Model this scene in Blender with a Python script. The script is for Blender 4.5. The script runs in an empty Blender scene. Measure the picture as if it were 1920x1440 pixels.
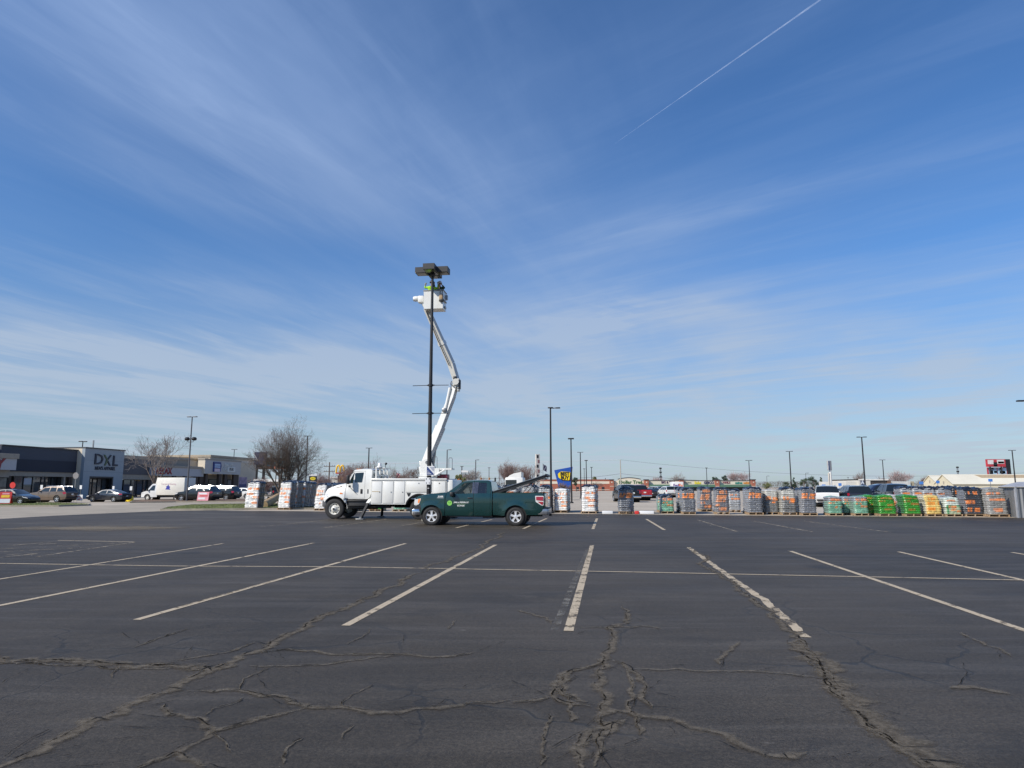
import bpy, bmesh, math, random
from mathutils import Vector, Matrix, Euler, noise as mnoise
from mathutils.geometry import tessellate_polygon

SC = bpy.context.scene
COL = SC.collection
R = math.radians
PI = math.pi
FPX, CAMH = 1300.0, 1.65
PIT = math.atan(193.0 / FPX)
CP, SP = math.cos(PIT), math.sin(PIT)
DV = Vector((0.1305, 0.9914, 0.0))      # direction of the parking stripes (away)
EV = Vector((0.9914, -0.1305, 0.0))     # across the stripes (to the right)
YAW = math.atan2(EV.y, EV.x)


def ray(px, py):
    xc, yc = (px - 960.0) / FPX, -(py - 720.0) / FPX
    return Vector((xc, CP - yc * SP, SP + yc * CP))


def G(px, py, z=0.0):
    d = ray(px, py)
    t = (z - CAMH) / d.z
    return Vector((d.x * t, d.y * t, z))


def AT(px, py, Y):
    d = ray(px, py)
    t = Y / d.y
    return Vector((d.x * t, Y, CAMH + d.z * t))


def ppm(Y):                     # photo pixels per metre at depth Y near the horizon
    return FPX * 1.011 / Y


# ------------------------------------------------------------------ objects
def put(name, data, parent=None, loc=None, rz=0.0):
    o = bpy.data.objects.new(name, data)
    COL.objects.link(o)
    if parent is not None:
        o.parent = parent
    if loc is not None:
        o.location = loc
    if rz:
        o.rotation_euler = (0, 0, rz)
    return o


def tag(o, label=None, cat=None, group=None, kind=None):
    if label:
        o['label'] = label
    if cat:
        o['category'] = cat
    if group:
        o['group'] = group
    if kind:
        o['kind'] = kind
    return o


def thing(name, label, cat, loc=(0, 0, 0), rz=0.0, group=None):
    return tag(put(name, None, None, loc, rz), label, cat, group)


def copy_tree(o, parent=None):
    c = o.copy()
    COL.objects.link(c)
    c.parent = parent
    for ch in [x for x in o.children]:
        copy_tree(ch, c)
    return c


class MB:
    """collects shapes and links them as one mesh object"""

    def __init__(s):
        s.v, s.f, s.m, s.uv = [], [], [], None

    def add(s, vs, fs, mi=0):
        b = len(s.v)
        s.v.extend([tuple(p) for p in vs])
        s.f.extend([tuple(b + i for i in f) for f in fs])
        s.m.extend([mi] * len(fs))
        return s

    def box(s, c, sz, mi=0, rot=None):
        hx, hy, hz = sz[0] / 2, sz[1] / 2, sz[2] / 2
        vs = [Vector((x, y, z)) for x in (-hx, hx) for y in (-hy, hy) for z in (-hz, hz)]
        if rot is not None:
            m = rot if isinstance(rot, Matrix) else Euler(rot).to_matrix()
            vs = [m @ p for p in vs]
        c = Vector(c)
        vs = [p + c for p in vs]
        return s.add(vs, [(0, 1, 3, 2), (4, 6, 7, 5), (0, 4, 5, 1), (2, 3, 7, 6), (0, 2, 6, 4), (1, 5, 7, 3)], mi)

    def rbox(s, c, sz, bev, mi=0, rot=None, seg=2):
        bm = bmesh.new()
        bmesh.ops.create_cube(bm, size=1.0)
        for v in bm.verts:
            v.co = Vector((v.co.x * sz[0], v.co.y * sz[1], v.co.z * sz[2]))
        bmesh.ops.bevel(bm, geom=list(bm.edges), offset=bev, segments=seg, affect='EDGES', profile=0.5)
        m = Matrix.Identity(3) if rot is None else (rot if isinstance(rot, Matrix) else Euler(rot).to_matrix())
        c = Vector(c)
        bm.verts.index_update()
        s.add([m @ v.co + c for v in bm.verts], [[v.index for v in f.verts] for f in bm.faces], mi)
        bm.free()
        return s

    def cyl(s, p0, p1, r0, r1=None, n=12, mi=0, caps=True):
        r1 = r0 if r1 is None else r1
        p0, p1 = Vector(p0), Vector(p1)
        ax = (p1 - p0)
        if ax.length < 1e-6:
            return s
        ax.normalize()
        a = ax.orthogonal().normalized()
        b = ax.cross(a)
        vs = []
        for p, r in ((p0, r0), (p1, r1)):
            for k in range(n):
                t = 2 * PI * k / n
                vs.append(p + (a * math.cos(t) + b * math.sin(t)) * r)
        fs = [(k, (k + 1) % n, n + (k + 1) % n, n + k) for k in range(n)]
        if caps:
            fs += [tuple(range(n - 1, -1, -1)), tuple(range(n, 2 * n))]
        return s.add(vs, fs, mi)

    def tube(s, pts, rad, n=8, mi=0, caps=True):
        pts = [Vector(p) for p in pts]
        rs = rad if isinstance(rad, (list, tuple)) else [rad] * len(pts)
        vs, fs = [], []
        up = None
        for i, p in enumerate(pts):
            t = (pts[min(i + 1, len(pts) - 1)] - pts[max(i - 1, 0)])
            if t.length < 1e-9:
                t = Vector((0, 0, 1))
            t.normalize()
            if up is None:
                up = t.orthogonal().normalized()
            else:
                up = (up - t * up.dot(t))
                up = up.normalized() if up.length > 1e-6 else t.orthogonal().normalized()
            b = t.cross(up)
            for k in range(n):
                a = 2 * PI * k / n
                vs.append(p + (up * math.cos(a) + b * math.sin(a)) * rs[i])
        for i in range(len(pts) - 1):
            for k in range(n):
                k2 = (k + 1) % n
                fs.append((i * n + k, i * n + k2, (i + 1) * n + k2, (i + 1) * n + k))
        if caps:
            fs += [tuple(range(n - 1, -1, -1)), tuple((len(pts) - 1) * n + k for k in range(n))]
        return s.add(vs, fs, mi)

    def lathe(s, prof, o=(0, 0, 0), axis='Y', n=32, mi=0):
        o = Vector(o)
        vs, fs = [], []
        for (r, h) in prof:
            for k in range(n):
                a = 2 * PI * k / n
                c, d = r * math.cos(a), r * math.sin(a)
                p = {'Y': (c, h, d), 'Z': (c, d, h), 'X': (h, c, d)}[axis]
                vs.append(o + Vector(p))
        for i in range(len(prof) - 1):
            for k in range(n):
                k2 = (k + 1) % n
                fs.append((i * n + k, i * n + k2, (i + 1) * n + k2, (i + 1) * n + k))
        return s.add(vs, fs, mi)

    def prism(s, poly, h0, h1, f, mi=0):
        """poly: 2-D outline; f(a, b, h) -> 3-D point"""
        n = len(poly)
        vs = [f(a, b, h0) for a, b in poly] + [f(a, b, h1) for a, b in poly]
        tri = tessellate_polygon([[Vector((a, b, 0)) for a, b in poly]])
        fs = [(k, (k + 1) % n, n + (k + 1) % n, n + k) for k in range(n)]
        fs += [tuple(t) for t in tri] + [tuple(n + i for i in reversed(t)) for t in tri]
        return s.add(vs, fs, mi)

    def quad(s, a, b, c, d, mi=0):
        return s.add([a, b, c, d], [(0, 1, 2, 3)], mi)

    def mesh(s, name, mats, smooth=None):
        me = bpy.data.meshes.new(name)
        me.from_pydata(s.v, [], s.f)
        for m in (mats if isinstance(mats, (list, tuple)) else [mats]):
            me.materials.append(m)
        if len(me.materials) > 1:
            me.polygons.foreach_set('material_index', s.m)
        bm = bmesh.new()
        bm.from_mesh(me)
        bmesh.ops.recalc_face_normals(bm, faces=list(bm.faces))
        bm.to_mesh(me)
        bm.free()
        if smooth is not None:
            me.polygons.foreach_set('use_smooth', [True] * len(me.polygons))
            me.set_sharp_from_angle(angle=R(smooth))
        me.update()
        return me

    def build(s, name, mats, parent=None, loc=None, rz=0.0, smooth=None):
        return put(name, s.mesh(name, mats, smooth), parent, loc, rz)


# ------------------------------------------------------------------ materials
def srgb(r, g, b):
    f = lambda c: (c / 255 / 12.92) if c / 255 <= 0.04045 else ((c / 255 + 0.055) / 1.055) ** 2.4
    return (f(r), f(g), f(b))


class NT:
    def __init__(s, nt):
        s.nt = nt

    def n(s, typ, **kw):
        nd = s.nt.nodes.new(typ)
        for k, v in kw.items():
            if k.startswith('i_'):
                key = k[2:]
                nd.inputs[int(key) if key.isdigit() else key.replace('_', ' ')].default_value = v
            else:
                setattr(nd, k, v)
        return nd

    def l(s, a, b):
        s.nt.links.new(a, b)

    def math(s, op, a, b=None, c=None, clamp=False):
        nd = s.nt.nodes.new('ShaderNodeMath')
        nd.operation = op
        nd.use_clamp = clamp
        for i, x in enumerate((a, b, c)):
            if x is None:
                continue
            if isinstance(x, (int, float)):
                nd.inputs[i].default_value = x
            else:
                s.nt.links.new(x, nd.inputs[i])
        return nd.outputs[0]

    def mix(s, fac, a, b, mode='MIX'):
        nd = s.nt.nodes.new('ShaderNodeMix')
        nd.data_type = 'RGBA'
        nd.blend_type = mode
        for sock, x in ((nd.inputs[0], fac), (nd.inputs[6], a), (nd.inputs[7], b)):
            if isinstance(x, (int, float)):
                sock.default_value = x
            elif isinstance(x, (tuple, list)):
                sock.default_value = tuple(x) + ((1,) if len(x) == 3 else ())
            else:
                s.nt.links.new(x, sock)
        return nd.outputs[2]

    def noise(s, vec, scale, detail=4, rough=0.55, dist=0.0):
        nd = s.n('ShaderNodeTexNoise')
        nd.inputs['Scale'].default_value = scale
        nd.inputs['Detail'].default_value = detail
        nd.inputs['Roughness'].default_value = rough
        nd.inputs['Distortion'].default_value = dist
        if vec is not None:
            s.l(vec, nd.inputs['Vector'])
        return nd.outputs[0]

    def ramp(s, fac, lo, hi, a=0.0, b=1.0):
        nd = s.n('ShaderNodeMapRange')
        nd.interpolation_type = 'SMOOTHSTEP'
        s.l(fac, nd.inputs[0])
        for i, x in zip((1, 2, 3, 4), (lo, hi, a, b)):
            nd.inputs[i].default_value = x
        return nd.outputs[0]

    def scalev(s, vec, sc):
        nd = s.n('ShaderNodeMapping')
        nd.inputs['Scale'].default_value = sc
        s.l(vec, nd.inputs['Vector'])
        return nd.outputs[0]


def newmat(name):
    m = bpy.data.materials.new(name)
    m.use_nodes = True
    nt = m.node_tree
    return m, NT(nt), nt.nodes['Principled BSDF']


MATS = {}


def mat(name, col, rough=0.5, metal=0.0, spec=0.5, coat=0.0, var=0.12, vs=3.0, bump=0.0, bs=30.0, bd=0.01, dirt=None, obj=True):
    """plain procedural material: base colour broken up by two noises, optional bump"""
    if name in MATS:
        return MATS[name]
    m, t, p = newmat(name)
    tc = t.n('ShaderNodeTexCoord')
    vec = tc.outputs['Object' if obj else 'Generated']
    n1 = t.noise(vec, vs, 5, 0.6)
    f = t.ramp(n1, 0.3, 0.7)
    c0 = tuple(max(0, x * (1 - var)) for x in col)
    c1 = tuple(min(1, x * (1 + var)) for x in col)
    c = t.mix(f, c0, c1)
    if dirt:
        n2 = t.noise(vec, vs * 2.7, 6, 0.7)
        c = t.mix(t.ramp(n2, 0.52, 0.75, 0, dirt[1]), c, dirt[0])
    t.l(c, p.inputs['Base Color'])
    rr = t.math('ADD', t.math('MULTIPLY', t.math('SUBTRACT', n1, 0.5), 0.3), rough, clamp=True)
    t.l(rr, p.inputs['Roughness'])
    p.inputs['Metallic'].default_value = metal
    p.inputs['Specular IOR Level'].default_value = spec
    p.inputs['Coat Weight'].default_value = coat
    p.inputs['Coat Roughness'].default_value = 0.06
    if bump:
        b = t.n('ShaderNodeBump')
        b.inputs['Strength'].default_value = bump
        b.inputs['Distance'].default_value = bd
        t.l(t.noise(vec, bs, 5, 0.6), b.inputs['Height'])
        t.l(b.outputs[0], p.inputs['Normal'])
    MATS[name] = m
    return m


def glassmat(name, tint=(0.02, 0.03, 0.03), alpha=1.0, rough=0.03):
    if name in MATS:
        return MATS[name]
    m, t, p = newmat(name)
    p.inputs['Base Color'].default_value = (*tint, 1)
    p.inputs['Roughness'].default_value = rough
    p.inputs['Specular IOR Level'].default_value = 0.6
    p.inputs['Coat Weight'].default_value = 0.4
    p.inputs['Coat Roughness'].default_value = 0.02
    if alpha < 1:
        tr = t.n('ShaderNodeBsdfTransparent')
        tr.inputs[0].default_value = (0.75, 0.82, 0.80, 1)
        mx = t.n('ShaderNodeMixShader')
        mx.inputs[0].default_value = alpha
        t.l(tr.outputs[0], mx.inputs[1])
        t.l(p.outputs[0], mx.inputs[2])
        t.l(mx.outputs[0], t.nt.nodes['Material Output'].inputs['Surface'])
    MATS[name] = m
    return m


def text_mesh(body, size, ext=0.004, bold=0.0, align='CENTER', space=1.0):
    cu = bpy.data.curves.new('lettering', 'FONT')
    cu.body = body
    cu.size = size
    cu.extrude = ext
    cu.offset = bold
    cu.align_x = align
    cu.align_y = 'CENTER'
    cu.space_character = space
    cu.resolution_u = 2
    o = bpy.data.objects.new('lettering', cu)
    COL.objects.link(o)
    dg = bpy.context.evaluated_depsgraph_get()
    me = bpy.data.meshes.new_from_object(o.evaluated_get(dg))
    bpy.data.objects.remove(o)
    bpy.data.curves.remove(cu)
    return me


def text(name, body, size, m, parent, loc, xdir, ydir, ext=0.01, bold=0.0, sx=1.0, space=1.0):
    """lettering whose reading direction is xdir and whose up is ydir, in parent space"""
    me = text_mesh(body, size, ext, bold, space=space)
    x, y = Vector(xdir).normalized(), Vector(ydir).normalized()
    z = x.cross(y)
    M = Matrix((x, y, z)).transposed()
    loc = Vector(loc)
    for v in me.vertices:
        v.co = M @ Vector((v.co.x * sx, v.co.y, v.co.z)) + loc
    me.materials.clear()
    me.materials.append(m)
    return put(name, me, parent)


def smooth(x, a, b):
    t = min(1, max(0, (x - a) / (b - a))) if a != b else float(x > a)
    return t * t * (3 - 2 * t)


# ------------------------------------------------------------------ colours used by many things
M_TYRE = mat('tyre_rubber', (0.018, 0.018, 0.019), 0.75, var=0.25, vs=8, dirt=((0.06, 0.055, 0.05), 0.5))
M_RIM = mat('rim_silver', (0.62, 0.63, 0.64), 0.28, metal=0.85, var=0.08)
M_BLACK = mat('black_plastic', (0.014, 0.014, 0.016), 0.5, var=0.2)
M_UNDER = mat('underbody_black', (0.008, 0.008, 0.008), 0.8)
M_CHROME = mat('chrome', (0.75, 0.75, 0.76), 0.14, metal=1.0, var=0.05)
M_GLASS = glassmat('dark_car_glass', (0.012, 0.016, 0.018))
M_LAMP = glassmat('clear_lamp_glass', (0.55, 0.55, 0.55), rough=0.12)
M_AMBER = glassmat('amber_lamp_glass', (0.75, 0.22, 0.04), rough=0.15)
M_RED = glassmat('red_lamp_glass', (0.36, 0.012, 0.03), rough=0.12)
M_POLE = mat('dark_bronze_pole', (0.014, 0.013, 0.014), 0.45, var=0.2, vs=2)
M_POLEG = mat('grey_steel_pole', (0.10, 0.10, 0.11), 0.5, metal=0.3, var=0.15)
M_WHITE = mat('white_paint', (0.72, 0.72, 0.70), 0.35, coat=0.2, var=0.04, vs=2, dirt=((0.5, 0.48, 0.43), 0.35))
M_WOODP = mat('pallet_wood', (0.36, 0.25, 0.15), 0.8, var=0.3, vs=12)
M_BARK = mat('bare_bark', (0.15, 0.115, 0.095), 0.9, var=0.25, vs=6)
M_TWIG = mat('bare_twigs', (0.16, 0.115, 0.10), 0.9, var=0.2, vs=2)
# ================================================================== camera, sun, sky
cam = bpy.data.cameras.new('camera')
cam.sensor_width = 36
cam.lens = 36 * FPX / 1920
cam.clip_start = 0.1
cam.clip_end = 30000
co = put('camera', cam, None, (0, 0, CAMH))
co.rotation_euler = (PI / 2 + PIT, 0, 0)
SC.camera = co

SUN_EL = 37.0
SUN_H = Vector((-0.80, -0.60, 0)).normalized()
SUN_DIR = Vector((SUN_H.x * math.cos(R(SUN_EL)), SUN_H.y * math.cos(R(SUN_EL)), math.sin(R(SUN_EL))))
sd = bpy.data.lights.new('sun', 'SUN')
sd.energy = 4.9
sd.angle = R(0.53)
sd.color = (1.0, 0.93, 0.82)
so = put('sun', sd, None, (0, 0, 60))
so.rotation_euler = (-SUN_DIR).to_track_quat('-Z', 'Y').to_euler()

W = bpy.data.worlds.new('World')
SC.world = W
W.use_nodes = True
t = NT(W.node_tree)
bg = W.node_tree.nodes['Background']
bg.inputs['Strength'].default_value = 0.122
sky = t.n('ShaderNodeTexSky')
sky.sky_type = 'NISHITA'
sky.sun_disc = False
sky.sun_elevation = R(SUN_EL)
sky.sun_rotation = math.atan2(SUN_H.x, SUN_H.y)
sky.altitude = 200
sky.air_density = 1.0
sky.dust_density = 0.6
sky.ozone_density = 3.0
tc = t.n('ShaderNodeTexCoord')
sep = t.n('ShaderNodeSeparateXYZ')
t.l(tc.outputs['Generated'], sep.inputs[0])
zc = t.math('MAXIMUM', sep.outputs[2], 0.015)
u = t.math('DIVIDE', sep.outputs[0], zc)
v = t.math('DIVIDE', sep.outputs[1], zc)


def plane(ax, ay, sx, sy, warp=0.0, off=(0, 0)):
    """coordinates on the cloud layer: along (ax, ay) scaled sx, across it scaled sy"""
    al = t.math('ADD', t.math('MULTIPLY', u, ax * sx), t.math('MULTIPLY', v, ay * sx))
    ac = t.math('ADD', t.math('MULTIPLY', u, -ay * sy), t.math('MULTIPLY', v, ax * sy))
    c = t.n('ShaderNodeCombineXYZ')
    t.l(t.math('ADD', al, off[0]), c.inputs[0])
    t.l(t.math('ADD', ac, off[1]), c.inputs[1])
    if not warp:
        return c.outputs[0]
    n = t.n('ShaderNodeTexNoise')
    n.inputs['Scale'].default_value = 0.9
    n.inputs['Detail'].default_value = 3
    t.l(c.outputs[0], n.inputs['Vector'])
    va = t.n('ShaderNodeVectorMath', operation='MULTIPLY_ADD')
    t.l(n.outputs[1], va.inputs[0])
    va.inputs[1].default_value = (warp, warp, warp)
    t.l(c.outputs[0], va.inputs[2])
    return va.outputs[0]


def blob(cu, cv, ru, rv, ang=0.0):
    """soft elliptical patch of the cloud layer"""
    ca, sa = math.cos(ang), math.sin(ang)
    du, dv = t.math('SUBTRACT', u, cu), t.math('SUBTRACT', v, cv)
    a = t.math('ADD', t.math('MULTIPLY', du, ca / ru), t.math('MULTIPLY', dv, sa / ru))
    b = t.math('ADD', t.math('MULTIPLY', du, -sa / rv), t.math('MULTIPLY', dv, ca / rv))
    r2 = t.math('ADD', t.math('MULTIPLY', a, a), t.math('MULTIPLY', b, b))
    return t.math('POWER', 2.718, t.math('MULTIPLY', r2, -1.0))


def add(*xs):
    r = xs[0]
    for x in xs[1:]:
        r = t.math('ADD', r, x)
    return r


mul = lambda a, b: t.math('MULTIPLY', a, b)
leftm = t.ramp(u, -0.9, 0.9, 1.0, 0.0)
rightm = t.math('SUBTRACT', 1.0, leftm)
# streaks that run away to the right on the left side, away to the left on the right side
sa = t.noise(plane(0.36, 0.93, 0.38, 1.35, 1.0), 1.0, 5, 0.52)
sb = t.noise(plane(-0.74, 0.67, 0.34, 1.45, 1.0, (5.3, 2.2)), 1.0, 5, 0.54)
soft = t.noise(plane(0.3, 0.95, 0.40, 0.70, 1.0, (9.1, 4.0)), 1.0, 4, 0.5)
fine = t.noise(plane(0.30, 0.95, 0.9, 4.2, 1.5, (2.0, 7.0)), 1.0, 5, 0.62)
fineb = t.noise(plane(-0.74, 0.67, 0.8, 4.0, 1.5, (7.0, 1.0)), 1.0, 5, 0.62)
A = mul(t.ramp(sa, 0.36, 0.76), leftm)
B = mul(t.ramp(sb, 0.38, 0.78), rightm)
S = t.ramp(soft, 0.36, 0.74)
FN = add(mul(t.ramp(fine, 0.36, 0.80), leftm), mul(t.ramp(fineb, 0.36, 0.80), rightm))
veil = add(mul(blob(-0.80, 1.55, 0.60, 0.85, -0.36), 0.54),      # broad veil upper left
           mul(blob(-0.1, 2.35, 0.7, 0.5, 0.6), 0.34),
           mul(blob(0.62, 4.15, 1.0, 0.9), 0.55),              # pale patch right of the boom
           mul(blob(-3.3, 5.0, 1.7, 1.4, 0.8), 0.50),            # streaks low on the left
           mul(blob(-2.1, 6.4, 3.4, 2.1, 0.1), 0.50),
           mul(blob(2.6, 6.2, 3.2, 1.9, 0.0), 0.34),
           mul(blob(1.15, 2.15, 0.80, 0.12, -0.62), 0.22),
           mul(blob(0.75, 2.45, 0.6, 0.35, -0.6), 0.20),
           mul(blob(1.9, 3.35, 1.3, 0.20, -0.75), 0.20))
hor = t.ramp(sep.outputs[2], 0.02, 0.40, 1.0, 0.0)
hor2 = mul(hor, hor)
clear = add(mul(blob(-1.35, 2.62, 0.30, 1.0, -0.65), 0.9), mul(blob(1.65, 2.2, 0.5, 0.5), 0.55), mul(blob(-0.65, 3.0, 0.28, 0.65, -0.5), 0.6))
tex = add(0.36, mul(A, 0.50), mul(B, 0.50), mul(S, 0.42), mul(FN, 0.32))
fac = t.math('MULTIPLY', veil, tex)
fac = add(fac, add(mul(A, 0.13), mul(B, 0.15), mul(S, 0.10), mul(FN, 0.12)))
fac = mul(fac, t.math('SUBTRACT', 1.0, mul(clear, 0.75)))
fac = add(fac, mul(hor2, add(0.40, mul(S, 0.45), mul(FN, 0.12))))
wisp = mul(mul(t.ramp(t.noise(plane(0.80, 0.60, 1.2, 2.2, 1.9, (3.0, 3.0)), 1.0, 5, 0.55), 0.42, 0.75), blob(0.55, 4.15, 0.36, 0.6, 0.4)), 0.60)
fac = t.math('MINIMUM', add(fac, wisp), 0.85)
cloudcol = t.mix(t.ramp(sep.outputs[2], 0.0, 0.55), (3.95, 4.65, 5.5), (2.45, 3.55, 5.9))
tint = t.mix(1.0, sky.outputs[0], t.mix(t.ramp(sep.outputs[2], 0.0, 0.34, 0.0, 1.0), (0.60, 0.735, 0.87), (0.55, 0.85, 1.15)), 'MULTIPLY')
final = t.mix(fac, tint, cloudcol)
t.l(final, bg.inputs['Color'])

W.cycles.sampling_method = 'MANUAL'
W.cycles.sample_map_resolution = 256
SC.view_settings.view_transform = 'Standard'
SC.view_settings.look = 'None'
SC.view_settings.exposure = 0.0
SC.view_settings.gamma = 1.0
SC.render.filter_size = 0.95
SC.cycles.max_bounces = 6
SC.cycles.transparent_max_bounces = 12
SC.cycles.caustics_reflective = False
SC.cycles.caustics_refractive = False

# contrail: a long thin tapering streamer high above
c0, c1 = ray(1153, 269).normalized(), ray(1560, -16).normalized()
hgt = 7000.0
pa, pb = c0 * (hgt / c0.z) , c1 * (hgt / c1.z)
mb = MB()
NSEG = 60
pts, rad = [], []
for i in range(NSEG + 1):
    k = i / NSEG
    pts.append(pa.lerp(pb, k))
    rad.append((1.0 + 10.5 * k) * (1 + 0.25 * mnoise.noise(Vector((k * 40, 1.3, 0)))))
mb.tube(pts, rad, 8)
m, tt, p = newmat('contrail_ice')
em = tt.n('ShaderNodeBsdfTranslucent')
em.inputs[0].default_value = (0.9, 0.92, 0.95, 1)
df = tt.n('ShaderNodeBsdfDiffuse')
df.inputs[0].default_value = (0.9, 0.92, 0.95, 1)
ad = tt.n('ShaderNodeAddShader')
tt.l(em.outputs[0], ad.inputs[0])
tt.l(df.outputs[0], ad.inputs[1])
tr = tt.n('ShaderNodeBsdfTransparent')
mx = tt.n('ShaderNodeMixShader')
nz = tt.noise(tt.n('ShaderNodeTexCoord').outputs['Object'], 0.004, 4)
tt.l(tt.ramp(nz, 0.2, 0.8, 0.03, 0.12), mx.inputs[0])
tt.l(tr.outputs[0], mx.inputs[1])
tt.l(ad.outputs[0], mx.inputs[2])
tt.l(mx.outputs[0], tt.nt.nodes['Material Output'].inputs['Surface'])
tag(mb.build('contrail', m, smooth=60), 'thin straight white contrail crossing the upper right sky', 'contrail')
# ================================================================== ground, parking lot, markings, cracks
def sheet(pts, z):
    mb = MB()
    tri = tessellate_polygon([[Vector((p.x, p.y, 0)) for p in pts]])
    mb.add([(p.x, p.y, z) for p in pts], [tuple(x) for x in tri])
    return mb


def flat_up(me):
    for p in me.polygons:
        if p.normal.z < 0:
            p.flip()
    me.update()
    return me


# --- old sun-bleached asphalt everywhere (roads, far lots)
m_old, t, p = newmat('old_pale_asphalt')
tc = t.n('ShaderNodeTexCoord').outputs['Object']
n1, n2 = t.noise(tc, 0.08, 6, 0.6), t.noise(tc, 3.0, 6, 0.7)
c = t.mix(t.ramp(n1, 0.35, 0.65), (0.41, 0.355, 0.285), (0.52, 0.455, 0.37))
c = t.mix(t.ramp(n2, 0.3, 0.7, 0, 0.35), c, (0.30, 0.265, 0.225))
st = t.noise(t.scalev(tc, (0.02, 0.5, 1)), 1.0, 4)
c = t.mix(t.ramp(st, 0.5, 0.75, 0, 0.4), c, (0.24, 0.22, 0.19))
t.l(c, p.inputs['Base Color'])
p.inputs['Roughness'].default_value = 0.9
p.inputs['Specular IOR Level'].default_value = 0.25
mb = MB()
mb.add([(-9000, -200, 0), (9000, -200, 0), (9000, 9000, 0), (-9000, 9000, 0)], [(0, 1, 2, 3)])
me = flat_up(mb.mesh('ground', m_old))
tag(put('ground', me), 'pale sun bleached asphalt ground reaching to the horizon', None, None, 'structure')

# --- dark sealed lot
m_lot, t, p = newmat('sealed_dark_asphalt')
tc = t.n('ShaderNodeTexCoord').outputs['Object']
sx = t.n('ShaderNodeSeparateXYZ')
t.l(tc, sx.inputs[0])
big = t.noise(tc, 0.10, 5, 0.6)
mid = t.noise(tc, 0.55, 6, 0.65, 0.6)
grain = t.noise(tc, 90.0, 3, 0.8)
grain2 = t.noise(tc, 28.0, 5, 0.75)
stv = t.n('ShaderNodeMapping')
stv.inputs['Rotation'].default_value = (0, 0, 0.16)
stv.inputs['Scale'].default_value = (0.22, 2.0, 1)
t.l(tc, stv.inputs['Vector'])
streak = t.noise(stv.outputs[0], 1.0, 8, 0.70, 0.6)
c = t.mix(t.ramp(big, 0.36, 0.64), (0.040, 0.0325, 0.0235), (0.068, 0.0555, 0.0410))
c = t.mix(t.ramp(mid, 0.42, 0.75, 0, 0.55), c, (0.080, 0.066, 0.050))
c = t.mix(t.ramp(streak, 0.46, 0.74, 0, 0.6), c, (0.096, 0.080, 0.061))
gw = t.ramp(grain2, 0.32, 0.72, 0.72, 1.30)
c = t.mix(1.0, c, t.n('ShaderNodeCombineColor').outputs[0], 'MULTIPLY') if False else c
gm = t.math('MULTIPLY', gw, t.ramp(grain, 0.25, 0.75, 0.45, 1.55))
cm = t.n('ShaderNodeVectorMath', operation='SCALE')
t.l(c, cm.inputs[0])
t.l(gm, cm.inputs[3])
c = cm.outputs[0]
# oil drips and small dark blots
vd = t.n('ShaderNodeTexVoronoi')
vd.inputs['Scale'].default_value = 0.42
t.l(tc, vd.inputs['Vector'])
drip = t.math('MULTIPLY', t.ramp(t.math('ADD', vd.outputs['Distance'], t.math('MULTIPLY', t.math('SUBTRACT', mid, 0.5), 0.5)), 0.04, 0.16, 1, 0), t.ramp(t.noise(tc, 0.21, 2), 0.48, 0.6))
c = t.mix(t.math('MULTIPLY', drip, 0.55), c, (0.016, 0.014, 0.012))
# pale stone specks
vo = t.n('ShaderNodeTexVoronoi')
vo.inputs['Scale'].default_value = 55.0
t.l(tc, vo.inputs['Vector'])
speck = t.math('MULTIPLY', t.ramp(vo.outputs['Distance'], 0.10, 0.22, 1, 0), t.ramp(grain2, 0.55, 0.7))
c = t.mix(t.math('MULTIPLY', speck, 0.45), c, (0.17, 0.16, 0.15))
vf = t.n('ShaderNodeTexVoronoi')
vf.inputs['Scale'].default_value = 2.6
t.l(t.scalev(tc, (0.6, 1.3, 1)), vf.inputs['Vector'])
fleck = t.math('MULTIPLY', t.ramp(vf.outputs['Distance'], 0.03, 0.10, 1, 0), t.ramp(t.noise(tc, 1.1, 5, 0.7), 0.54, 0.64))
c = t.mix(t.math('MULTIPLY', fleck, 0.6), c, (0.20, 0.18, 0.155))
# fine hairline cracking: warped cells, only in patches of the nearer lot
wv = t.n('ShaderNodeTexNoise')
wv.inputs['Scale'].default_value = 0.9
wv.inputs['Detail'].default_value = 4
wv.inputs['Roughness'].default_value = 0.55
t.l(tc, wv.inputs['Vector'])
wa = t.n('ShaderNodeVectorMath', operation='MULTIPLY_ADD')
t.l(wv.outputs[1], wa.inputs[0])
wa.inputs[1].default_value = (1.1, 1.1, 0)
t.l(tc, wa.inputs[2])
ve = t.n('ShaderNodeTexVoronoi', feature='DISTANCE_TO_EDGE')
ve.inputs['Scale'].default_value = 0.48
t.l(wa.outputs[0], ve.inputs['Vector'])
patch = t.math('MULTIPLY', t.ramp(t.noise(tc, 0.33, 3), 0.42, 0.58), t.ramp(sx.outputs[1], 5, 15, 1.0, 0.0))
edge = t.math('MULTIPLY', t.ramp(ve.outputs['Distance'], 0.004, 0.011, 1, 0), patch)
edge2 = t.math('MULTIPLY', t.ramp(ve.outputs['Distance'], 0.012, 0.05, 1, 0), t.math('MULTIPLY', patch, t.ramp(mid, 0.45, 0.6)))
c = t.mix(t.math('MULTIPLY', edge2, 0.35), c, (0.085, 0.078, 0.068))
c = t.mix(t.math('MULTIPLY', edge, 0.7), c, (0.020, 0.019, 0.018))
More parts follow.
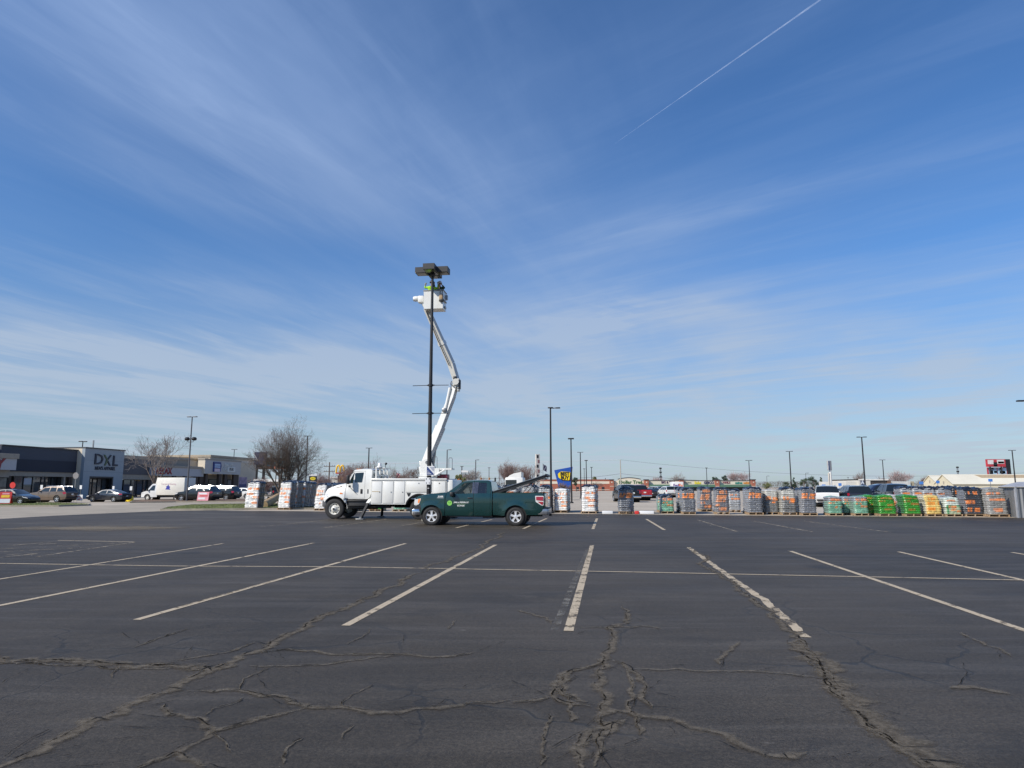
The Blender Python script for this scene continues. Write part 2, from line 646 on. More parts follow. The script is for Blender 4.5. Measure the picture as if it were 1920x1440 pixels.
# pale scuffs and worn patches all over
sc1 = t.noise(t.scalev(tc, (0.28, 0.75, 1)), 1.0, 8, 0.74, 0.8)
sc2 = t.noise(tc, 6.0, 6, 0.8)
scuff = t.math('MULTIPLY', t.ramp(sc1, 0.50, 0.72), t.ramp(sc2, 0.38, 0.66))
c = t.mix(t.math('MULTIPLY', scuff, 0.60), c, (0.125, 0.106, 0.083))
dkp = t.ramp(t.noise(t.scalev(tc, (0.5, 0.9, 1)), 0.8, 5, 0.65, 0.5), 0.54, 0.70)
c = t.mix(t.math('MULTIPLY', dkp, 0.45), c, (0.024, 0.0205, 0.016))
# dusty tan wash toward the far left kerb and along the far edge
dn = t.noise(t.scalev(tc, (0.12, 0.55, 1)), 1.0, 6, 0.7)
far = t.ramp(sx.outputs[1], 19, 34, 0.0, 1.0)
lef = t.ramp(sx.outputs[0], -13, -4, 1.0, 0.15)
dust = t.math('MULTIPLY', t.ramp(dn, 0.46, 0.72), t.math('MULTIPLY', far, lef))
c = t.mix(t.math('MULTIPLY', dust, 0.55), c, (0.145, 0.126, 0.10))
t.l(c, p.inputs['Base Color'])
ro = t.math('ADD', 0.60, t.math('MULTIPLY', t.math('SUBTRACT', mid, 0.5), 0.15), clamp=True)
ro = t.math('ADD', ro, t.math('MULTIPLY', t.math('SUBTRACT', streak, 0.5), -0.25), clamp=True)
t.l(ro, p.inputs['Roughness'])
p.inputs['Specular IOR Level'].default_value = 0.30
bp = t.n('ShaderNodeBump')
bp.inputs['Strength'].default_value = 0.55
bp.inputs['Distance'].default_value = 0.006
hh = t.math('ADD', t.math('MULTIPLY', grain, 0.7), t.math('ADD', t.math('MULTIPLY', grain2, 1.0), t.math('MULTIPLY', edge, -1.2)))
t.l(hh, bp.inputs['Height'])
t.l(bp.outputs[0], p.inputs['Normal'])

far_edge = [(-900, 985), (-300, 979), (0, 973), (100, 967), (200, 962.5), (300, 958.5), (400, 957), (560, 958.5), (760, 960.5), (1000, 963), (1200, 964.7), (1400, 966.5), (1600, 968), (1880, 970.5), (2300, 974), (3000, 980)]
lot_pts = [G(x, y) for x, y in far_edge]
lot_pts += [Vector((60, -30, 0)), Vector((-60, -30, 0))]
me = flat_up(sheet(lot_pts, 0.004).mesh('parking_lot', m_lot))
LOT = tag(put('parking_lot', me), 'dark sealed parking lot with worn cream stall stripes and cracks', None, None, 'structure')

# --- worn paint
def worn(name, col, lo, hi, scale=(3.0, 3.0, 3.0)):
    m, t, p = newmat(name)
    tc = t.n('ShaderNodeTexCoord').outputs['Object']
    n = t.noise(t.scalev(tc, scale), 1.0, 8, 0.75)
    n2 = t.noise(tc, 45.0, 4, 0.8)
    f = t.math('ADD', t.math('MULTIPLY', n, 0.75), t.math('MULTIPLY', n2, 0.25))
    a = t.ramp(f, lo, hi)
    t.l(t.mix(t.ramp(n2, 0.3, 0.7), tuple(x * 0.72 for x in col), col), p.inputs['Base Color'])
    p.inputs['Roughness'].default_value = 0.75
    p.inputs['Specular IOR Level'].default_value = 0.3
    t.l(a, p.inputs['Alpha'])
    return m


M_PAINT = worn('worn_cream_paint', (0.54, 0.445, 0.32), 0.39, 0.47)
M_PAINTW = worn('chipped_cream_paint', (0.54, 0.445, 0.32), 0.43, 0.50)
M_PAINT2 = worn('faded_cream_paint', (0.44, 0.37, 0.275), 0.45, 0.57)
M_PAINT3 = worn('very_faded_paint', (0.22, 0.205, 0.18), 0.45, 0.62)
rnd = random.Random(7)


def ribbon(pts, width, z, name, m, jit=0.0, step=0.25, taper=True, wobble=0.0, seed=0):
    """flat strip along ground points with an uneven width"""
    out = []
    for a, b in zip(pts[:-1], pts[1:]):
        n = max(1, int((b - a).length / step))
        for i in range(n):
            out.append(a.lerp(b, i / n))
    out.append(pts[-1])
    L = sum((b - a).length for a, b in zip(out[:-1], out[1:]))
    mb = MB()
    vs, fs, s = [], [], 0.0
    uvs = []
    for i, q in enumerate(out):
        tg = out[min(i + 1, len(out) - 1)] - out[max(i - 1, 0)]
        tg.z = 0
        tg.normalize()
        nn = Vector((-tg.y, tg.x, 0))
        if i:
            s += (out[i] - out[i - 1]).length
        if wobble:
            q = q + nn * wobble * (mnoise.noise(Vector((s * 1.7, seed * 3.1, 0))) + 0.6 * mnoise.noise(Vector((s * 6.0, seed * 1.7, 4))))
        k = i / max(1, len(out) - 1)
        w = width if not callable(width) else width(k)
        if taper:
            w *= min(1, 0.15 + 8 * min(k, 1 - k))
        wl = w * (1 + jit * mnoise.noise(Vector((s * 5.1, seed, 1)))) / 2
        wr = w * (1 + jit * mnoise.noise(Vector((s * 5.1, seed, 7)))) / 2
        vs += [q + nn * wl, q - nn * wr]
        uvs += [(s, 0), (s, 1)]
        if i:
            b = 2 * (i - 1)
            fs.append((b, b + 1, b + 3, b + 2))
    mb.add([(a.x, a.y, z) for a in vs], fs)
    me = flat_up(mb.mesh(name, m))
    uvl = me.uv_layers.new(name='uv')
    for lp in me.loops:
        uvl.data[lp.index].uv = uvs[lp.vertex_index]
    return put(name, me, LOT)


def stripe(a, b, w=0.105, m=None, z=0.008):
    return ribbon([G(*a), G(*b)], w, z, 'stall_stripe', m or M_PAINT, jit=0.12, step=0.3, taper=False)


stripe((1066, 1184), (1110, 1023), 0.115, M_PAINTW)
stripe((1040, 1182), (1102, 1030), 0.10, M_PAINT3)
ribbon([G(1512, 1196), G(1436, 1128), G(1380, 1090), G(1291, 1027)], 0.115, 0.008, 'stall_stripe', M_PAINTW, jit=0.5, step=0.1, taper=False, wobble=0.03)
stripe((1984, 1204), (1480, 1033))
stripe((2110, 1132), (1685, 1035))
stripe((2300, 1105), (1897, 1036))
stripe((648, 1174), (929, 1022), 0.11)
stripe((256, 1163), (760, 1019.5))
stripe((330, 1141), (720, 1029), 0.05, M_PAINT3)
stripe((-120, 1160), (588, 1018.5))
stripe((-160, 1112), (418, 1019.5), 0.09)
ribbon([G(-200, 1054), G(0, 1057), G(320, 1062), G(640, 1063.5), G(1200, 1073.5), G(1920, 1088.5), G(2300, 1097)], 0.085, 0.0096, 'stall_stripe', M_PAINT, jit=0.15, step=0.5, taper=False)
stripe((70, 1044), (252, 1017), 0.09, M_PAINT2)
stripe((108, 1013.5), (252, 1016.5), 0.10, M_PAINT)
stripe((-120, 1058), (70, 1038.5), 0.09, M_PAINT2)
for a, b in (((0, 1029.5), (93, 1025)), ((107, 1024), (147, 1022.3)), ((0, 1035), (170, 1026.7)), ((13, 1040.6), (63, 1038.3)), ((17, 1023.3), (97, 1016.7)),
             ((73, 1021), (107, 1019.3)), ((157, 1021.6), (240, 1017.7)), ((-90, 1034), (-10, 1030)), ((-100, 1041), (-8, 1036))):
    stripe(a, b, 0.085, M_PAINT2)
for a, b, w, mm in (((608, 990), (728, 973.3), .10, M_PAINT2), ((733, 989), (790, 980), .10, M_PAINT2), ((855, 990), (922, 974.3), .11, M_PAINT), ((981, 991.7), (1025, 972.3), .11, M_PAINT),
                ((1111.7, 992.3), (1119.3, 972.3), .12, M_PAINT), ((1246, 994), (1212, 973.6), .12, M_PAINT), ((1381, 996.7), (1307, 974.8), .10, M_PAINT2), ((1523, 997.5), (1407, 976), .10, M_PAINT2),
                ((1670, 998.3), (1506, 977), .10, M_PAINT2), ((1810, 999), (1610, 978), .09, M_PAINT3), ((487, 988.5), (610, 975), .10, M_PAINT2), ((560, 981), (637, 972.7), .09, M_PAINT2),
                ((400, 976), (520, 967), .08, M_PAINT3), ((300, 981), (420, 971), .08, M_PAINT3)):
    stripe(a, b, w, mm)
stripe((1100, 986), (1400, 988), 0.10, M_PAINT3)

# --- dust filled cracks, traced on the ground
m_dust, t, p = newmat('crack_dust')
uvn = t.n('ShaderNodeUVMap').outputs[0]
tc = t.n('ShaderNodeTexCoord').outputs['Object']
su = t.n('ShaderNodeSeparateXYZ')
t.l(uvn, su.inputs[0])
d = t.math('ABSOLUTE', t.math('SUBTRACT', su.outputs[1], 0.5))
na, nb = t.noise(tc, 4.5, 8, 0.8), t.noise(tc, 45, 5, 0.85)
a = t.math('SUBTRACT', t.math('ADD', t.math('MULTIPLY', na, 1.5), t.math('MULTIPLY', nb, 0.8)), t.math('MULTIPLY', d, 1.5))
alpha = t.math('MULTIPLY', t.ramp(a, 0.66, 1.08), 0.70)
t.l(alpha, p.inputs['Alpha'])
nc = t.noise(tc, 14.0, 7, 0.85)
t.l(t.mix(t.ramp(nc, 0.34, 0.66), (0.080, 0.069, 0.055), (0.200, 0.172, 0.136)), p.inputs['Base Color'])
p.inputs['Roughness'].default_value = 0.95
p.inputs['Specular IOR Level'].default_value = 0.1
b = t.n('ShaderNodeBump')
b.inputs['Strength'].default_value = 0.22
b.inputs['Distance'].default_value = 0.008
t.l(t.math('ADD', na, t.math('MULTIPLY', nb, 0.5)), b.inputs['Height'])
t.l(b.outputs[0], p.inputs['Normal'])
m_gap, t, p = newmat('crack_gap')
tc = t.n('ShaderNodeTexCoord').outputs['Object']
t.l(t.ramp(t.noise(tc, 4.0, 7, 0.85), 0.46, 0.58), p.inputs['Alpha'])
p.inputs['Base Color'].default_value = (0.013, 0.012, 0.011, 1)
p.inputs['Roughness'].default_value = 1.0
p.inputs['Specular IOR Level'].default_value = 0.0

LFT = lambda pts: [(x / 2, 960 + y / 2) for x, y in pts]
RGT = lambda pts: [(960 + x / 2, 960 + y / 2) for x, y in pts]
cracks = [  # (points in the photograph, dust width, gap width, gap offset)
    (LFT([(-150, 1020), (30, 950), (200, 870), (330, 800), (430, 760), (560, 700), (660, 660), (780, 605), (880, 560), (1000, 515), (1060, 475), (1150, 435), (1230, 385), (1310, 355), (1400, 320), (1500, 275), (1600, 225)]), .17, .020, .055),
    (LFT([(1600, 225), (1700, 170), (1800, 125), (1920, 75)]), .16, 0, 0),
    (LFT([(-300, 540), (0, 553), (200, 560), (400, 572), (550, 578), (700, 582), (790, 588), (860, 572)]), .24, .035, .05),
    (LFT([(-300, 560), (0, 568), (300, 578), (560, 590), (780, 600)]), .05, .022, 0),
    (LFT([(640, 560), (760, 545), (880, 520), (960, 490)]), .05, .018, 0),
    (LFT([(700, 675), (800, 680), (880, 672), (960, 685), (1050, 700), (1110, 710), (1150, 738), (1280, 735), (1400, 755), (1520, 748), (1650, 738), (1760, 720), (1920, 710)]), .095, .012, .01),
    (LFT([(1150, 738), (1040, 765), (900, 800), (800, 828), (740, 870), (660, 905), (600, 935), (480, 980)]), .085, .012, .01),
    (LFT([(800, 828), (760, 795), (700, 770), (640, 765), (610, 740), (620, 725)]), .085, .014, .01),
    (LFT([(660, 905), (700, 930), (760, 965)]), .07, .012, 0),
    (LFT([(970, 520), (1100, 520), (1280, 538), (1480, 535), (1700, 545), (1780, 530)]), .085, .010, .01),
    (LFT([(930, 580), (1130, 580), (1260, 570), (1500, 540)]), .06, .010, .01),
    (LFT([(500, 512), (600, 475), (705, 440)]), .04, .012, 0),
    (LFT([(800, 830), (850, 880), (870, 905)]), .02, .008, 0),
    (LFT([(1060, 950), (1075, 890), (1140, 850)]), .03, .010, 0),
    (LFT([(1280, 855), (1310, 820), (1330, 805)]), .02, .009, 0),
    (LFT([(760, 770), (800, 740), (880, 720), (910, 700)]), .02, .008, 0),
    (LFT([(900, 670), (910, 630), (980, 600), (1020, 585)]), .02, .007, 0),
    (LFT([(420, 625), (440, 590), (445, 580)]), .03, .006, 0),
    (LFT([(1300, 500), (1340, 480), (1390, 440)]), .02, .006, 0),
    (LFT([(1280, 730), (1320, 690), (1400, 650)]), .02, .007, 0),
    (LFT([(1680, 440), (1700, 425), (1710, 410)]), .05, .006, 0),
    (RGT([(660, 135), (780, 235), (910, 340), (1000, 410), (1080, 485), (1130, 545), (1200, 620), (1270, 690)]), .15, .014, .05),
    (RGT([(1070, 480), (1130, 545), (1200, 620), (1270, 690), (1340, 760), (1430, 840), (1520, 900), (1600, 950), (1720, 1040)]), .30, .022, .10),
    (RGT([(1110, 560), (1180, 625), (1240, 700), (1310, 770), (1400, 850), (1500, 930), (1580, 985)]), .10, .018, 0),
    (RGT([(415, 355), (432, 390), (400, 425), (362, 437), (378, 490), (350, 530), (345, 570), (330, 610), (345, 680), (340, 740), (345, 800), (330, 860), (310, 960)]), .13, .014, .03),
    (RGT([(345, 560), (270, 590), (210, 600), (160, 640), (145, 690), (200, 720), (300, 735)]), .09, .018, .02),
    (RGT([(235, 598), (190, 650), (200, 690), (280, 720)]), .10, .014, .02),
    (RGT([(380, 560), (430, 580), (470, 610), (490, 690), (520, 740)]), .08, .012, .02),
    (RGT([(145, 700), (60, 712), (0, 720)]), .07, .010, 0),
    (RGT([(380, 745), (480, 765), (600, 780), (720, 820), (840, 870), (950, 920), (1040, 920), (1110, 905)]), .10, 0, 0),
    (RGT([(265, 970), (250, 880), (290, 830), (390, 800), (430, 785)]), .13, .012, .03),
    (RGT([(105, 955), (115, 880), (135, 810), (130, 760)]), .035, .013, 0),
    (RGT([(20, 370), (80, 385), (150, 420)]), .07, 0, 0),
    (RGT([(240, 435), (360, 437), (500, 430), (560, 442)]), .05, .007, 0),
    (RGT([(430, 590), (560, 595), (700, 600), (900, 600), (1050, 610), (1180, 630)]), .055, 0, 0),
    (RGT([(780, 575), (830, 520), (860, 490)]), .08, 0, 0),
    (RGT([(1640, 665), (1740, 662), (1860, 690)]), .13, 0, 0),
    (RGT([(1690, 455), (1760, 490), (1870, 545)]), .06, 0, 0),
    (RGT([(220, 790), (215, 750), (170, 660)]), .06, .010, 0),
    (RGT([(480, 840), (470, 790), (440, 740), (450, 690), (430, 600)]), .06, .010, 0),
]
def wander(pts, lvl, amp, seed):
    """fractal wandering of a crack path"""
    r = random.Random(seed)
    for _ in range(lvl):
        out = [pts[0]]
        for a, b in zip(pts[:-1], pts[1:]):
            L = (b - a).length
            nn = Vector((-(b - a).y, (b - a).x, 0))
            out += [a.lerp(b, 0.5 + r.uniform(-.1, .1)) + nn * r.uniform(-amp, amp), b]
        pts = out
    return pts


zc_ = 0.0104
for k, (pp, wd, wg, off) in enumerate(cracks):
    base = wander([G(*q) for q in pp], 3, 0.10, k)
    far_w = 1.0
    ribbon(base, wd * 1.55, zc_ + k * 0.00004, 'pavement_crack', m_dust, jit=0.9, step=0.06, wobble=0.012, seed=k)
    if wg:
        g2 = wander([Vector((q.x + off * (0.6 if k % 2 else -0.6), q.y + off * 0.5, 0)) for q in base], 1, 0.12, k + 50)
        ribbon(g2, wg * 0.85, 0.0128 + k * 0.00004, 'pavement_crack', m_gap, jit=1.1, step=0.04, wobble=0.008, seed=k + 90)

# hairline offshoots of the larger cracks
rh = random.Random(41)
for k, (pp, wd, wg, off) in enumerate(cracks):
    q = [G(*p_) for p_ in pp]
    L = sum((b - a).length for a, b in zip(q[:-1], q[1:]))
    if q[0].y > 16 or wd < .04:
        continue
    for _ in range(int(L * 1.5) + 1):
        i = rh.randrange(len(q) - 1)
        st_ = q[i].lerp(q[i + 1], rh.random())
        dr_ = (q[i + 1] - q[i]).normalized()
        an = math.atan2(dr_.y, dr_.x) + rh.choice((-1, 1)) * rh.uniform(.25, 1.3)
        ln_ = rh.uniform(.25, 1.1)
        en = st_ + Vector((math.cos(an), math.sin(an), 0)) * ln_
        ribbon(wander([st_, en], 4, .07, rh.random()), rh.uniform(.004, .009), 0.0142 + rh.random() * .0006, 'pavement_crack', m_gap, jit=1.0, step=0.03, seed=rh.random() * 50)

# sandy spill on the left of the lot
m_sand, t, p = newmat('sand_spill')
tc = t.n('ShaderNodeTexCoord').outputs['Object']
uvn = t.n('ShaderNodeUVMap').outputs[0]
sp = [G(20, 992), G(120, 996), G(230, 998), G(330, 994), G(330, 988), G(240, 986), G(120, 986), G(30, 988)]
cxy = sum(sp, Vector()) / len(sp)
gr = t.n('ShaderNodeVectorMath', operation='SUBTRACT')
t.l(tc, gr.inputs[0])
gr.inputs[1].default_value = (cxy.x, cxy.y, 0.011)
ln = t.n('ShaderNodeVectorMath', operation='LENGTH')
t.l(t.scalev(gr.outputs[0], (0.22, 0.55, 1)), ln.inputs[0])
na = t.noise(t.scalev(tc, (0.5, 1.6, 1)), 1.2, 7, 0.75)
t.l(t.math('MULTIPLY', t.ramp(t.math('SUBTRACT', na, t.math('MULTIPLY', ln.outputs['Value'], 0.33)), 0.16, 0.40), 0.8), p.inputs['Alpha'])
t.l(t.mix(na, (0.13, 0.105, 0.075), (0.22, 0.185, 0.135)), p.inputs['Base Color'])
p.inputs['Roughness'].default_value = 1.0
mb = MB()
hx, hy = 7.5, 3.2
mb.add([(cxy.x - hx, cxy.y - hy, .0152), (cxy.x + hx, cxy.y - hy, .0152), (cxy.x + hx, cxy.y + hy, .0152), (cxy.x - hx, cxy.y + hy, .0152)], [(0, 1, 2, 3)])
put('sand_spill', flat_up(mb.mesh('sand_spill', m_sand)), LOT)

# --- concrete drive, kerbed grass islands on the left
M_CONC = mat('pale_concrete', (0.34, 0.295, 0.235), 0.9, var=0.12, vs=0.4, dirt=((0.2, 0.17, 0.13), 0.5))
M_KERB = mat('kerb_concrete', (0.36, 0.32, 0.25), 0.9, var=0.15, vs=1.5, dirt=((0.10, 0.09, 0.08), 0.5))
M_SOIL = mat('mulch_soil', (0.17, 0.11, 0.075), 1.0, var=0.3, vs=2.0)
dr = [G(-900, 984.2), G(-300, 978.2), G(0, 972.3), G(100, 966.3), G(200, 961.8), G(300, 957.8), G(460, 956.3), G(470, 940), G(300, 942), G(200, 948.5), G(0, 950), G(-600, 950)]
tag(put('driveway', flat_up(sheet(dr, 0.0025).mesh('driveway', M_CONC))), 'pale concrete drive between the dark lot and the shops', None, None, 'structure')


def island(name, outline, top_m, label, kh=0.13, kw=0.16, grass=0):
    pts = [G(x, y) for x, y in outline]
    cen = sum(pts, Vector()) / len(pts)
    inner = [q + (cen - q).normalized() * kw for q in pts]
    mb = MB()
    n = len(pts)
    vs = [(q.x, q.y, 0) for q in pts] + [(q.x, q.y, kh) for q in pts] + [(q.x, q.y, kh) for q in inner] + [(q.x, q.y, kh - 0.05) for q in inner]
    fs = []
    for r in range(3):
        for k in range(n):
            k2 = (k + 1) % n
            fs.append((r * n + k, r * n + k2, (r + 1) * n + k2, (r + 1) * n + k))
    mb.add(vs, fs)
    o = mb.build(name, M_KERB)
    tag(o, label, None, None, 'structure')
    put('island_top', flat_up(sheet(inner, kh - 0.02).mesh('island_top', top_m)), o)
    return inner, kh - 0.02


M_GRASSG = mat('short_grass', (0.13, 0.16, 0.045), 1.0, var=0.45, vs=1.2, dirt=((0.26, 0.20, 0.10), 0.5))
M_BLADE = mat('grass_blade', (0.15, 0.17, 0.05), 0.8, var=0.5, vs=0.8, dirt=((0.30, 0.24, 0.12), 0.7))
isl1 = island('grass_island', [(-400, 951), (0, 950.5), (110, 950), (165, 948.2), (170, 946.6), (100, 944.3), (0, 943), (-400, 942)], M_GRASSG, 'kerbed grass island below the parked cars on the left')
isl2 = island('grass_island', [(300, 957.4), (380, 957), (480, 956), (600, 955), (600, 946), (460, 946.5), (360, 948.3), (312, 953)], M_GRASSG, 'low grass island with pale kerb beside the pallets')
isl3 = island('mulch_island', [(243, 943.2), (330, 942.2), (480, 941.6), (500, 937.5), (400, 937.5), (300, 938), (250, 939.5)], M_SOIL, 'brown mulch island under the bare young tree')


def blades(name, poly, z, n, label, seed):
    r = random.Random(seed)
    xs, ys = [q.x for q in poly], [q.y for q in poly]
    mb = MB()
    from mathutils.geometry import intersect_point_tri_2d
    tris = tessellate_polygon([[Vector((q.x, q.y, 0)) for q in poly]])
    tt = [[Vector((poly[i].x, poly[i].y)) for i in tr] for tr in tris]
    k = 0
    while k < n:
        x, y = r.uniform(max(-60, min(xs)), max(xs)), r.uniform(min(ys), max(ys))
        if not any(intersect_point_tri_2d(Vector((x, y)), *q) for q in tt):
            continue
        k += 1
        a, h, w = r.uniform(0, PI), r.uniform(.02, .07), r.uniform(.01, .03)
        dx, dy = math.cos(a) * w, math.sin(a) * w
        lx, ly = r.uniform(-.05, .05), r.uniform(-.05, .05)
        mb.add([(x - dx, y - dy, z), (x + dx, y + dy, z), (x + lx, y + ly, z + h)], [(0, 1, 2)])
    tag(mb.build(name, M_BLADE), label, 'grass', None, 'stuff')


blades('grass', isl1[0], isl1[1], 7000, 'green grass tufts on the island below the cars', 1)
blades('grass', isl2[0], isl2[1], 6000, 'short yellowing grass on the island beside the pallets', 2)
# ================================================================== vehicle building helpers
def arc(cx, cz, r, a0, a1, n=14):
    return [(cx + r * math.cos(R(a0 + (a1 - a0) * k / n)), cz + r * math.sin(R(a0 + (a1 - a0) * k / n))) for k in range(n + 1)]


def rpoly(pts, r, n=4):
    """rounded corners of a 2-D polygon"""
    out = []
    N = len(pts)
    for i in range(N):
        p0, p1, p2 = Vector(pts[i - 1]), Vector(pts[i]), Vector(pts[(i + 1) % N])
        a, b = (p0 - p1), (p2 - p1)
        q = min(r, a.length * 0.45, b.length * 0.45)
        s, e = p1 + a.normalized() * q, p1 + b.normalized() * q
        for k in range(n + 1):
            t = k / n
            v = s * (1 - t) ** 2 + p1 * 2 * t * (1 - t) + e * t * t
            out.append((v.x, v.y))
    return out


def panel(outline, holes, yfun, side, xcuts=(), zcuts=(), thick=0.0, mi=0, mb=None, off=0.0):
    """a sheet in the x-z plane with holes, bent to the half width yfun(x, z); side -1 near, +1 far"""
    loops = [[Vector((x, z, 0)) for x, z in outline]] + [[Vector((x, z, 0)) for x, z in h] for h in holes]
    flat = [q for l in loops for q in l]
    bm = bmesh.new()
    vs = [bm.verts.new((q.x, 0, q.y)) for q in flat]
    for t in tessellate_polygon(loops):
        try:
            bm.faces.new([vs[i] for i in t])
        except ValueError:
            pass
    bmesh.ops.remove_doubles(bm, verts=list(bm.verts), dist=1e-5)
    for z in zcuts:
        bmesh.ops.bisect_plane(bm, geom=list(bm.verts) + list(bm.edges) + list(bm.faces), plane_co=(0, 0, z), plane_no=(0, 0, 1))
    for x in xcuts:
        bmesh.ops.bisect_plane(bm, geom=list(bm.verts) + list(bm.edges) + list(bm.faces), plane_co=(x, 0, 0), plane_no=(1, 0, 0))
    bm.verts.index_update()
    mb = mb or MB()
    P = [(v.co.x, side * (yfun(v.co.x, v.co.z) + off), v.co.z) for v in bm.verts]
    F = [[v.index for v in f.verts] for f in bm.faces]
    mb.add(P, F, mi)
    if thick:
        n = len(P)
        mb.add([(x, y - side * thick, z) for x, y, z in P], F, mi)
        be = [e for e in bm.edges if e.is_boundary]
        for e in be:
            a, b = e.verts[0].index, e.verts[1].index
            pa, pb = P[a], P[b]
            mb.add([pa, pb, (pb[0], pb[1] - side * thick, pb[2]), (pa[0], pa[1] - side * thick, pa[2])], [(0, 1, 2, 3)], mi)
    bm.free()
    return mb


def skin(path, yfun, crown, mb=None, n=8, mi=0, inset=0.0):
    """sheet across the vehicle that follows a side path of (x, z); crown(x) lifts the middle"""
    mb = mb or MB()
    rows = []
    for (x, z) in path:
        w = yfun(x, z) - inset
        rows.append([(x, w * k, z + crown(x) * (1 - k * k)) for k in [(-1 + 2 * j / n) for j in range(n + 1)]])
    vs = [q for r in rows for q in r]
    fs = [(i * (n + 1) + j, i * (n + 1) + j + 1, (i + 1) * (n + 1) + j + 1, (i + 1) * (n + 1) + j) for i in range(len(path) - 1) for j in range(n)]
    return mb.add(vs, fs, mi)


def dense(path, step):
    out = []
    for (a, b) in zip(path[:-1], path[1:]):
        L = math.hypot(b[0] - a[0], b[1] - a[1])
        n = max(1, int(L / step))
        out += [(a[0] + (b[0] - a[0]) * k / n, a[1] + (b[1] - a[1]) * k / n) for k in range(n)]
    return out + [path[-1]]


WHEELS = {}


def wheel_meshes(r, w, rr, kind, rim_m):
    """tyre and rim meshes, axle along y, outer face at -y"""
    key = (round(r, 3), round(w, 3), round(rr, 3), kind, rim_m.name)
    if key in WHEELS:
        return WHEELS[key]
    h = w / 2
    ty = MB()
    prof = [(rr * .97, h * .55), (rr * 1.02, h * .9), (rr + (r - rr) * .35, h), (rr + (r - rr) * .7, h * .98), (r * .965, h * .86), (r * .992, h * .62), (r, h * .3),
            (r, -h * .3), (r * .992, -h * .62), (r * .965, -h * .86), (rr + (r - rr) * .7, -h * .98), (rr + (r - rr) * .35, -h), (rr * 1.02, -h * .9), (rr * .97, -h * .55)]
    ty.lathe(prof, n=40)
    n = 44
    for k in range(n):            # tread blocks
        a = 2 * PI * k / n
        for s in (-1, 1):
            ty.box((r * 0.997 * math.cos(a + s * .03), s * h * .42, r * 0.997 * math.sin(a + s * .03)), (0.016, h * .6, r * .07), rot=Euler((0, -a, 0)).to_matrix())
    rim = MB()
    o = -h * .62
    rim.lathe([(rr * 1.0, o - .02), (rr * .97, o - .03), (rr * .90, o - .012), (rr * .88, o + .03), (rr * .86, h * .4)], n=40)
    if kind == 'truck':
        rim.lathe([(rr * .9, o + .05), (rr * .8, o + .065), (rr * .60, o + .03), (rr * .42, o - .01), (rr * .40, o - .06), (rr * .24, o - .10), (0.0, o - .11)], n=32)
        for k in range(8):
            a = 2 * PI * k / 8
            rim.cyl((rr * .5 * math.cos(a), o + .02, rr * .5 * math.sin(a)), (rr * .5 * math.cos(a), o - .035, rr * .5 * math.sin(a)), rr * .055, n=6)
            a += PI / 8
            rim.cyl((rr * .70 * math.cos(a), o + .055, rr * .70 * math.sin(a)), (rr * .70 * math.cos(a), o + .036, rr * .70 * math.sin(a)), rr * .085, n=10, mi=1)
        rim.cyl((0, o - .09, 0), (0, o - .125, 0), rr * .18, n=16, mi=1)
    else:
        ns = {'five': 5, 'seven': 7}[kind]
        rim.lathe([(rr * .86, o + .10), (0.0, o + .10)], n=24, mi=1)
        rim.lathe([(rr * .30, o + .03), (rr * .28, o - .012), (rr * .16, o - .02), (0.0, o - .02)], n=20)
        for k in range(ns):
            a = 2 * PI * k / ns + PI / 2
            ca, sa = math.cos(a), math.sin(a)
            wd0, wd1 = rr * .15, rr * (.24 if ns == 5 else .13)
            pr = []
            for (d, ww, y) in ((rr * .2, wd0, o - .015), (rr * .58, wd0 * 1.05, o - .004), (rr * .92, wd1, o - .012)):
                for s in (-1, 1):
                    pr.append((d * ca - s * ww * sa, y, d * sa + s * ww * ca))
            for (d, ww, y) in ((rr * .2, wd0, o + .03), (rr * .58, wd0 * 1.05, o + .04), (rr * .92, wd1, o + .04)):
                for s in (-1, 1):
                    pr.append((d * ca - s * ww * sa, y, d * sa + s * ww * ca))
            rim.add(pr, [(0, 1, 3, 2), (2, 3, 5, 4), (0, 2, 8, 6), (2, 4, 10, 8), (1, 7, 9, 3), (3, 9, 11, 5)])
    WHEELS[key] = (ty.mesh('tyre', M_TYRE, 40), rim.mesh('rim', [rim_m, M_UNDER], 35))
    return WHEELS[key]


def add_wheel(parent, x, y, r, w, rr, kind='five', rim_m=None, side=-1, name='wheel', dy=0):
    e = put(name, None, parent, (x, y, r))
    ty, ri = wheel_meshes(r, w, rr, kind, rim_m or M_RIM)
    a, b = put('tyre', ty, e), put('rim', ri, e)
    if side > 0:
        a.rotation_euler = b.rotation_euler = (0, 0, PI)
    return e


def on_side(poly, yfun, side, h0=-0.004, h1=0.012):
    """prism that sits on the bodyside"""
    mb = MB()
    mb.prism(poly, h0, h1, lambda a, b, h: (a, side * (yfun(a, b) + h), b))
    return mb


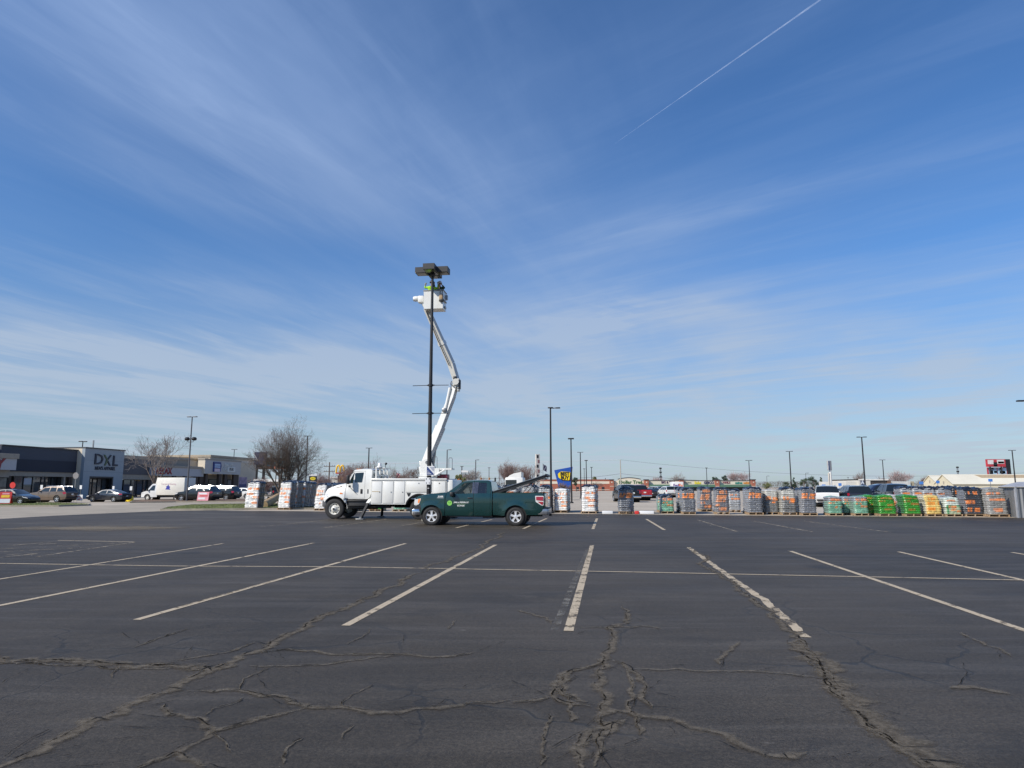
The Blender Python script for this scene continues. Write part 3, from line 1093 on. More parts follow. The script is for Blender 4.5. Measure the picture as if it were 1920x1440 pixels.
# ------------------------------------------------------------------ a small library of ordinary cars
def car_profiles(kind):
    """side shapes, front at x = 0; dims in metres"""
    if kind == 'sedan':
        return dict(L=4.8, w=.90, r=.33, ax=(.92, 3.72), lower=[(.0, .35), (-.02, .55), (.05, .70), (.35, .80), (1.20, .93)], wind=[(1.20, .93), (1.95, 1.38)],
                    roof=[(1.95, 1.38), (2.45, 1.45), (3.0, 1.43), (3.35, 1.36)], rear=[(3.35, 1.36), (4.15, 1.07)], tail=[(4.15, 1.07), (4.68, 1.05), (4.80, .92), (4.80, .55), (4.72, .33)],
                    belt=.93, wins=[[(1.52, .97), (2.05, 1.31), (2.70, 1.35), (2.72, .98)], [(2.79, .98), (2.77, 1.35), (3.12, 1.31), (3.72, 1.04)]], hl=[(.02, .60), (.10, .72), (.48, .79), (.40, .66)],
                    tl=[(4.28, .98), (4.70, .99), (4.78, .86), (4.45, .82)], doors=[1.45, 2.755, 3.55])
    if kind == 'suv':
        return dict(L=4.95, w=.97, r=.38, ax=(.95, 3.85), lower=[(.02, .38), (-.02, .62), (.04, .92), (.30, 1.02), (1.30, 1.15)], wind=[(1.30, 1.15), (2.00, 1.66)],
                    roof=[(2.00, 1.66), (2.6, 1.75), (3.7, 1.74), (4.42, 1.68)], rear=[(4.42, 1.68), (4.82, 1.18)], tail=[(4.82, 1.18), (4.93, 1.05), (4.95, .65), (4.85, .38)],
                    belt=1.15, wins=[[(1.62, 1.19), (2.12, 1.58), (2.80, 1.64), (2.80, 1.19)], [(2.88, 1.19), (2.88, 1.64), (3.62, 1.63), (3.70, 1.19)], [(3.78, 1.19), (3.74, 1.62), (4.35, 1.58), (4.62, 1.22)]],
                    hl=[(.02, .78), (.08, .95), (.55, 1.02), (.42, .86)], tl=[(4.50, 1.13), (4.83, 1.15), (4.92, .98), (4.66, .88)], doors=[1.5, 2.84, 3.74])
    if kind == 'pickup':
        return dict(L=5.8, w=.99, r=.40, ax=(.95, 4.55), lower=[(.02, .42), (-.02, .66), (.03, 1.02), (.25, 1.14), (1.35, 1.24)], wind=[(1.35, 1.24), (2.05, 1.80)],
                    roof=[(2.05, 1.80), (2.5, 1.90), (3.3, 1.90), (3.72, 1.84)], rear=[(3.72, 1.84), (3.90, 1.28)], tail=[(3.90, 1.28), (5.75, 1.28), (5.80, 1.2), (5.80, .62), (5.70, .45)],
                    belt=1.24, wins=[[(1.68, 1.28), (2.18, 1.74), (2.80, 1.81), (2.80, 1.28)], [(2.88, 1.28), (2.88, 1.81), (3.50, 1.79), (3.62, 1.28)]],
                    hl=[(.02, .85), (.06, 1.08), (.42, 1.12), (.34, .90)], tl=[(5.55, 1.24), (5.79, 1.24), (5.79, .88), (5.62, .88)], doors=[1.55, 2.84, 3.78])
    if kind == 'hatch':
        return dict(L=4.5, w=.89, r=.33, ax=(.85, 3.50), lower=[(.0, .33), (-.02, .52), (.06, .66), (.40, .82), (1.10, .96)], wind=[(1.10, .96), (2.00, 1.45)],
                    roof=[(2.00, 1.45), (2.5, 1.51), (3.2, 1.48), (3.7, 1.40)], rear=[(3.70, 1.40), (4.32, .98)], tail=[(4.32, .98), (4.48, .88), (4.50, .55), (4.42, .33)],
                    belt=.96, wins=[[(1.50, 1.0), (2.12, 1.38), (2.66, 1.42), (2.66, 1.0)], [(2.74, 1.0), (2.74, 1.42), (3.3, 1.38), (3.75, 1.06)]], hl=[(.05, .58), (.12, .68), (.62, .84), (.50, .68)],
                    tl=[(4.05, .95), (4.33, .95), (4.44, .82), (4.2, .76)], doors=[1.4, 2.70, 3.45])


def make_car(kind, name, paint, label, cat, loc, rz, group=None, rack=False, plate=True):
    P = car_profiles(kind)
    w, belt = P['w'], P['belt']
    ztop = max(z for _, z in P['roof'])
    L = P['L']

    def yf(x, z):
        e = 1 - 0.16 * smooth(x, 0.55, -0.05) - 0.10 * smooth(x, L - .5, L)
        y = w * e
        if z < .62:
            y -= 0.05 * ((.62 - z) / .3) ** 2
        if z > belt:
            y -= 0.24 * min(1.2, (z - belt) / (ztop - belt)) ** 1.15 + .015
        else:
            y -= 0.03 * max(0, (z - .75) / (belt - .75)) ** 2
        return y

    root = thing(name, label, cat, loc, rz, group)
    zb = .26 if kind != 'pickup' else .38
    (fa, ra), r = P['ax'], P['r']
    ar = r + .065
    top = P['lower'] + P['wind'][1:] + P['roof'][1:] + P['rear'][1:] + P['tail'][1:]
    bottom = [(ra + ar, zb + .03)] + arc(ra, r, ar, -8, 188, 16) + [(ra - ar, zb)] + [(fa + ar, zb)] + arc(fa, r, ar, -8, 188, 16) + [(fa - ar, zb + .03)]
    outline = top + bottom
    wins = [rpoly(q, .06) for q in P['wins']]
    mb = MB()
    zc = [.45, .62, .75, belt, belt + .06, (belt + ztop) / 2, ztop - .12]
    xc = [.2, .5, 1.0, 1.6, 2.2, 3.0, 3.6, L - .5, L - .2]
    for s in (-1, 1):
        panel(outline, wins, yf, s, xc, zc, mb=mb)
    crown_r = lambda x: 0.035
    hood = dense(P['lower'], .15)
    skin(hood, yf, lambda x: .05 * smooth(x, -.1, .6), mb)
    skin(dense(P['roof'], .2), yf, crown_r, mb)
    skin(dense(P['tail'], .15), yf, lambda x: .02, mb)
    if kind == 'pickup':
        pass
    body = mb.build('body', paint, root, smooth=32)
    g = MB()
    skin(dense(P['wind'], .15), yf, crown_r, g, inset=-.002)
    g.build('windshield', M_GLASS, root, smooth=40)
    g = MB()
    skin(dense(P['rear'], .15), yf, crown_r, g, inset=-.002)
    g.build('rear_window', M_GLASS, root, smooth=40)
    for s in (-1, 1):
        for q in wins:
            panel(q, [], yf, s, zcuts=[belt + .15, belt + .3], mb=None, off=-.012).build('side_window', M_GLASS, root, smooth=40)
        on_side(rpoly(P['hl'], .04), yf, s).build('headlight', M_LAMP, root)
        on_side(rpoly(P['tl'], .04), yf, s).build('taillight', M_RED, root)
        MB().rbox((P['wins'][0][0][0] + .1, s * (w + .08), belt + .08), (.14, .20, .14), .04).build('mirror', paint, root, smooth=40)
        for q in P['doors'][1:]:
            MB().rbox((q - .16, s * (w - .02), belt - .14), (.2, .05, .035), .012).build('door_handle', paint, root, smooth=40)
    # seams, sills, underside, bumpers
    u = MB()
    u.box((L / 2, 0, zb + .12), (L - .5, 2 * w - .24, .3))
    for xx in (fa, ra):
        u.cyl((xx, -w + .1, r + .02), (xx, w - .1, r + .02), ar - .02, n=24)
    u.build('underbody', M_UNDER, root)
    for q in P['doors']:
        for s in (-1, 1):
            MB().box((q, s * (yf(q, belt - .3) - .004), (belt + zb + .2) / 2), (.016, .012, belt - zb - .25)).build('door_seam', M_BLACK, root)
    MB().box((-.015, 0, .50), (.05, 1.2 * w, .16)).build('lower_grille', M_BLACK, root)
    for s in (-1, 1):
        MB().rbox((L - .01 - (.05 if kind != 'pickup' else 0), s * (w * .88 - .13), belt - .16), (.06, .20 if kind != 'pickup' else .14, .17 if kind != 'pickup' else .34), .02).build('rear_lamp', M_RED, root, smooth=40)
    MB().rbox((L + .01, 0, .58), (.12, 1.7 * w, .16 if kind != 'pickup' else .22), .04).build('rear_bumper', M_CHROME if kind == 'pickup' else M_BLACK, root, smooth=40)
    if plate:
        MB().box((L + .004, 0, belt - .25), (.012, .30, .15)).build('licence_plate', M_WHITE, root)
    if rack:
        k = MB()
        for s in (-1, 1):
            k.tube([(2.1, s * (w - .32), ztop + .0), (2.3, s * (w - .32), ztop + .05), (4.1, s * (w - .32), ztop + .04), (4.3, s * (w - .32), ztop - .02)], .02)
        k.build('roof_rack', M_CHROME, root, smooth=40)
    if kind == 'pickup':   # open bed
        MB().box((4.85, 0, 1.285), (1.75, 1.72, .01)).build('bed_cover', M_BLACK, root)
    for s in (-1, 1):
        for xx in (fa, ra):
            add_wheel(root, xx, s * (w - .12), r, .22, r * .66, 'five', None, s)
    return root


def carpaint(name, col, rough=0.22, metal=0.25):
    return mat(name, col, rough, metal=metal, spec=0.5, coat=1.0, var=0.05, vs=1.2, dirt=((0.25, 0.22, 0.18), 0.06))


PT_BLACK = carpaint('black_car_paint', (0.010, 0.011, 0.014))
PT_NAVY = carpaint('charcoal_car_paint', (0.022, 0.024, 0.034))
PT_BROWN = carpaint('bronze_car_paint', (0.16, 0.115, 0.085))
PT_WHITE = carpaint('white_car_paint', (0.66, 0.66, 0.65), metal=0.0)
PT_SILVER = carpaint('silver_car_paint', (0.42, 0.43, 0.44))
PT_RED = carpaint('red_car_paint', (0.42, 0.015, 0.02), metal=0.1)
PT_BLUE = carpaint('dark_blue_car_paint', (0.02, 0.03, 0.07))
# ================================================================== green pickup
def yf_pick(x, z):
    y = 0.985
    if x < -.35:
        y -= 0.20 * smooth(x, -.35, -.90)
    if x > 4.6:
        y -= 0.03 * smooth(x, 4.6, 4.95)
    if z < .75:
        y -= 0.045 * ((.75 - z) / .35) ** 2
    if z > 1.02:
        y -= 0.03 * min(1, (z - 1.02) / .33) ** 2
    if z > 1.36 and .5 < x < 2.9:
        y -= 0.215 * ((z - 1.36) / .55) ** 1.1 + .01
    for cx in (0.0, 3.68):                # flared wheel arches
        d = math.hypot(x - cx, z - .40)
        y += 0.038 * smooth(d, .68, .50)
    return y


M_ALLOY = mat('bright_alloy', (.74, .74, .75), .25, metal=.35, coat=.6, var=.04)
PK = thing('pickup_truck', 'dark green extended cab pickup truck with a raised black bed cover', 'pickup truck')
M_GREEN = mat('dark_green_paint', (0.003, 0.036, 0.034), 0.26, metal=0.25, coat=1.0, var=0.05, vs=1.0, dirt=((0.08, 0.08, 0.07), 0.10))
M_GLASSP = glassmat('see_through_car_glass', (0.03, 0.04, 0.04), 0.38)
ar = .475
arch_f = arc(0, .40, ar, 205, -25, 22)[::-1]
arch_r = arc(3.68, .40, ar, 205, -25, 22)[::-1]
zs = [.45, .55, .65, .75, .85, .95, 1.05, 1.15, 1.25, 1.36, 1.40, 1.5, 1.6, 1.7, 1.8, 1.86]
xsA = [-.75, -.6, -.45, -.35, -.2, 0, .2, .4]
# front fender + front clip
f_out = [(-.80, .66), (-.84, .80), (-.83, 1.00), (-.76, 1.17), (-.62, 1.25), (-.30, 1.315), (.10, 1.365), (.46, 1.40), (.66, 1.405), (.62, 1.30), (.59, 1.15), (.575, .70), (.575, .42), (.47, .40)] + arc(0, .40, ar, 0, 175, 20) + [(-.52, .60)]
mb = MB()
for s in (-1, 1):
    panel(f_out, [], yf_pick, s, xsA, zs, mb=mb)
skin(dense([(-.80, .66), (-.84, .80), (-.83, 1.00), (-.76, 1.17), (-.62, 1.25), (-.30, 1.315), (.10, 1.365), (.46, 1.40), (.66, 1.405)], .1), yf_pick, lambda x: .035 * smooth(x, -.8, -.4), mb)
mb.build('fender_and_hood', M_GREEN, PK, smooth=35)
# doors: outlines and windows
d1 = [(.595, .42), (.595, .72), (.61, 1.15), (.66, 1.38), (.72, 1.43), (1.28, 1.835), (1.38, 1.875), (1.835, 1.90), (1.835, .42)]
w1 = rpoly([(.93, 1.385), (1.36, 1.79), (1.45, 1.83), (1.775, 1.845), (1.775, 1.375), (1.06, 1.345)], .03)
d2 = [(1.855, .42), (1.855, 1.90), (2.46, 1.90), (2.56, 1.84), (2.585, 1.36), (2.565, .42)]
w2 = rpoly([(2.035, 1.375), (2.045, 1.83), (2.40, 1.825), (2.425, 1.375)], .03)
for s in (-1, 1):
    dd = panel(d1, [w1], yf_pick, s, [.8, 1.1, 1.4, 1.7], zs).build('door', M_GREEN, PK, smooth=35)
    panel(w1, [], yf_pick, s, [1.2, 1.5], zs, off=-.02).build('window', M_GLASSP, dd, smooth=40)
    MB().rbox((1.70, s * (yf_pick(1.7, 1.17) + .015), 1.17), (.21, .05, .045), .015).build('handle', M_BLACK, dd, smooth=40)
    if s < 0:
        bp = MB()
        bp.prism([(1.775, 1.375), (1.775, 1.845), (1.845, 1.85), (1.845, 1.37)], .0, .006, lambda a, b, h: (a, -(yf_pick(a, b) + h), b))
        bp.prism([(1.86, 1.37), (1.86, 1.85), (2.045, 1.85), (2.035, 1.37)], .0, .006, lambda a, b, h: (a, -(yf_pick(a, b) + h), b))
        bp.build('gloss_pillar', mat('satin_pillar', (.11, .11, .13), .15, metal=.6, coat=1, var=.3, vs=4), dd)
    d_2 = panel(d2, [w2], yf_pick, s, [2.1, 2.3], zs).build('rear_door', M_GREEN, PK, smooth=35)
    panel(w2, [], yf_pick, s, [2.2], zs, off=-.02).build('window', glassmat('dark_tint_glass', (0.015, 0.02, 0.03), 0.85), d_2, smooth=40)
# roof, pillars, back of cab
mb = MB()
roof = [(1.30, 1.845), (1.42, 1.895), (1.70, 1.925), (2.1, 1.935), (2.45, 1.925), (2.58, 1.88)]
skin(dense(roof, .1), yf_pick, lambda x: .03, mb)
skin([(2.58, 1.88), (2.64, 1.60), (2.66, 1.36), (2.66, .45)], yf_pick, lambda x: 0, mb)
for s in (-1, 1):
    panel([(.66, 1.405), (1.30, 1.845), (1.42, 1.895), (1.70, 1.925), (2.1, 1.935), (2.45, 1.925), (2.58, 1.88), (2.64, 1.60), (2.66, 1.36), (2.65, .44), (2.575, .42), (2.595, 1.36), (2.57, 1.845), (2.465, 1.91), (1.38, 1.885), (1.27, 1.84), (.70, 1.425)], [], yf_pick, s, [1, 1.6, 2.2], zs, mb=mb)
mb.build('cab_roof', M_GREEN, PK, smooth=35)
g = MB()
skin(dense([(.68, 1.41), (1.30, 1.84)], .1), yf_pick, lambda x: .05, g, inset=.02)
g.build('windshield', M_GLASSP, PK, smooth=50)
mb = MB()
mb.box((.60, 0, 1.395), (.24, 1.7, .03), rot=(0, -.12, 0))
mb.build('cowl', M_BLACK, PK)
# inside: seats, dash, wheel
mb = MB()
for s in (-.42, .42):
    mb.rbox((1.55, s, .98), (.55, .52, .2), .06)
    mb.rbox((1.86, s, 1.28), (.16, .50, .62), .06, rot=(0, -.2, 0))
    mb.rbox((1.95, s, 1.62), (.10, .26, .17), .04)
mb.rbox((.92, 0, 1.22), (.42, 1.6, .22), .06)
mb.tube([(1.22 + .12 * math.cos(a) * .4, -.42 + .19 * math.sin(a), 1.27 + .17 * math.cos(a)) for a in [k * PI / 8 for k in range(17)]], .016, 6)
mb.box((1.6, 0, .55), (2.1, 1.75, .1))
mb.box((1.6, .90, .95), (2.0, .02, .75))
mb.build('interior', mat('dark_interior', (0.03, 0.028, 0.027), .8), PK, smooth=35)
# bed
b_out = [(2.70, .46), (2.69, 1.37), (2.72, 1.395), (4.80, 1.385), (4.87, 1.36), (4.89, 1.15), (4.88, .60), (4.84, .46), (4.16, .46)] + arc(3.68, .40, ar, 5, 175, 20) + [(3.20, .42)]
mb = MB()
for s in (-1, 1):
    panel(b_out, [], yf_pick, s, [2.9, 3.1, 3.25, 3.4, 3.55, 3.68, 3.8, 3.95, 4.1, 4.25, 4.5, 4.7], zs, thick=.03, mb=mb)
    mb.box((3.77, s * .90, 1.385), (2.14, .10, .03))
mb.box((2.715, 0, 1.0), (.03, 1.84, .78))
mb.box((3.78, 0, .72), (2.1, 1.8, .03))
mb.build('cargo_bed', M_GREEN, PK, smooth=35)
tg = MB()
tg.rbox((4.90, 0, 1.0), (.05, 1.72, .72), .015)
tg.build('tailgate', M_GREEN, PK, smooth=35)
for s in (-1, 1):
    tl = on_side(rpoly([(4.53, 1.27), (4.89, 1.265), (4.885, .86), (4.79, .865), (4.55, 1.02)], .03), yf_pick, s, -.01, .012).build('taillight', M_WHITE, PK)
    on_side(rpoly([(4.57, 1.235), (4.87, 1.235), (4.87, 1.06), (4.57, 1.09)], .02), yf_pick, s, .008, .020).build('red_lens', M_RED, tl)
    on_side(rpoly([(4.63, 1.03), (4.87, 1.015), (4.86, .895), (4.80, .895)], .02), yf_pick, s, .008, .020).build('red_lens', M_RED, tl)
    hl = on_side(rpoly([(-.835, .87), (-.80, 1.10), (-.52, 1.145), (-.475, 1.12), (-.58, .90), (-.72, .84)], .03), yf_pick, s, -.02, .012).build('headlight', M_LAMP, PK)
    on_side(rpoly([(-.62, 1.12), (-.50, 1.12), (-.58, .94), (-.64, .95)], .02), yf_pick, s, .008, .018).build('turn_signal', M_AMBER, hl)
    MB().rbox((.93, s * 1.12, 1.33), (.17, .22, .20), .05).cyl((.95, s * .93, 1.30), (.94, s * 1.06, 1.30), .035).build('mirror', M_BLACK, PK, smooth=40)
# bumpers, grille, trim
mb = MB()
mb.rbox((-.83, 0, .56), (.17, 1.78, .28), .06)
for s in (-1, 1):
    mb.rbox((-.66, s * .88, .56), (.30, .14, .27), .05, rot=(0, 0, -s * .25))
fb = mb.build('front_bumper', M_CHROME, PK, smooth=40)
for s in (-1, 1):
    MB().cyl((-.86, s * .72, .53), (-.93, s * .72, .53), .07, n=14).build('fog_light', M_LAMP, fb)
mb = MB()
mb.rbox((-.845, 0, .98), (.06, 1.1, .36), .03)
mb.build('grille', M_CHROME, PK, smooth=40)
for s in (-1, 1):
    mb = MB()
    mb.add(*(lambda q: (q.v, q.f))(panel([(-.80, .69), (-.84, .80), (-.825, .87), (-.72, .835), (-.58, .90), (-.50, .86), (-.47, .74), (-.52, .60), (-.62, .66)], [], yf_pick, s, [-.7, -.6], zs, off=.006)))
    mb.add(*(lambda q: (q.v, q.f))(panel([(-.80, .42), (-.80, .70), (-.52, .60), (-.47, .42), (-.55, .34), (-.72, .34)], [], yf_pick, s, [-.7, -.6], zs, off=-.02)))
    mb.build('lower_fascia', M_BLACK, PK)
mb = MB()
mb.rbox((4.97, 0, .595), (.24, 1.74, .25), .03)
for s in (-1, 1):
    mb.rbox((4.83, s * .91, .60), (.42, .10, .25), .03)
rb = mb.build('rear_bumper', mat('brushed_bumper', (.45, .45, .46), .3, metal=.9, var=.08), PK, smooth=40)
MB().rbox((5.0, 0, .735), (.22, 1.6, .04), .012).box((5.10, 0, .44), (.12, .1, .1)).build('bumper_step', M_BLACK, rb, smooth=40)
# underside
mb = MB()
mb.box((2.0, 0, .50), (5.4, 1.2, .18))
mb.box((1.62, 0, .42), (2.1, 1.82, .10))
mb.box((2.65, .0, .40), (.9, 1.3, .16))
for xx in (0, 3.68):
    mb.cyl((xx, -.93, .42), (xx, .93, .42), ar - .01, n=28)
mb.cyl((3.68, -.8, .40), (3.68, .8, .40), .07)
mb.tube([(2.4, .5, .38), (3.3, .55, .36), (4.7, .6, .38)], .035)
mb.build('underbody', M_UNDER, PK)
# bed cover raised on struts
cv = MB()
cv.rbox((0, 0, 0), (2.40, 1.80, .075), .02)
cv.box((0, 0, -.075), (2.34, 1.76, .09))
ang = math.atan2(.70, 2.25)
CVR = put('bed_cover', cv.mesh('bed_cover', mat('black_bed_cover', (.010, .010, .012), .28, coat=.6, var=.2), 40), PK, (2.70 + 1.13, 0, 1.43 + .355))
CVR.rotation_euler = (0, -ang, 0)
MB().rbox((1.20, 0, .0), (.10, 1.78, .12), .03).build('rear_lip', M_BLACK, CVR, smooth=40)
for s in (-1, 1):
    MB().box((0, s * .905, .034), (2.38, .012, .016)).build('edge_rail', mat('alloy_rail', (.55, .55, .55), .3, metal=.9), CVR)
    MB().tube([(3.95, s * .80, 1.36), (4.42, s * .80, 1.90)], .012, 6).build('strut', M_BLACK, PK)
    MB().tube([(4.18, s * .80, 1.36), (4.55, s * .80, 1.94)], .010, 6).build('strut', M_BLACK, PK)
# lettering and badge on the doors
M_LET = mat('white_lettering', (.75, .76, .74), .5, var=.03)
ys = lambda x, z, h=.006: -(yf_pick(x, z) + h)
bd = on_side([(0.80 + .108 * math.cos(a), .955 + .108 * math.sin(a)) for a in [k * PI / 14 for k in range(28)]], yf_pick, -1, 0, .007).build('round_badge', mat('lime_badge', (.26, .62, .12), .5, var=.04), PK)
lv = MB()
for sx_ in (-1, 1):
    lv.prism([(.80 + sx_ * .012, .93), (.80 + sx_ * .055, .965), (.80 + sx_ * .05, 1.02), (.80 + sx_ * .012, 1.0)], .007, .011, lambda a, b, h: (a, -(yf_pick(a, b) + h), b))
lv.box((.80, ys(.8, .9, .008), .905), (.1, .006, .010))
lv.build('badge_leaf', mat('badge_leaf_green', (.08, .33, .03), .5), bd)
text('door_lettering', 'JAMES N. DURHAM, LLC', .088, M_LET, PK, (1.315, ys(1.3, .985, .004), .985), (1, 0, 0), (0, .05, 1), .002, .0025, sx=.70)
text('door_lettering', 'Landscape Maintenance', .056, mat('pale_green_lettering', (.42, .58, .36), .5), PK, (1.31, ys(1.3, .915, .004), .915), (1, 0, 0), (0, 0, 1), .002, 0, sx=.72)
text('door_lettering', '812-719-0276', .080, M_LET, PK, (1.30, ys(1.3, .84, .004), .84), (1, 0, 0), (0, 0, 1), .002, .003, sx=.70)
text('fender_lettering', 'DU-6288', .085, M_LET, PK, (.395, ys(.39, 1.235, .004), 1.235), (1, 0, 0), (0, .15, 1), .002, .003, sx=.72)
MB().box((.385, ys(.38, 1.175, .004), 1.178), (.29, .004, .014)).build('fender_lettering', M_LET, PK)
for xx in (0, 3.68):
    for s in (-1, 1):
        add_wheel(PK, xx, s * .865, .392, .26, .252, 'five', M_ALLOY, s)
pf = G(808.5, 985.2)
PK.location = Vector((pf.x, pf.y, .004)) + DV * .98
PK.rotation_euler = (0, 0, YAW)
# ================================================================== white bucket truck
M_BTW = mat('utility_white', (0.74, 0.74, 0.71), 0.32, coat=0.4, var=0.03, vs=1.2, dirt=((0.50, 0.47, 0.40), 0.22))
M_BOOMG = mat('fibreglass_boom', (0.62, 0.61, 0.57), 0.45, var=0.05, vs=2, dirt=((0.4, 0.38, 0.34), 0.3))
M_SEAM = mat('door_shadow_gap', (0.10, 0.10, 0.10), 0.8)
M_STEEL = mat('bare_steel', (0.30, 0.30, 0.30), 0.4, metal=0.8)

bf = G(627, 973.0)
BT = thing('bucket_truck', 'white bucket truck with raised folding boom and outriggers down', 'bucket truck')
BT.location = Vector((bf.x, bf.y, .004)) + DV * 1.02
BT.rotation_euler = (0, 0, YAW)
B0 = BT.location.copy()


def LB(px, py, yl):
    """local point of the bucket truck on the plane y = yl under a photograph pixel"""
    d = ray(px, py)
    c = Vector((0, 0, CAMH))
    t = (B0 + DV * yl - c).dot(DV) / d.dot(DV)
    p = c + d * t
    return Vector(((p - B0).dot(EV), yl, p.z - .004))


def yf_bt(x, z):
    y = 1.06
    if x < .35:
        y -= .24 * smooth(x, .35, -.75)
    if x < .6:
        d = math.hypot(x, z - .51)
        y += (.10 + .10 * smooth(x, .2, -.5)) * smooth(d, .98, .74) * (1 if z < 1.45 else 0.6)
        if z > 1.35:
            y -= .16 * smooth(z, 1.35, 1.8)
    if x >= .5 and z > 1.85:
        y -= .13 * ((z - 1.85) / .7) ** 1.2
    if z < 1.25 and x > .6:
        y -= .03 * ((1.25 - z) / .25)
    return y


zs = [.6, .8, 1.0, 1.1, 1.25, 1.35, 1.45, 1.55, 1.65, 1.75, 1.85, 2.0, 2.2, 2.4]
ho = [(-.66, .98), (-.655, 1.10), (-.61, 1.35), (-.50, 1.54), (-.30, 1.63), (.0, 1.725), (.53, 1.815), (.53, 1.05), (.63, .98), (.64, .53), (.60, .53)] + arc(0, .51, .67, 2, 148, 22)
mb = MB()
for s in (-1, 1):
    panel(ho, [], yf_bt, s, [-.5, -.35, -.2, 0, .2, .35, .5], zs, mb=mb)
skin(dense([(-.66, .98), (-.655, 1.10), (-.61, 1.35), (-.50, 1.54), (-.30, 1.63), (.0, 1.725), (.53, 1.815)], .1), yf_bt, lambda x: .07 * smooth(x, -.66, -.2), mb)
mb.build('hood', M_BTW, BT, smooth=35)
MB().rbox((-.60, 0, .80), (.24, 2.0, .34), .04).build('front_bumper', mat('grey_bumper', (.12, .12, .125), .5, var=.2), BT, smooth=40)
MB().rbox((-.665, 0, 1.24), (.05, .95, .42), .03).build('grille', M_CHROME, BT, smooth=40)
for s in (-1, 1):
    on_side([(-.63, 1.08), (-.60, 1.25), (-.40, 1.32), (-.38, 1.15)], yf_bt, s, -.01, .012).build('headlight', M_LAMP, BT)
    on_side([(-.03, 1.585), (.02, 1.63), (.33, 1.715), (.345, 1.68), (.25, 1.62)], yf_bt, s, -.01, .012).build('hood_vent', M_BLACK, BT)
    on_side([(.27, 1.28), (.29, 1.36), (.42, 1.33), (.43, 1.28)], yf_bt, s, -.01, .015).build('turn_signal', M_AMBER, BT)
# cab with door and windows
c_out = [(.545, 1.05), (.545, 1.82), (.62, 1.86), (.93, 2.46), (1.0, 2.53), (1.30, 2.565), (1.88, 2.565), (1.95, 2.50), (1.95, 1.30), (1.86, 1.10), (1.74, 1.02), (.65, 1.02)]
d_out = [(.575, 1.07), (.575, 1.80), (.655, 1.86), (.955, 2.44), (1.58, 2.46), (1.60, 1.9), (1.60, 1.07)]
wq = rpoly([(.70, 1.81), (.955, 2.36), (1.0, 2.38), (.965, 1.84)], .02)
wm = rpoly([(1.04, 1.87), (1.045, 2.37), (1.51, 2.40), (1.46, 1.87)], .05)
mb = MB()
for s in (-1, 1):
    panel(c_out, [[(x + (.012 if x > 1.1 else -.012), z + (.012 if z > 1.7 else -.012)) for x, z in d_out]], yf_bt, s, [.7, 1.2, 1.7], zs, mb=mb)
skin(dense([(.93, 2.46), (1.0, 2.53), (1.30, 2.565), (1.88, 2.565), (1.95, 2.50)], .12), yf_bt, lambda x: .05, mb)
skin([(1.95, 2.50), (1.97, 2.2), (1.97, 1.9), (1.95, 1.30), (1.86, 1.10), (1.74, 1.02)], yf_bt, lambda x: 0, mb)
mb.build('cab', M_BTW, BT, smooth=35)
for s in (-1, 1):
    d = panel(d_out, [wq, wm], yf_bt, s, [.7, 1.2], zs, mb=None).build('door', M_BTW, BT, smooth=35)
    panel(wq, [], yf_bt, s, zcuts=zs, off=-.015).build('window', glassmat('truck_door_glass', (.012, .022, .022), .93), d)
    panel(wm, [], yf_bt, s, zcuts=zs, off=-.015).build('window', glassmat('truck_door_glass'), d)
    MB().rbox((1.43, s * (yf_bt(1.43, 1.42) + .008), 1.42), (.115, .03, .24), .015).build('handle', M_BLACK, d, smooth=40)
    MB().box((1.78, s * (yf_bt(1.78, 1.4) + .002), 1.42), (.05, .02, .22)).build('marker', M_BLACK, BT)
    m_ = MB()
    m_.rbox((.80, s * 1.36, 2.02), (.12, .26, .46), .04)
    m_.rbox((.86, s * 1.27, 1.68), (.10, .13, .10), .03)
    m_.tube([(.84, s * 1.30, 1.68), (1.15, s * 1.12, 1.32)], .014, 6)
    m_.tube([(.82, s * 1.34, 2.24), (.98, s * 1.0, 2.42)], .014, 6)
    m_.build('mirror', M_BLACK, BT, smooth=40)
g = MB()
skin(dense([(.56, 1.84), (.93, 2.455)], .12), yf_bt, lambda x: .06, g, inset=.05)
g.build('windshield', M_GLASS, BT, smooth=50)
for s in (-1, 1):
    MB().prism(rpoly([(.30, 1.95), (.30, 2.36), (.78, 2.36), (.78, 1.95)], .06), 1.966, 1.978, lambda a, b, h, s=s: (h, s * a, b)).build('back_window', M_GLASS, BT)
mb = MB()
mb.rbox((1.18, -.02, .93), (1.06, 2.04, .07), .02)
mb.rbox((1.18, 0, .74), (1.06, 1.94, .42), .03)
mb.rbox((1.18, -1.02, .70), (1.0, .16, .04), .01)
mb.build('step_box', M_BLACK, BT, smooth=40)
for k in range(5):
    MB().cyl((1.0, .30 * (k - 2), 2.57), (1.0, .30 * (k - 2), 2.61), .03, n=8).build('marker_light', M_AMBER, BT)
# chassis
mb = MB()
for s in (-1, 1):
    mb.box((2.9, s * .43, .86), (6.6, .09, .26))
mb.box((0, 0, .62), (.14, 1.8, .14))
mb.box((1.2, .7, .68), (1.0, .5, .45))
mb.cyl((4.57, -.9, .52), (4.57, .9, .52), .11)
mb.cyl((4.57, -.2, .52), (4.57, .2, .52), .24)
mb.tube([(.3, -.1, .75), (4.5, 0, .6)], .06)
mb.box((0, 0, 1.02), (1.0, 1.5, .5))
mb.box((2.6, -.85, .66), (.7, .3, .2))
mb.box((3.3, .6, .64), (1.0, .5, .2))
mb.build('chassis', M_UNDER, BT)
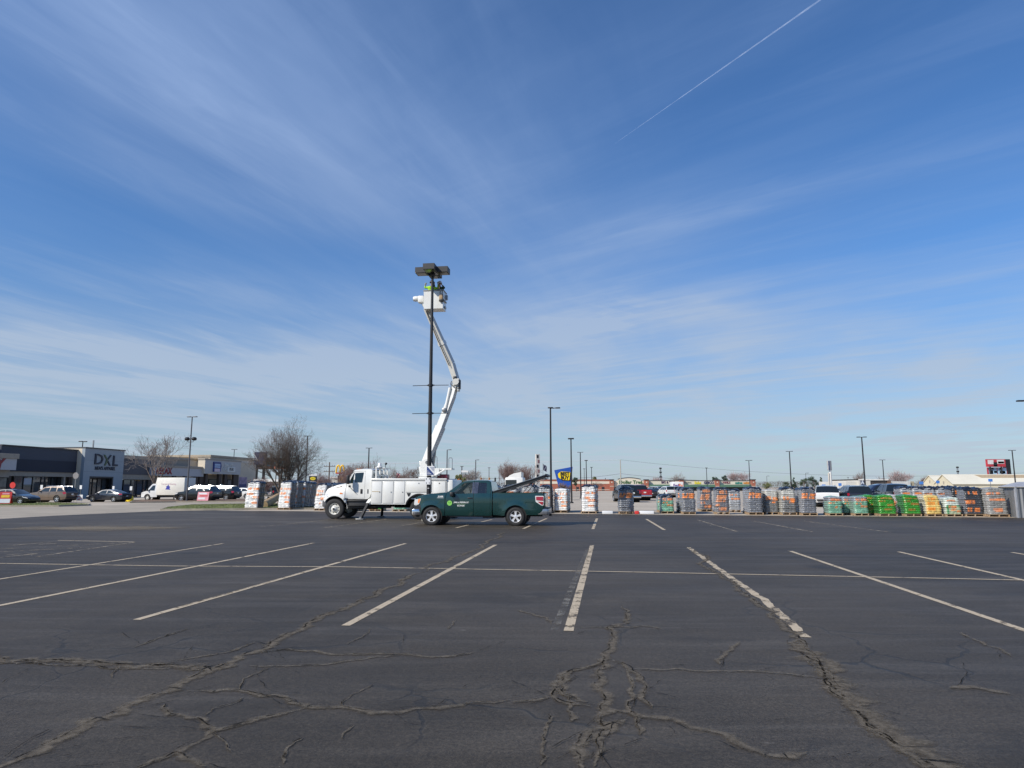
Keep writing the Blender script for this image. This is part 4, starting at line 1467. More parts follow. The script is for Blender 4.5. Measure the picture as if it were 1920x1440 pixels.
# service body
SBW = 1.20
s_out = [(2.0, .76), (2.0, 2.0), (5.98, 2.0), (5.98, .80), (5.30, .80)] + arc(4.57, .55, .72, 20, 160, 22) + [(3.85, .80), (3.85, .76)]
yfb = lambda x, z: SBW
mb = MB()
for s in (-1, 1):
    panel(s_out, [], yfb, s, thick=.05, mb=mb)
mb.box((2.02, 0, 1.38), (.05, 2.3, 1.22))
mb.box((3.99, 0, 1.05), (3.95, 2.3, .06))
for s in (-1, 1):
    mb.box((3.99, s * .96, 1.98), (3.95, .50, .05))
    mb.box((3.99, s * .72, 1.52), (3.95, .04, .95))
mb.box((5.96, 0, 1.15), (.05, 2.3, .75))
SB = mb.build('service_body', M_BTW, BT)
mb = MB()
for s in (-1, 1):
    mb.rbox((3.99, s * 1.19, 2.035), (4.02, .12, .09), .03)
    mb.box((2.9, s * .95, 2.02), (1.9, .4, .05))
mb.build('top_rail', M_BTW, SB, smooth=40)
for s in (-1, 1):
    mb = MB()
    mb.tube([(4.57 + .72 * math.cos(R(a)), s * 1.21, .55 + .72 * math.sin(R(a))) for a in range(18, 163, 8)], .045, 6)
    mb.build('arch_trim', M_BLACK, SB, smooth=50)
    for (x0, x1, z0, z1) in ((2.05, 2.57, .82, 1.93), (2.64, 3.18, .82, 1.93), (3.25, 3.79, .82, 1.93), (3.87, 5.20, 1.38, 1.93), (5.30, 5.93, .86, 1.93)):
        MB().box(((x0 + x1) / 2, s * 1.203, (z0 + z1) / 2), (x1 - x0 + .014, .006, z1 - z0 + .014)).build('door_gap', M_SEAM, SB)
        d = MB().rbox(((x0 + x1) / 2, s * 1.212, (z0 + z1) / 2), (x1 - x0, .022, z1 - z0), .007).build('compartment_door', M_BTW, SB, smooth=30)
        hx_ = x1 - .10 if x1 < 5 else (x0 + x1) / 2
        hz_ = 1.38 if x1 < 3.9 else z1 - .10
        if x0 < 2.1:
            MB().box((2.27, s * 1.226, 1.41), (.42, .012, .025)).build('latch_bar', mat('tan_bar', (.45, .33, .16), .5), d)
        MB().cyl((hx_, s * 1.220, hz_), (hx_, s * 1.235, hz_), .030, n=12).box((hx_, s * 1.238, hz_), (.05, .008, .016)).build('latch', M_STEEL, d)
    MB().prism([(3.90, 1.34), (4.12, 1.34), (4.05, 1.18), (3.98, 1.16)], 1.20, 1.215, lambda a, b, h, s=s: (a, s * h, b)).build('fuel_recess', M_BLACK, SB)
# tail
mb = MB()
mb.rbox((6.14, 0, 1.42), (.32, 2.30, 1.18), .05)
mb.rbox((6.20, 0, .78), (.36, 2.36, .12), .02)
mb.build('tail_box', M_BTW, SB, smooth=40)
for s in (-1, 1):
    MB().cyl((6.30, s * .95, .98), (6.325, s * .95, .98), .07, n=14).build('taillight', M_RED, SB)
# rack and beacon behind the cab
mb = MB()
for y in (-.95, -.35, .35, .95):
    mb.box((2.16, y, 2.33), (.07, .07, .68))
mb.box((2.16, 0, 2.63), (.09, 2.0, .07))
mb.box((2.30, -.2, 2.64), (.45, .9, .04))
mb.box((2.16, 0, 2.25), (.04, 1.9, .05))
RK = mb.build('headache_rack', M_BTW, BT)
MB().lathe([(.16, 0), (.16, .05), (.10, .07), (.085, .2), (.05, .24), (0, .25)], (2.22, -.6, 2.66), 'Z', 16).build('beacon', mat('white_beacon', (.75, .75, .74), .3), RK, smooth=40)
MB().cyl((2.52, -.55, 2.66), (2.52, -.55, 2.80), .015).rbox((2.55, -.55, 2.86), (.10, .14, .12), .03, rot=(0, .5, 0)).build('work_light', M_BLACK, RK, smooth=40)
# wheels
M_RIMW = mat('white_steel_rim', (.70, .69, .64), .4, var=.06, dirt=((.35, .3, .25), .4))
for s in (-1, 1):
    add_wheel(BT, 0, s * .98, .515, .30, .30, 'truck', M_RIMW, s)
    add_wheel(BT, 4.57, s * 1.02, .515, .26, .30, 'truck', M_RIMW, s)
    add_wheel(BT, 4.57, s * .70, .515, .26, .30, 'truck', M_RIMW, s)
# outriggers
for s in (-1, 1):
    o = MB()
    a, b, c = Vector((2.02, s * .55, 1.35)), Vector((1.86, s * 1.22, .78)), Vector((1.66, s * 1.72, .06))
    o.add(*(lambda q: (q.v, q.f))(MB().box((0, 0, 0), (.19, .14, (b - a).length), rot=(b - a).to_track_quat('Z', 'Y').to_matrix())))
    o.v = [tuple(Vector(q) + (a + b) / 2) for q in o.v]
    og = o.build('outrigger', M_BTW, BT)
    i = MB().box((0, 0, 0), (.13, .10, (c - b).length + .2), rot=(c - b).to_track_quat('Z', 'Y').to_matrix())
    i.v = [tuple(Vector(q) + (b + c) / 2) for q in i.v]
    i.build('inner_leg', M_BLACK, og)
    MB().rbox((c.x, c.y, .03), (.42, .34, .05), .015).box((c.x, c.y, .10), (.12, .12, .10)).build('foot_pad', M_STEEL, og, smooth=40)
    for dx in (1,):
        o = MB()
        a, b = Vector((5.75, s * .9, 1.0)), Vector((5.85, s * 1.15, .06))
        o.tube([a, b], .07, 8).rbox((b.x, b.y, .03), (.40, .34, .05), .015)
        o.build('rear_outrigger', M_BLACK, BT)

# ---- turret, booms
yc0 = .15
TP = LB(803, 896, yc0)
mb = MB()
mb.cyl((TP.x, yc0, 1.05), (TP.x, yc0, 2.10), .45, n=24)
mb.cyl((TP.x, yc0, 2.10), (TP.x, yc0, 2.18), .52, n=28)
mb.build('pedestal', M_BTW, BT, smooth=40)
pl = [LB(*q, yc0 - .3) for q in ((787.5, 866), (799, 860), (807, 861), (814, 880), (813, 895.5), (792.5, 895.5), (788, 878))]
mb = MB()
for y in (-.34, .18):
    mb.prism([(q.x, q.z) for q in pl], yc0 + y, yc0 + y + .06, lambda a, b, h: (a, h, b))
mb.box((TP.x, yc0, 2.26), (.75, .8, .12))
x_l = min(q.x for q in pl)
mb.rbox((x_l + .05, yc0 - .06, 2.45), (.16, .50, .55), .05, rot=(0, -.15, 0))
mb.rbox((x_l + .05, yc0 - .06, 2.88), (.20, .50, .25), .06)
TU = mb.build('turret', M_BTW, BT, smooth=30)
MB().cyl((pl[1].x + .06, yc0 - .37, 2.93), (pl[1].x + .06, yc0 + .27, 2.93), .09, n=16).build('pivot_pin', M_STEEL, TU, smooth=40)
# operator deck beside the turret
q0, q1 = LB(815, 879, yc0 - .1), LB(847, 879.5, yc0 - .1)
mb = MB()
mb.box(((q0.x + q1.x) / 2 + .05, yc0, q1.z), (q1.x - q0.x, .75, .09))
a, b = LB(834, 881, yc0 - .4), LB(815, 892, yc0 - .4)
mb.tube([a, b], .05, 6)
mb.box((q0.x + .15, yc0 - .1, q1.z - .15), (.32, .6, .38))
DK = mb.build('deck', M_BTW, TU)
for (xa, xb, ya) in ((814.5, 819.5, 856.5), (841.5, 848, 858.5)):
    for dy in (-.3, .3):
        a, b, c, d = LB(xa, 879, yc0 + dy), LB(xa, ya, yc0 + dy), LB(xb, ya, yc0 + dy), LB(xb, 879, yc0 + dy)
        MB().tube([a, a.lerp(b, .9), b.lerp(c, .15), b.lerp(c, .85), d.lerp(c, .9), d], .017, 6).build('hand_rail', M_STEEL, DK, smooth=50)
MB().rbox((LB(830, 896, .2).x, .35, 2.16), (.55, .6, .30), .03).build('tool_chest', mat('maroon_paint', (.16, .018, .035), .4), BT, smooth=40)


def beam(a, b, w0, h0, w1, h1, name, m, parent, side=Vector((0, 1, 0))):
    """tapered box beam; h is in the x-z plane, w across"""
    a, b = Vector(a), Vector(b)
    t = (b - a).normalized()
    s = (side - t * side.dot(t)).normalized()
    u = t.cross(s)
    vs = []
    for p, w, h in ((a, w0, h0), (b, w1, h1)):
        for k, l in ((-1, -1), (1, -1), (1, 1), (-1, 1)):
            vs.append(p + s * w / 2 * k + u * h / 2 * l)
    mb = MB().add(vs, [(0, 1, 2, 3), (7, 6, 5, 4), (0, 4, 5, 1), (1, 5, 6, 2), (2, 6, 7, 3), (3, 7, 4, 0)])
    return mb.build(name, m, parent)


side = Vector((.34, .94, 0))
j0, j1, jm = LB(799, 868, yc0), LB(855.5, 719, yc0 - .15), LB(826, 800, yc0 - .05)
LBm = beam(j0, jm, .40, .34, .40, .42, 'lower_boom', M_BTW, BT, side)
je = LB(848, 742, yc0 - .12)
beam(jm.lerp(j1, -.06), je, .32, .34, .30, .32, 'boom_section', M_BTW, LBm, side)
beam(je.lerp(j1, -.1), j1, .28, .30, .26, .24, 'boom_tip', M_BTW, LBm, side)
a, b = LB(835.5, 766, yc0 - .25), LB(844, 727, yc0 - .25)
MB().cyl(a, b, .085, n=14).build('lift_cylinder', M_BTW, LBm, smooth=40)
MB().cyl(b, LB(848, 714, yc0 - .25), .04, n=10).build('cylinder_rod', M_CHROME, LBm, smooth=40)
MB().rbox(LB(833.5, 769, yc0 - .2), (.22, .34, .20), .04).build('cylinder_bracket', M_STEEL, LBm, smooth=40)
MB().cyl(LB(815, 840, yc0 + .1), LB(812, 868, yc0 + .1), .10, n=12).build('lift_ram', M_STEEL, TU, smooth=40)
mb = MB()
ex = LB(856.5, 717, yc0 - .15)
mb.rbox(ex, (.34, .42, .40), .05)
mb.cyl(ex + Vector((0, -.30, 0)), ex + Vector((0, .30, 0)), .17, n=18)
mb.rbox(ex + Vector((.10, .0, -.32)), (.10, .36, .34), .03)
EL = mb.build('elbow', M_BOOMG, LBm, smooth=40)
mb = MB()
mb.rbox(ex + Vector((.17, -.05, -.12)), (.08, .30, .50), .02)
mb.rbox(ex + Vector((-.06, -.05, .22)), (.20, .36, .18), .03)
mb.tube([ex + Vector((-.25, -.2, .05)), ex + Vector((-.30, -.22, -.12)), ex + Vector((-.10, -.24, -.28)), ex + Vector((.1, -.24, -.30))], .02, 6)
mb.build('elbow_linkage', M_BLACK, EL, smooth=40)
yb = -1.30
k0, k1, k2 = LB(855.5, 712, yc0 - .15), LB(846, 682, yc0 - .3), LB(799.5, 578, yb + .35)
UB = beam(k0, k1, .30, .26, .30, .32, 'upper_boom', M_BOOMG, BT, side)
beam(k1, k2, .30, .32, .26, .25, 'boom_section', M_BOOMG, UB, side)
beam(k1.lerp(k2, .34), k1.lerp(k2, .40), .33, .35, .33, .35, 'boom_collar', M_BTW, UB, side)
MB().tube([k1 + Vector((-.05, -.2, -.15)), k1.lerp(k2, .5) + Vector((-.06, -.19, -.14)), k2 + Vector((0, -.15, -.12))], .025, 6).build('hose', M_BLACK, UB, smooth=50)
k3 = LB(790, 562, yb + .3)
mb = MB()
mb.cyl(k2, k3, .11, n=12)
mb.rbox(k3 + Vector((.0, 0, 0)), (.34, .36, .40), .08)
mb.lathe([(.0, -.22), (.13, -.20), (.15, -.1), (.15, .1), (.10, .16), (0, .17)], k3 + Vector((-.22, -.02, .05)), 'X', 16)
mb.build('tip_rotator', M_BTW, UB, smooth=40)

# bucket
tl, bl, tr_, br = LB(794.5, 545, yb - .36), LB(794.8, 579, yb - .36), LB(831, 544.5, yb - .36), LB(830.5, 579, yb - .36)
bx0, bx1, bz0, bz1 = tl.x, tr_.x, bl.z, tl.z
by0, by1 = yb - .36, yb + .42
mb = MB()
i = .05
O = [(bx0, by0), (bx1, by0), (bx1, by1), (bx0, by1)]
I = [(bx0 + i, by0 + i), (bx1 - i, by0 + i), (bx1 - i, by1 - i), (bx0 + i, by1 - i)]
sh = lambda q, k: ((q[0] - (bx0 + bx1) / 2) * k + (bx0 + bx1) / 2, (q[1] - (by0 + by1) / 2) * k + (by0 + by1) / 2)
vs = [(*sh(q, .97), bz0) for q in O] + [(*q, bz1) for q in O] + [(*q, bz1) for q in I] + [(*sh(q, .97), bz0 + .06) for q in I]
fs = [(0, 1, 2, 3), (15, 14, 13, 12)]
for r in range(3):
    for k in range(4):
        fs.append((r * 4 + k, r * 4 + (k + 1) % 4, r * 4 + 4 + (k + 1) % 4, r * 4 + 4 + k))
mb.add(vs, fs)
BK = mb.build('bucket', M_BTW, UB)
mb = MB()
for a, b in zip(O, O[1:] + O[:1]):
    mb.tube([(*a, bz1), (*b, bz1)], .035, 8)
mb.build('bucket_rim', mat('grey_rim', (.30, .30, .29), .5), BK, smooth=50)
mb = MB()
mb.box((bx1 + .03, (by0 + by1) / 2, bz0 + .45), (.06, .5, .06))
mb.box((bx1 + .05, by1 - .15, bz1 - .25), (.10, .15, .25))
mb.box((bx1 + .02, by1 - .3, bz0 + .15), (.04, .3, .10))
mb.build('bucket_bracket', M_STEEL, BK)
MB().rbox((bx0 + .95, by0 - .06, bz1 - .42), (.20, .10, .24), .05).build('tool_pouch', mat('tan_canvas', (.42, .30, .18), .9, var=.2), BK, smooth=40)
MB().rbox((bx0 + .98, by0 - .07, bz1 - .58), (.26, .11, .14), .04).rbox((bx1 - .06, by0 - .05, bz1 - .42), (.14, .09, .36), .03).build('tool_holster', M_BLACK, BK, smooth=40)
MB().tube([(bx0 + .88, by0 - .02, bz1), (bx0 + .90, by0 - .05, bz1 - .35)], .02, 6).tube([(bx0 + 1.02, by0 - .02, bz1), (bx0 + 1.0, by0 - .05, bz1 - .35)], .02, 6).build('strap', mat('grey_strap', (.25, .25, .24), .8), BK)

# ================================================================== workers in the bucket
M_SKIN = mat('skin', (.42, .25, .18), .55, var=.06)
M_VEST = mat('lime_hi_vis', (.40, .75, .03), .7, var=.06)
M_PANT = mat('dark_work_trousers', (.025, .028, .04), .9, var=.2)
M_DKJ = mat('dark_green_jacket', (.035, .06, .03), .85, var=.25)
M_HAT = mat('dark_hard_hat', (.03, .02, .022), .35)
M_HATW = mat('white_hard_hat', (.72, .70, .66), .35)
M_GLOVE = mat('pale_glove', (.62, .60, .55), .8)


def skinned(name, nodes, edges, m, parent, lvl=1):
    """continuous body surface grown over a skeleton"""
    me = bpy.data.meshes.new(name)
    keys = list(nodes)
    me.from_pydata([nodes[k][0] for k in keys], [(keys.index(a), keys.index(b)) for a, b in edges], [])
    o = bpy.data.objects.new(name, me)
    COL.objects.link(o)
    md = o.modifiers.new('skin', 'SKIN')
    md.use_smooth_shade = True
    for i, k in enumerate(keys):
        r = nodes[k][1]
        me.skin_vertices[0].data[i].radius = (r, r) if not isinstance(r, tuple) else r
        me.skin_vertices[0].data[i].use_root = (i == 0)
    sb = o.modifiers.new('sub', 'SUBSURF')
    sb.levels = sb.render_levels = lvl
    dg = bpy.context.evaluated_depsgraph_get()
    out = bpy.data.meshes.new_from_object(o.evaluated_get(dg))
    bpy.data.objects.remove(o)
    out.materials.clear()
    out.materials.append(m)
    out.polygons.foreach_set('use_smooth', [True] * len(out.polygons))
    return put(name, out, parent)


def worker(label, loc, rz, jacket, hat, hands, lean=0.0, glove=False, crouch=0.24):
    """standing figure 1.72 m tall facing -y; hands = (left, right) targets in local space"""
    root = thing('person', label, 'person', loc, rz)
    L = lambda x, y, z: Vector((x, y - lean * max(0, z - .9), z - crouch))
    N = {'pelvis': (L(0, 0, .92), (.15, .11)), 'waist': (L(0, .0, 1.06), (.13, .10)), 'chest': (L(0, .01, 1.28), (.165, .115)), 'neck': (L(0, .0, 1.46), .055), 'jaw': (L(0, -.03, 1.54), .07),
         'head': (L(0, -.01, 1.62), (.08, .098)), 'crown': (L(0, 0, 1.69), .07), 'nose': (L(0, -.125, 1.60), .014)}
    Ed = [('pelvis', 'waist'), ('waist', 'chest'), ('chest', 'neck'), ('neck', 'jaw'), ('jaw', 'head'), ('head', 'crown'), ('head', 'nose')]
    for s, nm in ((-1, 'l'), (1, 'r')):
        h = Vector(hands[0 if s < 0 else 1]) - Vector((0, 0, crouch))
        sh_ = L(s * .185, .01, 1.40)
        elb = sh_.lerp(h, .52) + Vector((s * .10, .06, -.10))
        wr = h
        d = (h - elb).normalized()
        N.update({nm + 'sh': (sh_, .06), nm + 'el': (elb, .042), nm + 'wr': (wr, .028), nm + 'pm': (wr + d * .06, (.038, .018))})
        Ed += [('chest', nm + 'sh'), (nm + 'sh', nm + 'el'), (nm + 'el', nm + 'wr'), (nm + 'wr', nm + 'pm')]
        up = Vector((0, 0, 1))
        sd_ = d.cross(up).normalized()
        for f, (o, ln) in enumerate(((-.030, .065), (-.010, .078), (.010, .072), (.030, .055))):
            p1 = wr + d * .10 + sd_ * o
            p2 = p1 + d * ln * .5 + up * -.012
            p3 = p2 + d * ln * .35 + up * -.030
            N.update({f'{nm}f{f}a': (p1, .0095), f'{nm}f{f}b': (p2, .0085), f'{nm}f{f}c': (p3, .007)})
            Ed += [(nm + 'pm', f'{nm}f{f}a'), (f'{nm}f{f}a', f'{nm}f{f}b'), (f'{nm}f{f}b', f'{nm}f{f}c')]
        t1 = wr + d * .045 + sd_ * (-.045 * s)
        N.update({nm + 't1': (t1, .011), nm + 't2': (t1 + d * .04 + sd_ * (-.02 * s), .009)})
        Ed += [(nm + 'wr', nm + 't1'), (nm + 't1', nm + 't2')]
        N.update({nm + 'hp': (Vector((s * .095, 0, .86 - crouch)), .09), nm + 'kn': (Vector((s * .13, -.05 - crouch * .9, .48 - crouch * .35)), .06), nm + 'an': (Vector((s * .12, .02, .09)), .042), nm + 'to': (Vector((s * .14, -.16, .04)), .038)})
        Ed += [('pelvis', nm + 'hp'), (nm + 'hp', nm + 'kn'), (nm + 'kn', nm + 'an'), (nm + 'an', nm + 'to')]
    skinned('body', N, Ed, M_SKIN, root)
    g = lambda k, r: (N[k][0], r)
    J = {'chest': g('chest', (.185, .135)), 'waist': g('waist', (.165, .13)), 'hem': (N['pelvis'][0] + Vector((0, 0, -.04)), (.17, .13)), 'col': (N['neck'][0] + Vector((0, 0, -.03)), .07)}
    JE = [('chest', 'waist'), ('waist', 'hem'), ('chest', 'col')]
    for nm in 'lr':
        J.update({nm + 'sh': g(nm + 'sh', .078), nm + 'el': g(nm + 'el', .056), nm + 'wr': (N[nm + 'wr'][0].lerp(N[nm + 'el'][0], .12), .040)})
        JE += [('chest', nm + 'sh'), (nm + 'sh', nm + 'el'), (nm + 'el', nm + 'wr')]
    skinned('jacket', J, JE, jacket, root)
    T = {'pelvis': g('pelvis', (.16, .12))}
    TE = []
    for nm in 'lr':
        T.update({nm + 'hp': g(nm + 'hp', .10), nm + 'kn': g(nm + 'kn', .075), nm + 'an': g(nm + 'an', .06)})
        TE += [('pelvis', nm + 'hp'), (nm + 'hp', nm + 'kn'), (nm + 'kn', nm + 'an')]
    skinned('trousers', T, TE, M_PANT, root)
    hd = N['head'][0]
    mb = MB()
    mb.lathe([(.135, .0), (.125, .015), (.118, .06), (.09, .11), (.045, .135), (0, .14)], hd + Vector((0, .0, .03)), 'Z', 20)
    mb.rbox(hd + Vector((0, -.13, .035)), (.17, .09, .012), .005)
    mb.build('hard_hat', hat, root, smooth=40)
    for s in (-1, 1):
        MB().lathe([(.0, -.012), (.011, -.006), (.011, .004), (0, .008)], hd + Vector((s * .033, -.092, .0)), 'Y', 8).build('eye', M_BLACK, root)
    if glove:
        for nm in 'lr':
            w = N[nm + 'pm'][0]
            skinned('glove', {k: (N[k][0], (N[k][1] if not isinstance(N[k][1], tuple) else N[k][1][0]) + .006) for k in N if k[0] == nm and (k[1] in 'tf' and k[1:] != 'to' or k[1:] in ('wr', 'pm'))},
                    [e for e in Ed if e[0][0] == nm and e[1][0] == nm and all(k[1:] in ('wr', 'pm', 't1', 't2') or k[1] == 'f' for k in e)], M_GLOVE, root)
    return root


def bt_world(p):
    return B0 + EV * p.x + DV * p.y + Vector((0, 0, p.z))


fz = bz0 + .065
wa = bt_world(Vector((bx0 + .33, yb - .02, fz)))
wb = bt_world(Vector((bx0 + .78, yb + .12, fz)))
worker('worker in lime hi-vis jacket and dark hard hat at the left of the raised bucket', wa, YAW + .5, M_VEST, M_HAT, ((-.34, -.05, 1.50), (.30, -.20, 1.58)), .12, True)
worker('worker in dark jacket with pale hat reaching up behind the pole in the bucket', wb, YAW - .25, M_DKJ, M_HATW, ((-.24, -.24, 1.60), (.22, -.26, 1.50)), .10, False)

# ================================================================== lamp pole in front of the truck
pp = G(804, 954)
dpt = 34.8
pb = AT(804.0, 925, dpt)
M_HEAD = mat('charcoal_lamp_housing', (.030, .029, .030), .5, var=.1)
LP = thing('light_pole', 'tall black lamp pole with four box lamp heads and two signs beside the white truck', 'lamp post', (pb.x, pb.y, .004), YAW)
P0 = LP.location.copy()
ztop = AT(812, 512, dpt).z
mb = MB()
nz_ = 30
mb.tube([(0, 0, .75 + (ztop - .75) * k / nz_) for k in range(nz_ + 1)], [.118 - .055 * k / nz_ for k in range(nz_ + 1)], 16)
mb.build('shaft', M_POLE, LP, smooth=40)
MB().lathe([(.33, .0), (.33, .70), (.29, .75), (0, .76)], (0, 0, 0), 'Z', 24).build('concrete_base', mat('yellowed_concrete', (.38, .36, .31), .9, var=.15), LP, smooth=40)
zh = AT(812, 512, dpt).z
for (dx, dy) in ((-1, 0), (1, 0), (0, -1), (0, 1)):
    hd = MB()
    hd.rbox((dx * .56, dy * .56, zh + .10), (.60, .60, .30), .006, seg=1)
    H_ = hd.build('lamp_head', M_HEAD, LP)
    MB().box((dx * .56, dy * .56, zh - .056), (.48, .48, .012)).build('lens', mat('olive_lens', (.10, .10, .07), .2), H_)
    MB().tube([(dx * .05, dy * .05, zh - .02), (dx * .28, dy * .28, zh + .05)], .035, 8).build('arm', M_POLE, H_, smooth=40)
MB().rbox((0, 0, zh - .08), (.2, .2, .25), .03).build('head_bracket', M_POLE, LP, smooth=40)
for yy in (722.5, 775):
    z_ = AT(809, yy, dpt).z
    for s in (-1, 1):
        MB().tube([(s * .05, 0, z_), (s * .93, 0, z_ - .01)], .016, 6).rbox((s * .14, 0, z_), (.12, .06, .06), .015).build('banner_arm', M_POLE, LP, smooth=40)
    MB().cyl((0, 0, z_ - .05), (0, 0, z_ + .05), .13, n=16).build('banner_clamp', M_POLE, LP, smooth=40)
zs0, zs1 = AT(806, 891.5, dpt - .15).z, AT(806, 874, dpt - .15).z
M_SIGNW = mat('white_sign', (.72, .73, .74), .4, var=.03)
M_SIGNB = mat('navy_sign', (.03, .06, .20), .4, var=.05)
sg = MB().rbox((.11, -.15, (zs0 + zs1) / 2), (.40, .02, zs1 - zs0), .006).build('notice_sign', M_SIGNW, LP)
mb = MB()
mb.prism([(-.08, zs0 + .03), (-.08, zs1 - .04), (-.04, zs1 - .04), (.28, zs0 + .07), (.28, zs0 + .03)], -.166, -.160, lambda a, b, h: (a, h, b))
mb.build('blue_triangle', M_SIGNB, sg)
for k in range(4):       # faint lines of print
    w_ = (.20, .16, .13, .08)[k]
    MB().box((.29 - w_ / 2, -.163, zs1 - .06 - k * .055), (w_, .004, .020)).build('print_line', M_SIGNB, sg)
for k in range(3):
    w_ = (.06, .13, .21)[k]
    MB().box((-.06 + w_ / 2, -.168, zs0 + .22 - k * .065), (w_, .004, .022)).build('print_line', M_SIGNW, sg)
zs0, zs1 = AT(803, 908.6, dpt - .15).z, AT(803, 895.6, dpt - .15).z
sg = MB().rbox((-.02, -.15, (zs0 + zs1) / 2), (.27, .02, zs1 - zs0), .006).build('plate_sign', M_SIGNW, LP)
for k in (0, 1):
    for s in (-1, 1):
        MB().box((-.02 + s * .075, -.162, zs0 + .075 + k * .20), (.035, .006, .06)).build('bolt_slot', M_BLACK, sg)
MB().box((0, -.125, zs0 - .18), (.10, .02, .025)).build('tape_band', M_SIGNW, LP)
# ================================================================== pallets of bagged mulch
def bagmat(name, base, side, printc, rough=0.22):
    """plastic film: bag colour, darker bag ends, printed marks (vertex layers written per stack)"""
    m, t, p = newmat(name)
    at = t.n('ShaderNodeVertexColor', layer_name='film')
    pr = t.n('ShaderNodeVertexColor', layer_name='print')
    tc = t.n('ShaderNodeTexCoord').outputs['Object']
    n = t.noise(t.scalev(tc, (3, 3, 9)), 1.6, 6, 0.7)
    sp = t.n('ShaderNodeSeparateColor')
    t.l(pr.outputs[0], sp.inputs[0])
    dk = t.n('ShaderNodeVectorMath', operation='MULTIPLY')
    t.l(at.outputs[0], dk.inputs[0])
    dk.inputs[1].default_value = (.52, .53, .57)
    lt = t.n('ShaderNodeVectorMath', operation='MULTIPLY_ADD')
    t.l(at.outputs[0], lt.inputs[0])
    lt.inputs[1].default_value = (1.35, 1.35, 1.35)
    lt.inputs[2].default_value = (.03, .03, .03)
    c = t.mix(t.ramp(n, 0.35, 0.7, 0, 0.5), at.outputs[0], dk.outputs[0])
    n3 = t.noise(t.scalev(tc, (2, 2, 14)), 2.2, 5, 0.7)
    c = t.mix(t.ramp(n3, 0.55, 0.75, 0, 0.6), c, lt.outputs[0])
    n2 = t.noise(tc, 16, 4, 0.7)
    c = t.mix(t.math('MULTIPLY', sp.outputs[0], t.ramp(n2, 0.25, 0.5, 0.6, 1)), c, printc)
    t.l(c, p.inputs['Base Color'])
    p.inputs['Roughness'].default_value = rough
    p.inputs['Specular IOR Level'].default_value = 0.55
    p.inputs['Coat Weight'].default_value = 0.3
    p.inputs['Coat Roughness'].default_value = 0.18
    b = t.n('ShaderNodeBump')
    b.inputs['Strength'].default_value = 0.9
    b.inputs['Distance'].default_value = 0.03
    w = t.noise(t.scalev(tc, (4, 4, 13)), 2.4, 7, 0.72, 0.8)
    t.l(w, b.inputs['Height'])
    t.l(b.outputs[0], p.inputs['Normal'])
    return m


ORANGE = (0.84, 0.25, 0.04)
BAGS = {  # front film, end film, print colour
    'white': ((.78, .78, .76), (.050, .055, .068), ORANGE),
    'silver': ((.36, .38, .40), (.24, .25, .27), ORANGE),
    'slate': ((.155, .165, .185), (.30, .315, .34), ORANGE),
    'slate_big': ((.15, .15, .165), (.30, .305, .32), (.66, .24, .08)),
    'pale': ((.50, .50, .46), (.42, .42, .39), ORANGE),
    'mint': ((.16, .36, .25), (.24, .36, .30), (.68, .20, .05)),
    'green': ((.035, .26, .02), (.05, .20, .055), (.32, .15, .02)),
    'yellow': ((.72, .52, .16), (.58, .56, .44), (.80, .26, .02)),
    'whitegreen': ((.55, .62, .55), (.55, .60, .55), (.70, .22, .06)),
    'dark': ((.045, .05, .06), (.20, .21, .23), (.75, .22, .05)),
    'grey': ((.26, .26, .25), (.36, .36, .35), (.70, .24, .09)),
}
M_BAG = {k: bagmat('film_' + k, *v) for k, v in BAGS.items()}
M_FILM = mat('black_top_film', (.012, .012, .016), .25, spec=.6, coat=.5, var=.3, vs=6, bump=.9, bs=9, bd=.05)

WINDOWS = {  # printed areas on the front: u0, u1, v0, v1, letter columns
    'white': [(.12, .92, .71, .80, 6), (.15, .60, .52, .62, 4), (.50, .97, .38, .48, 4), (.50, .90, .17, .25, 3)],
    'silver': [(.20, .72, .72, .80, 7), (.25, .9, .52, .62, 7)],
    'slate': [(.10, .45, .74, .84, 3), (.52, .92, .74, .84, 3), (.12, .45, .60, .70, 3), (.52, .90, .60, .70, 3)],
    'slate_big': [(.30, .88, .82, .95, 5), (.12, .78, .58, .76, 6), (.10, .75, .45, .55, 6), (.12, .45, .28, .40, 3), (.25, .9, .08, .22, 6)],
    'pale': [(.15, .5, .56, .72, 3), (.55, .92, .50, .66, 3), (.55, .88, .40, .47, 3)],
    'mint': [(.15, .50, .74, .90, 3), (.55, .95, .74, .90, 3), (.12, .5, .56, .66, 3), (.5, .95, .34, .46, 3)],
    'green': [(.15, .85, .80, .90, 5), (.12, .5, .60, .70, 3), (.45, .92, .46, .56, 4), (.25, .7, .16, .26, 4)],
    'yellow': [(.30, .75, .72, .86, 4), (.15, .85, .48, .68, 6), (.12, .62, .16, .34, 1), (.66, .92, .20, .30, 2)],
    'whitegreen': [(.15, .65, .76, .86, 4), (.25, .72, .36, .50, 4), (.30, .6, .22, .34, 3), (.68, .95, .08, .20, 2)],
    'dark': [(.22, .72, .80, .92, 4), (.08, .55, .42, .58, 3), (.15, .80, .12, .28, 5)],
    'grey': [(.08, .70, .78, .86, 6), (.1, .85, .54, .62, 5), (.3, .72, .12, .26, 3)],
}


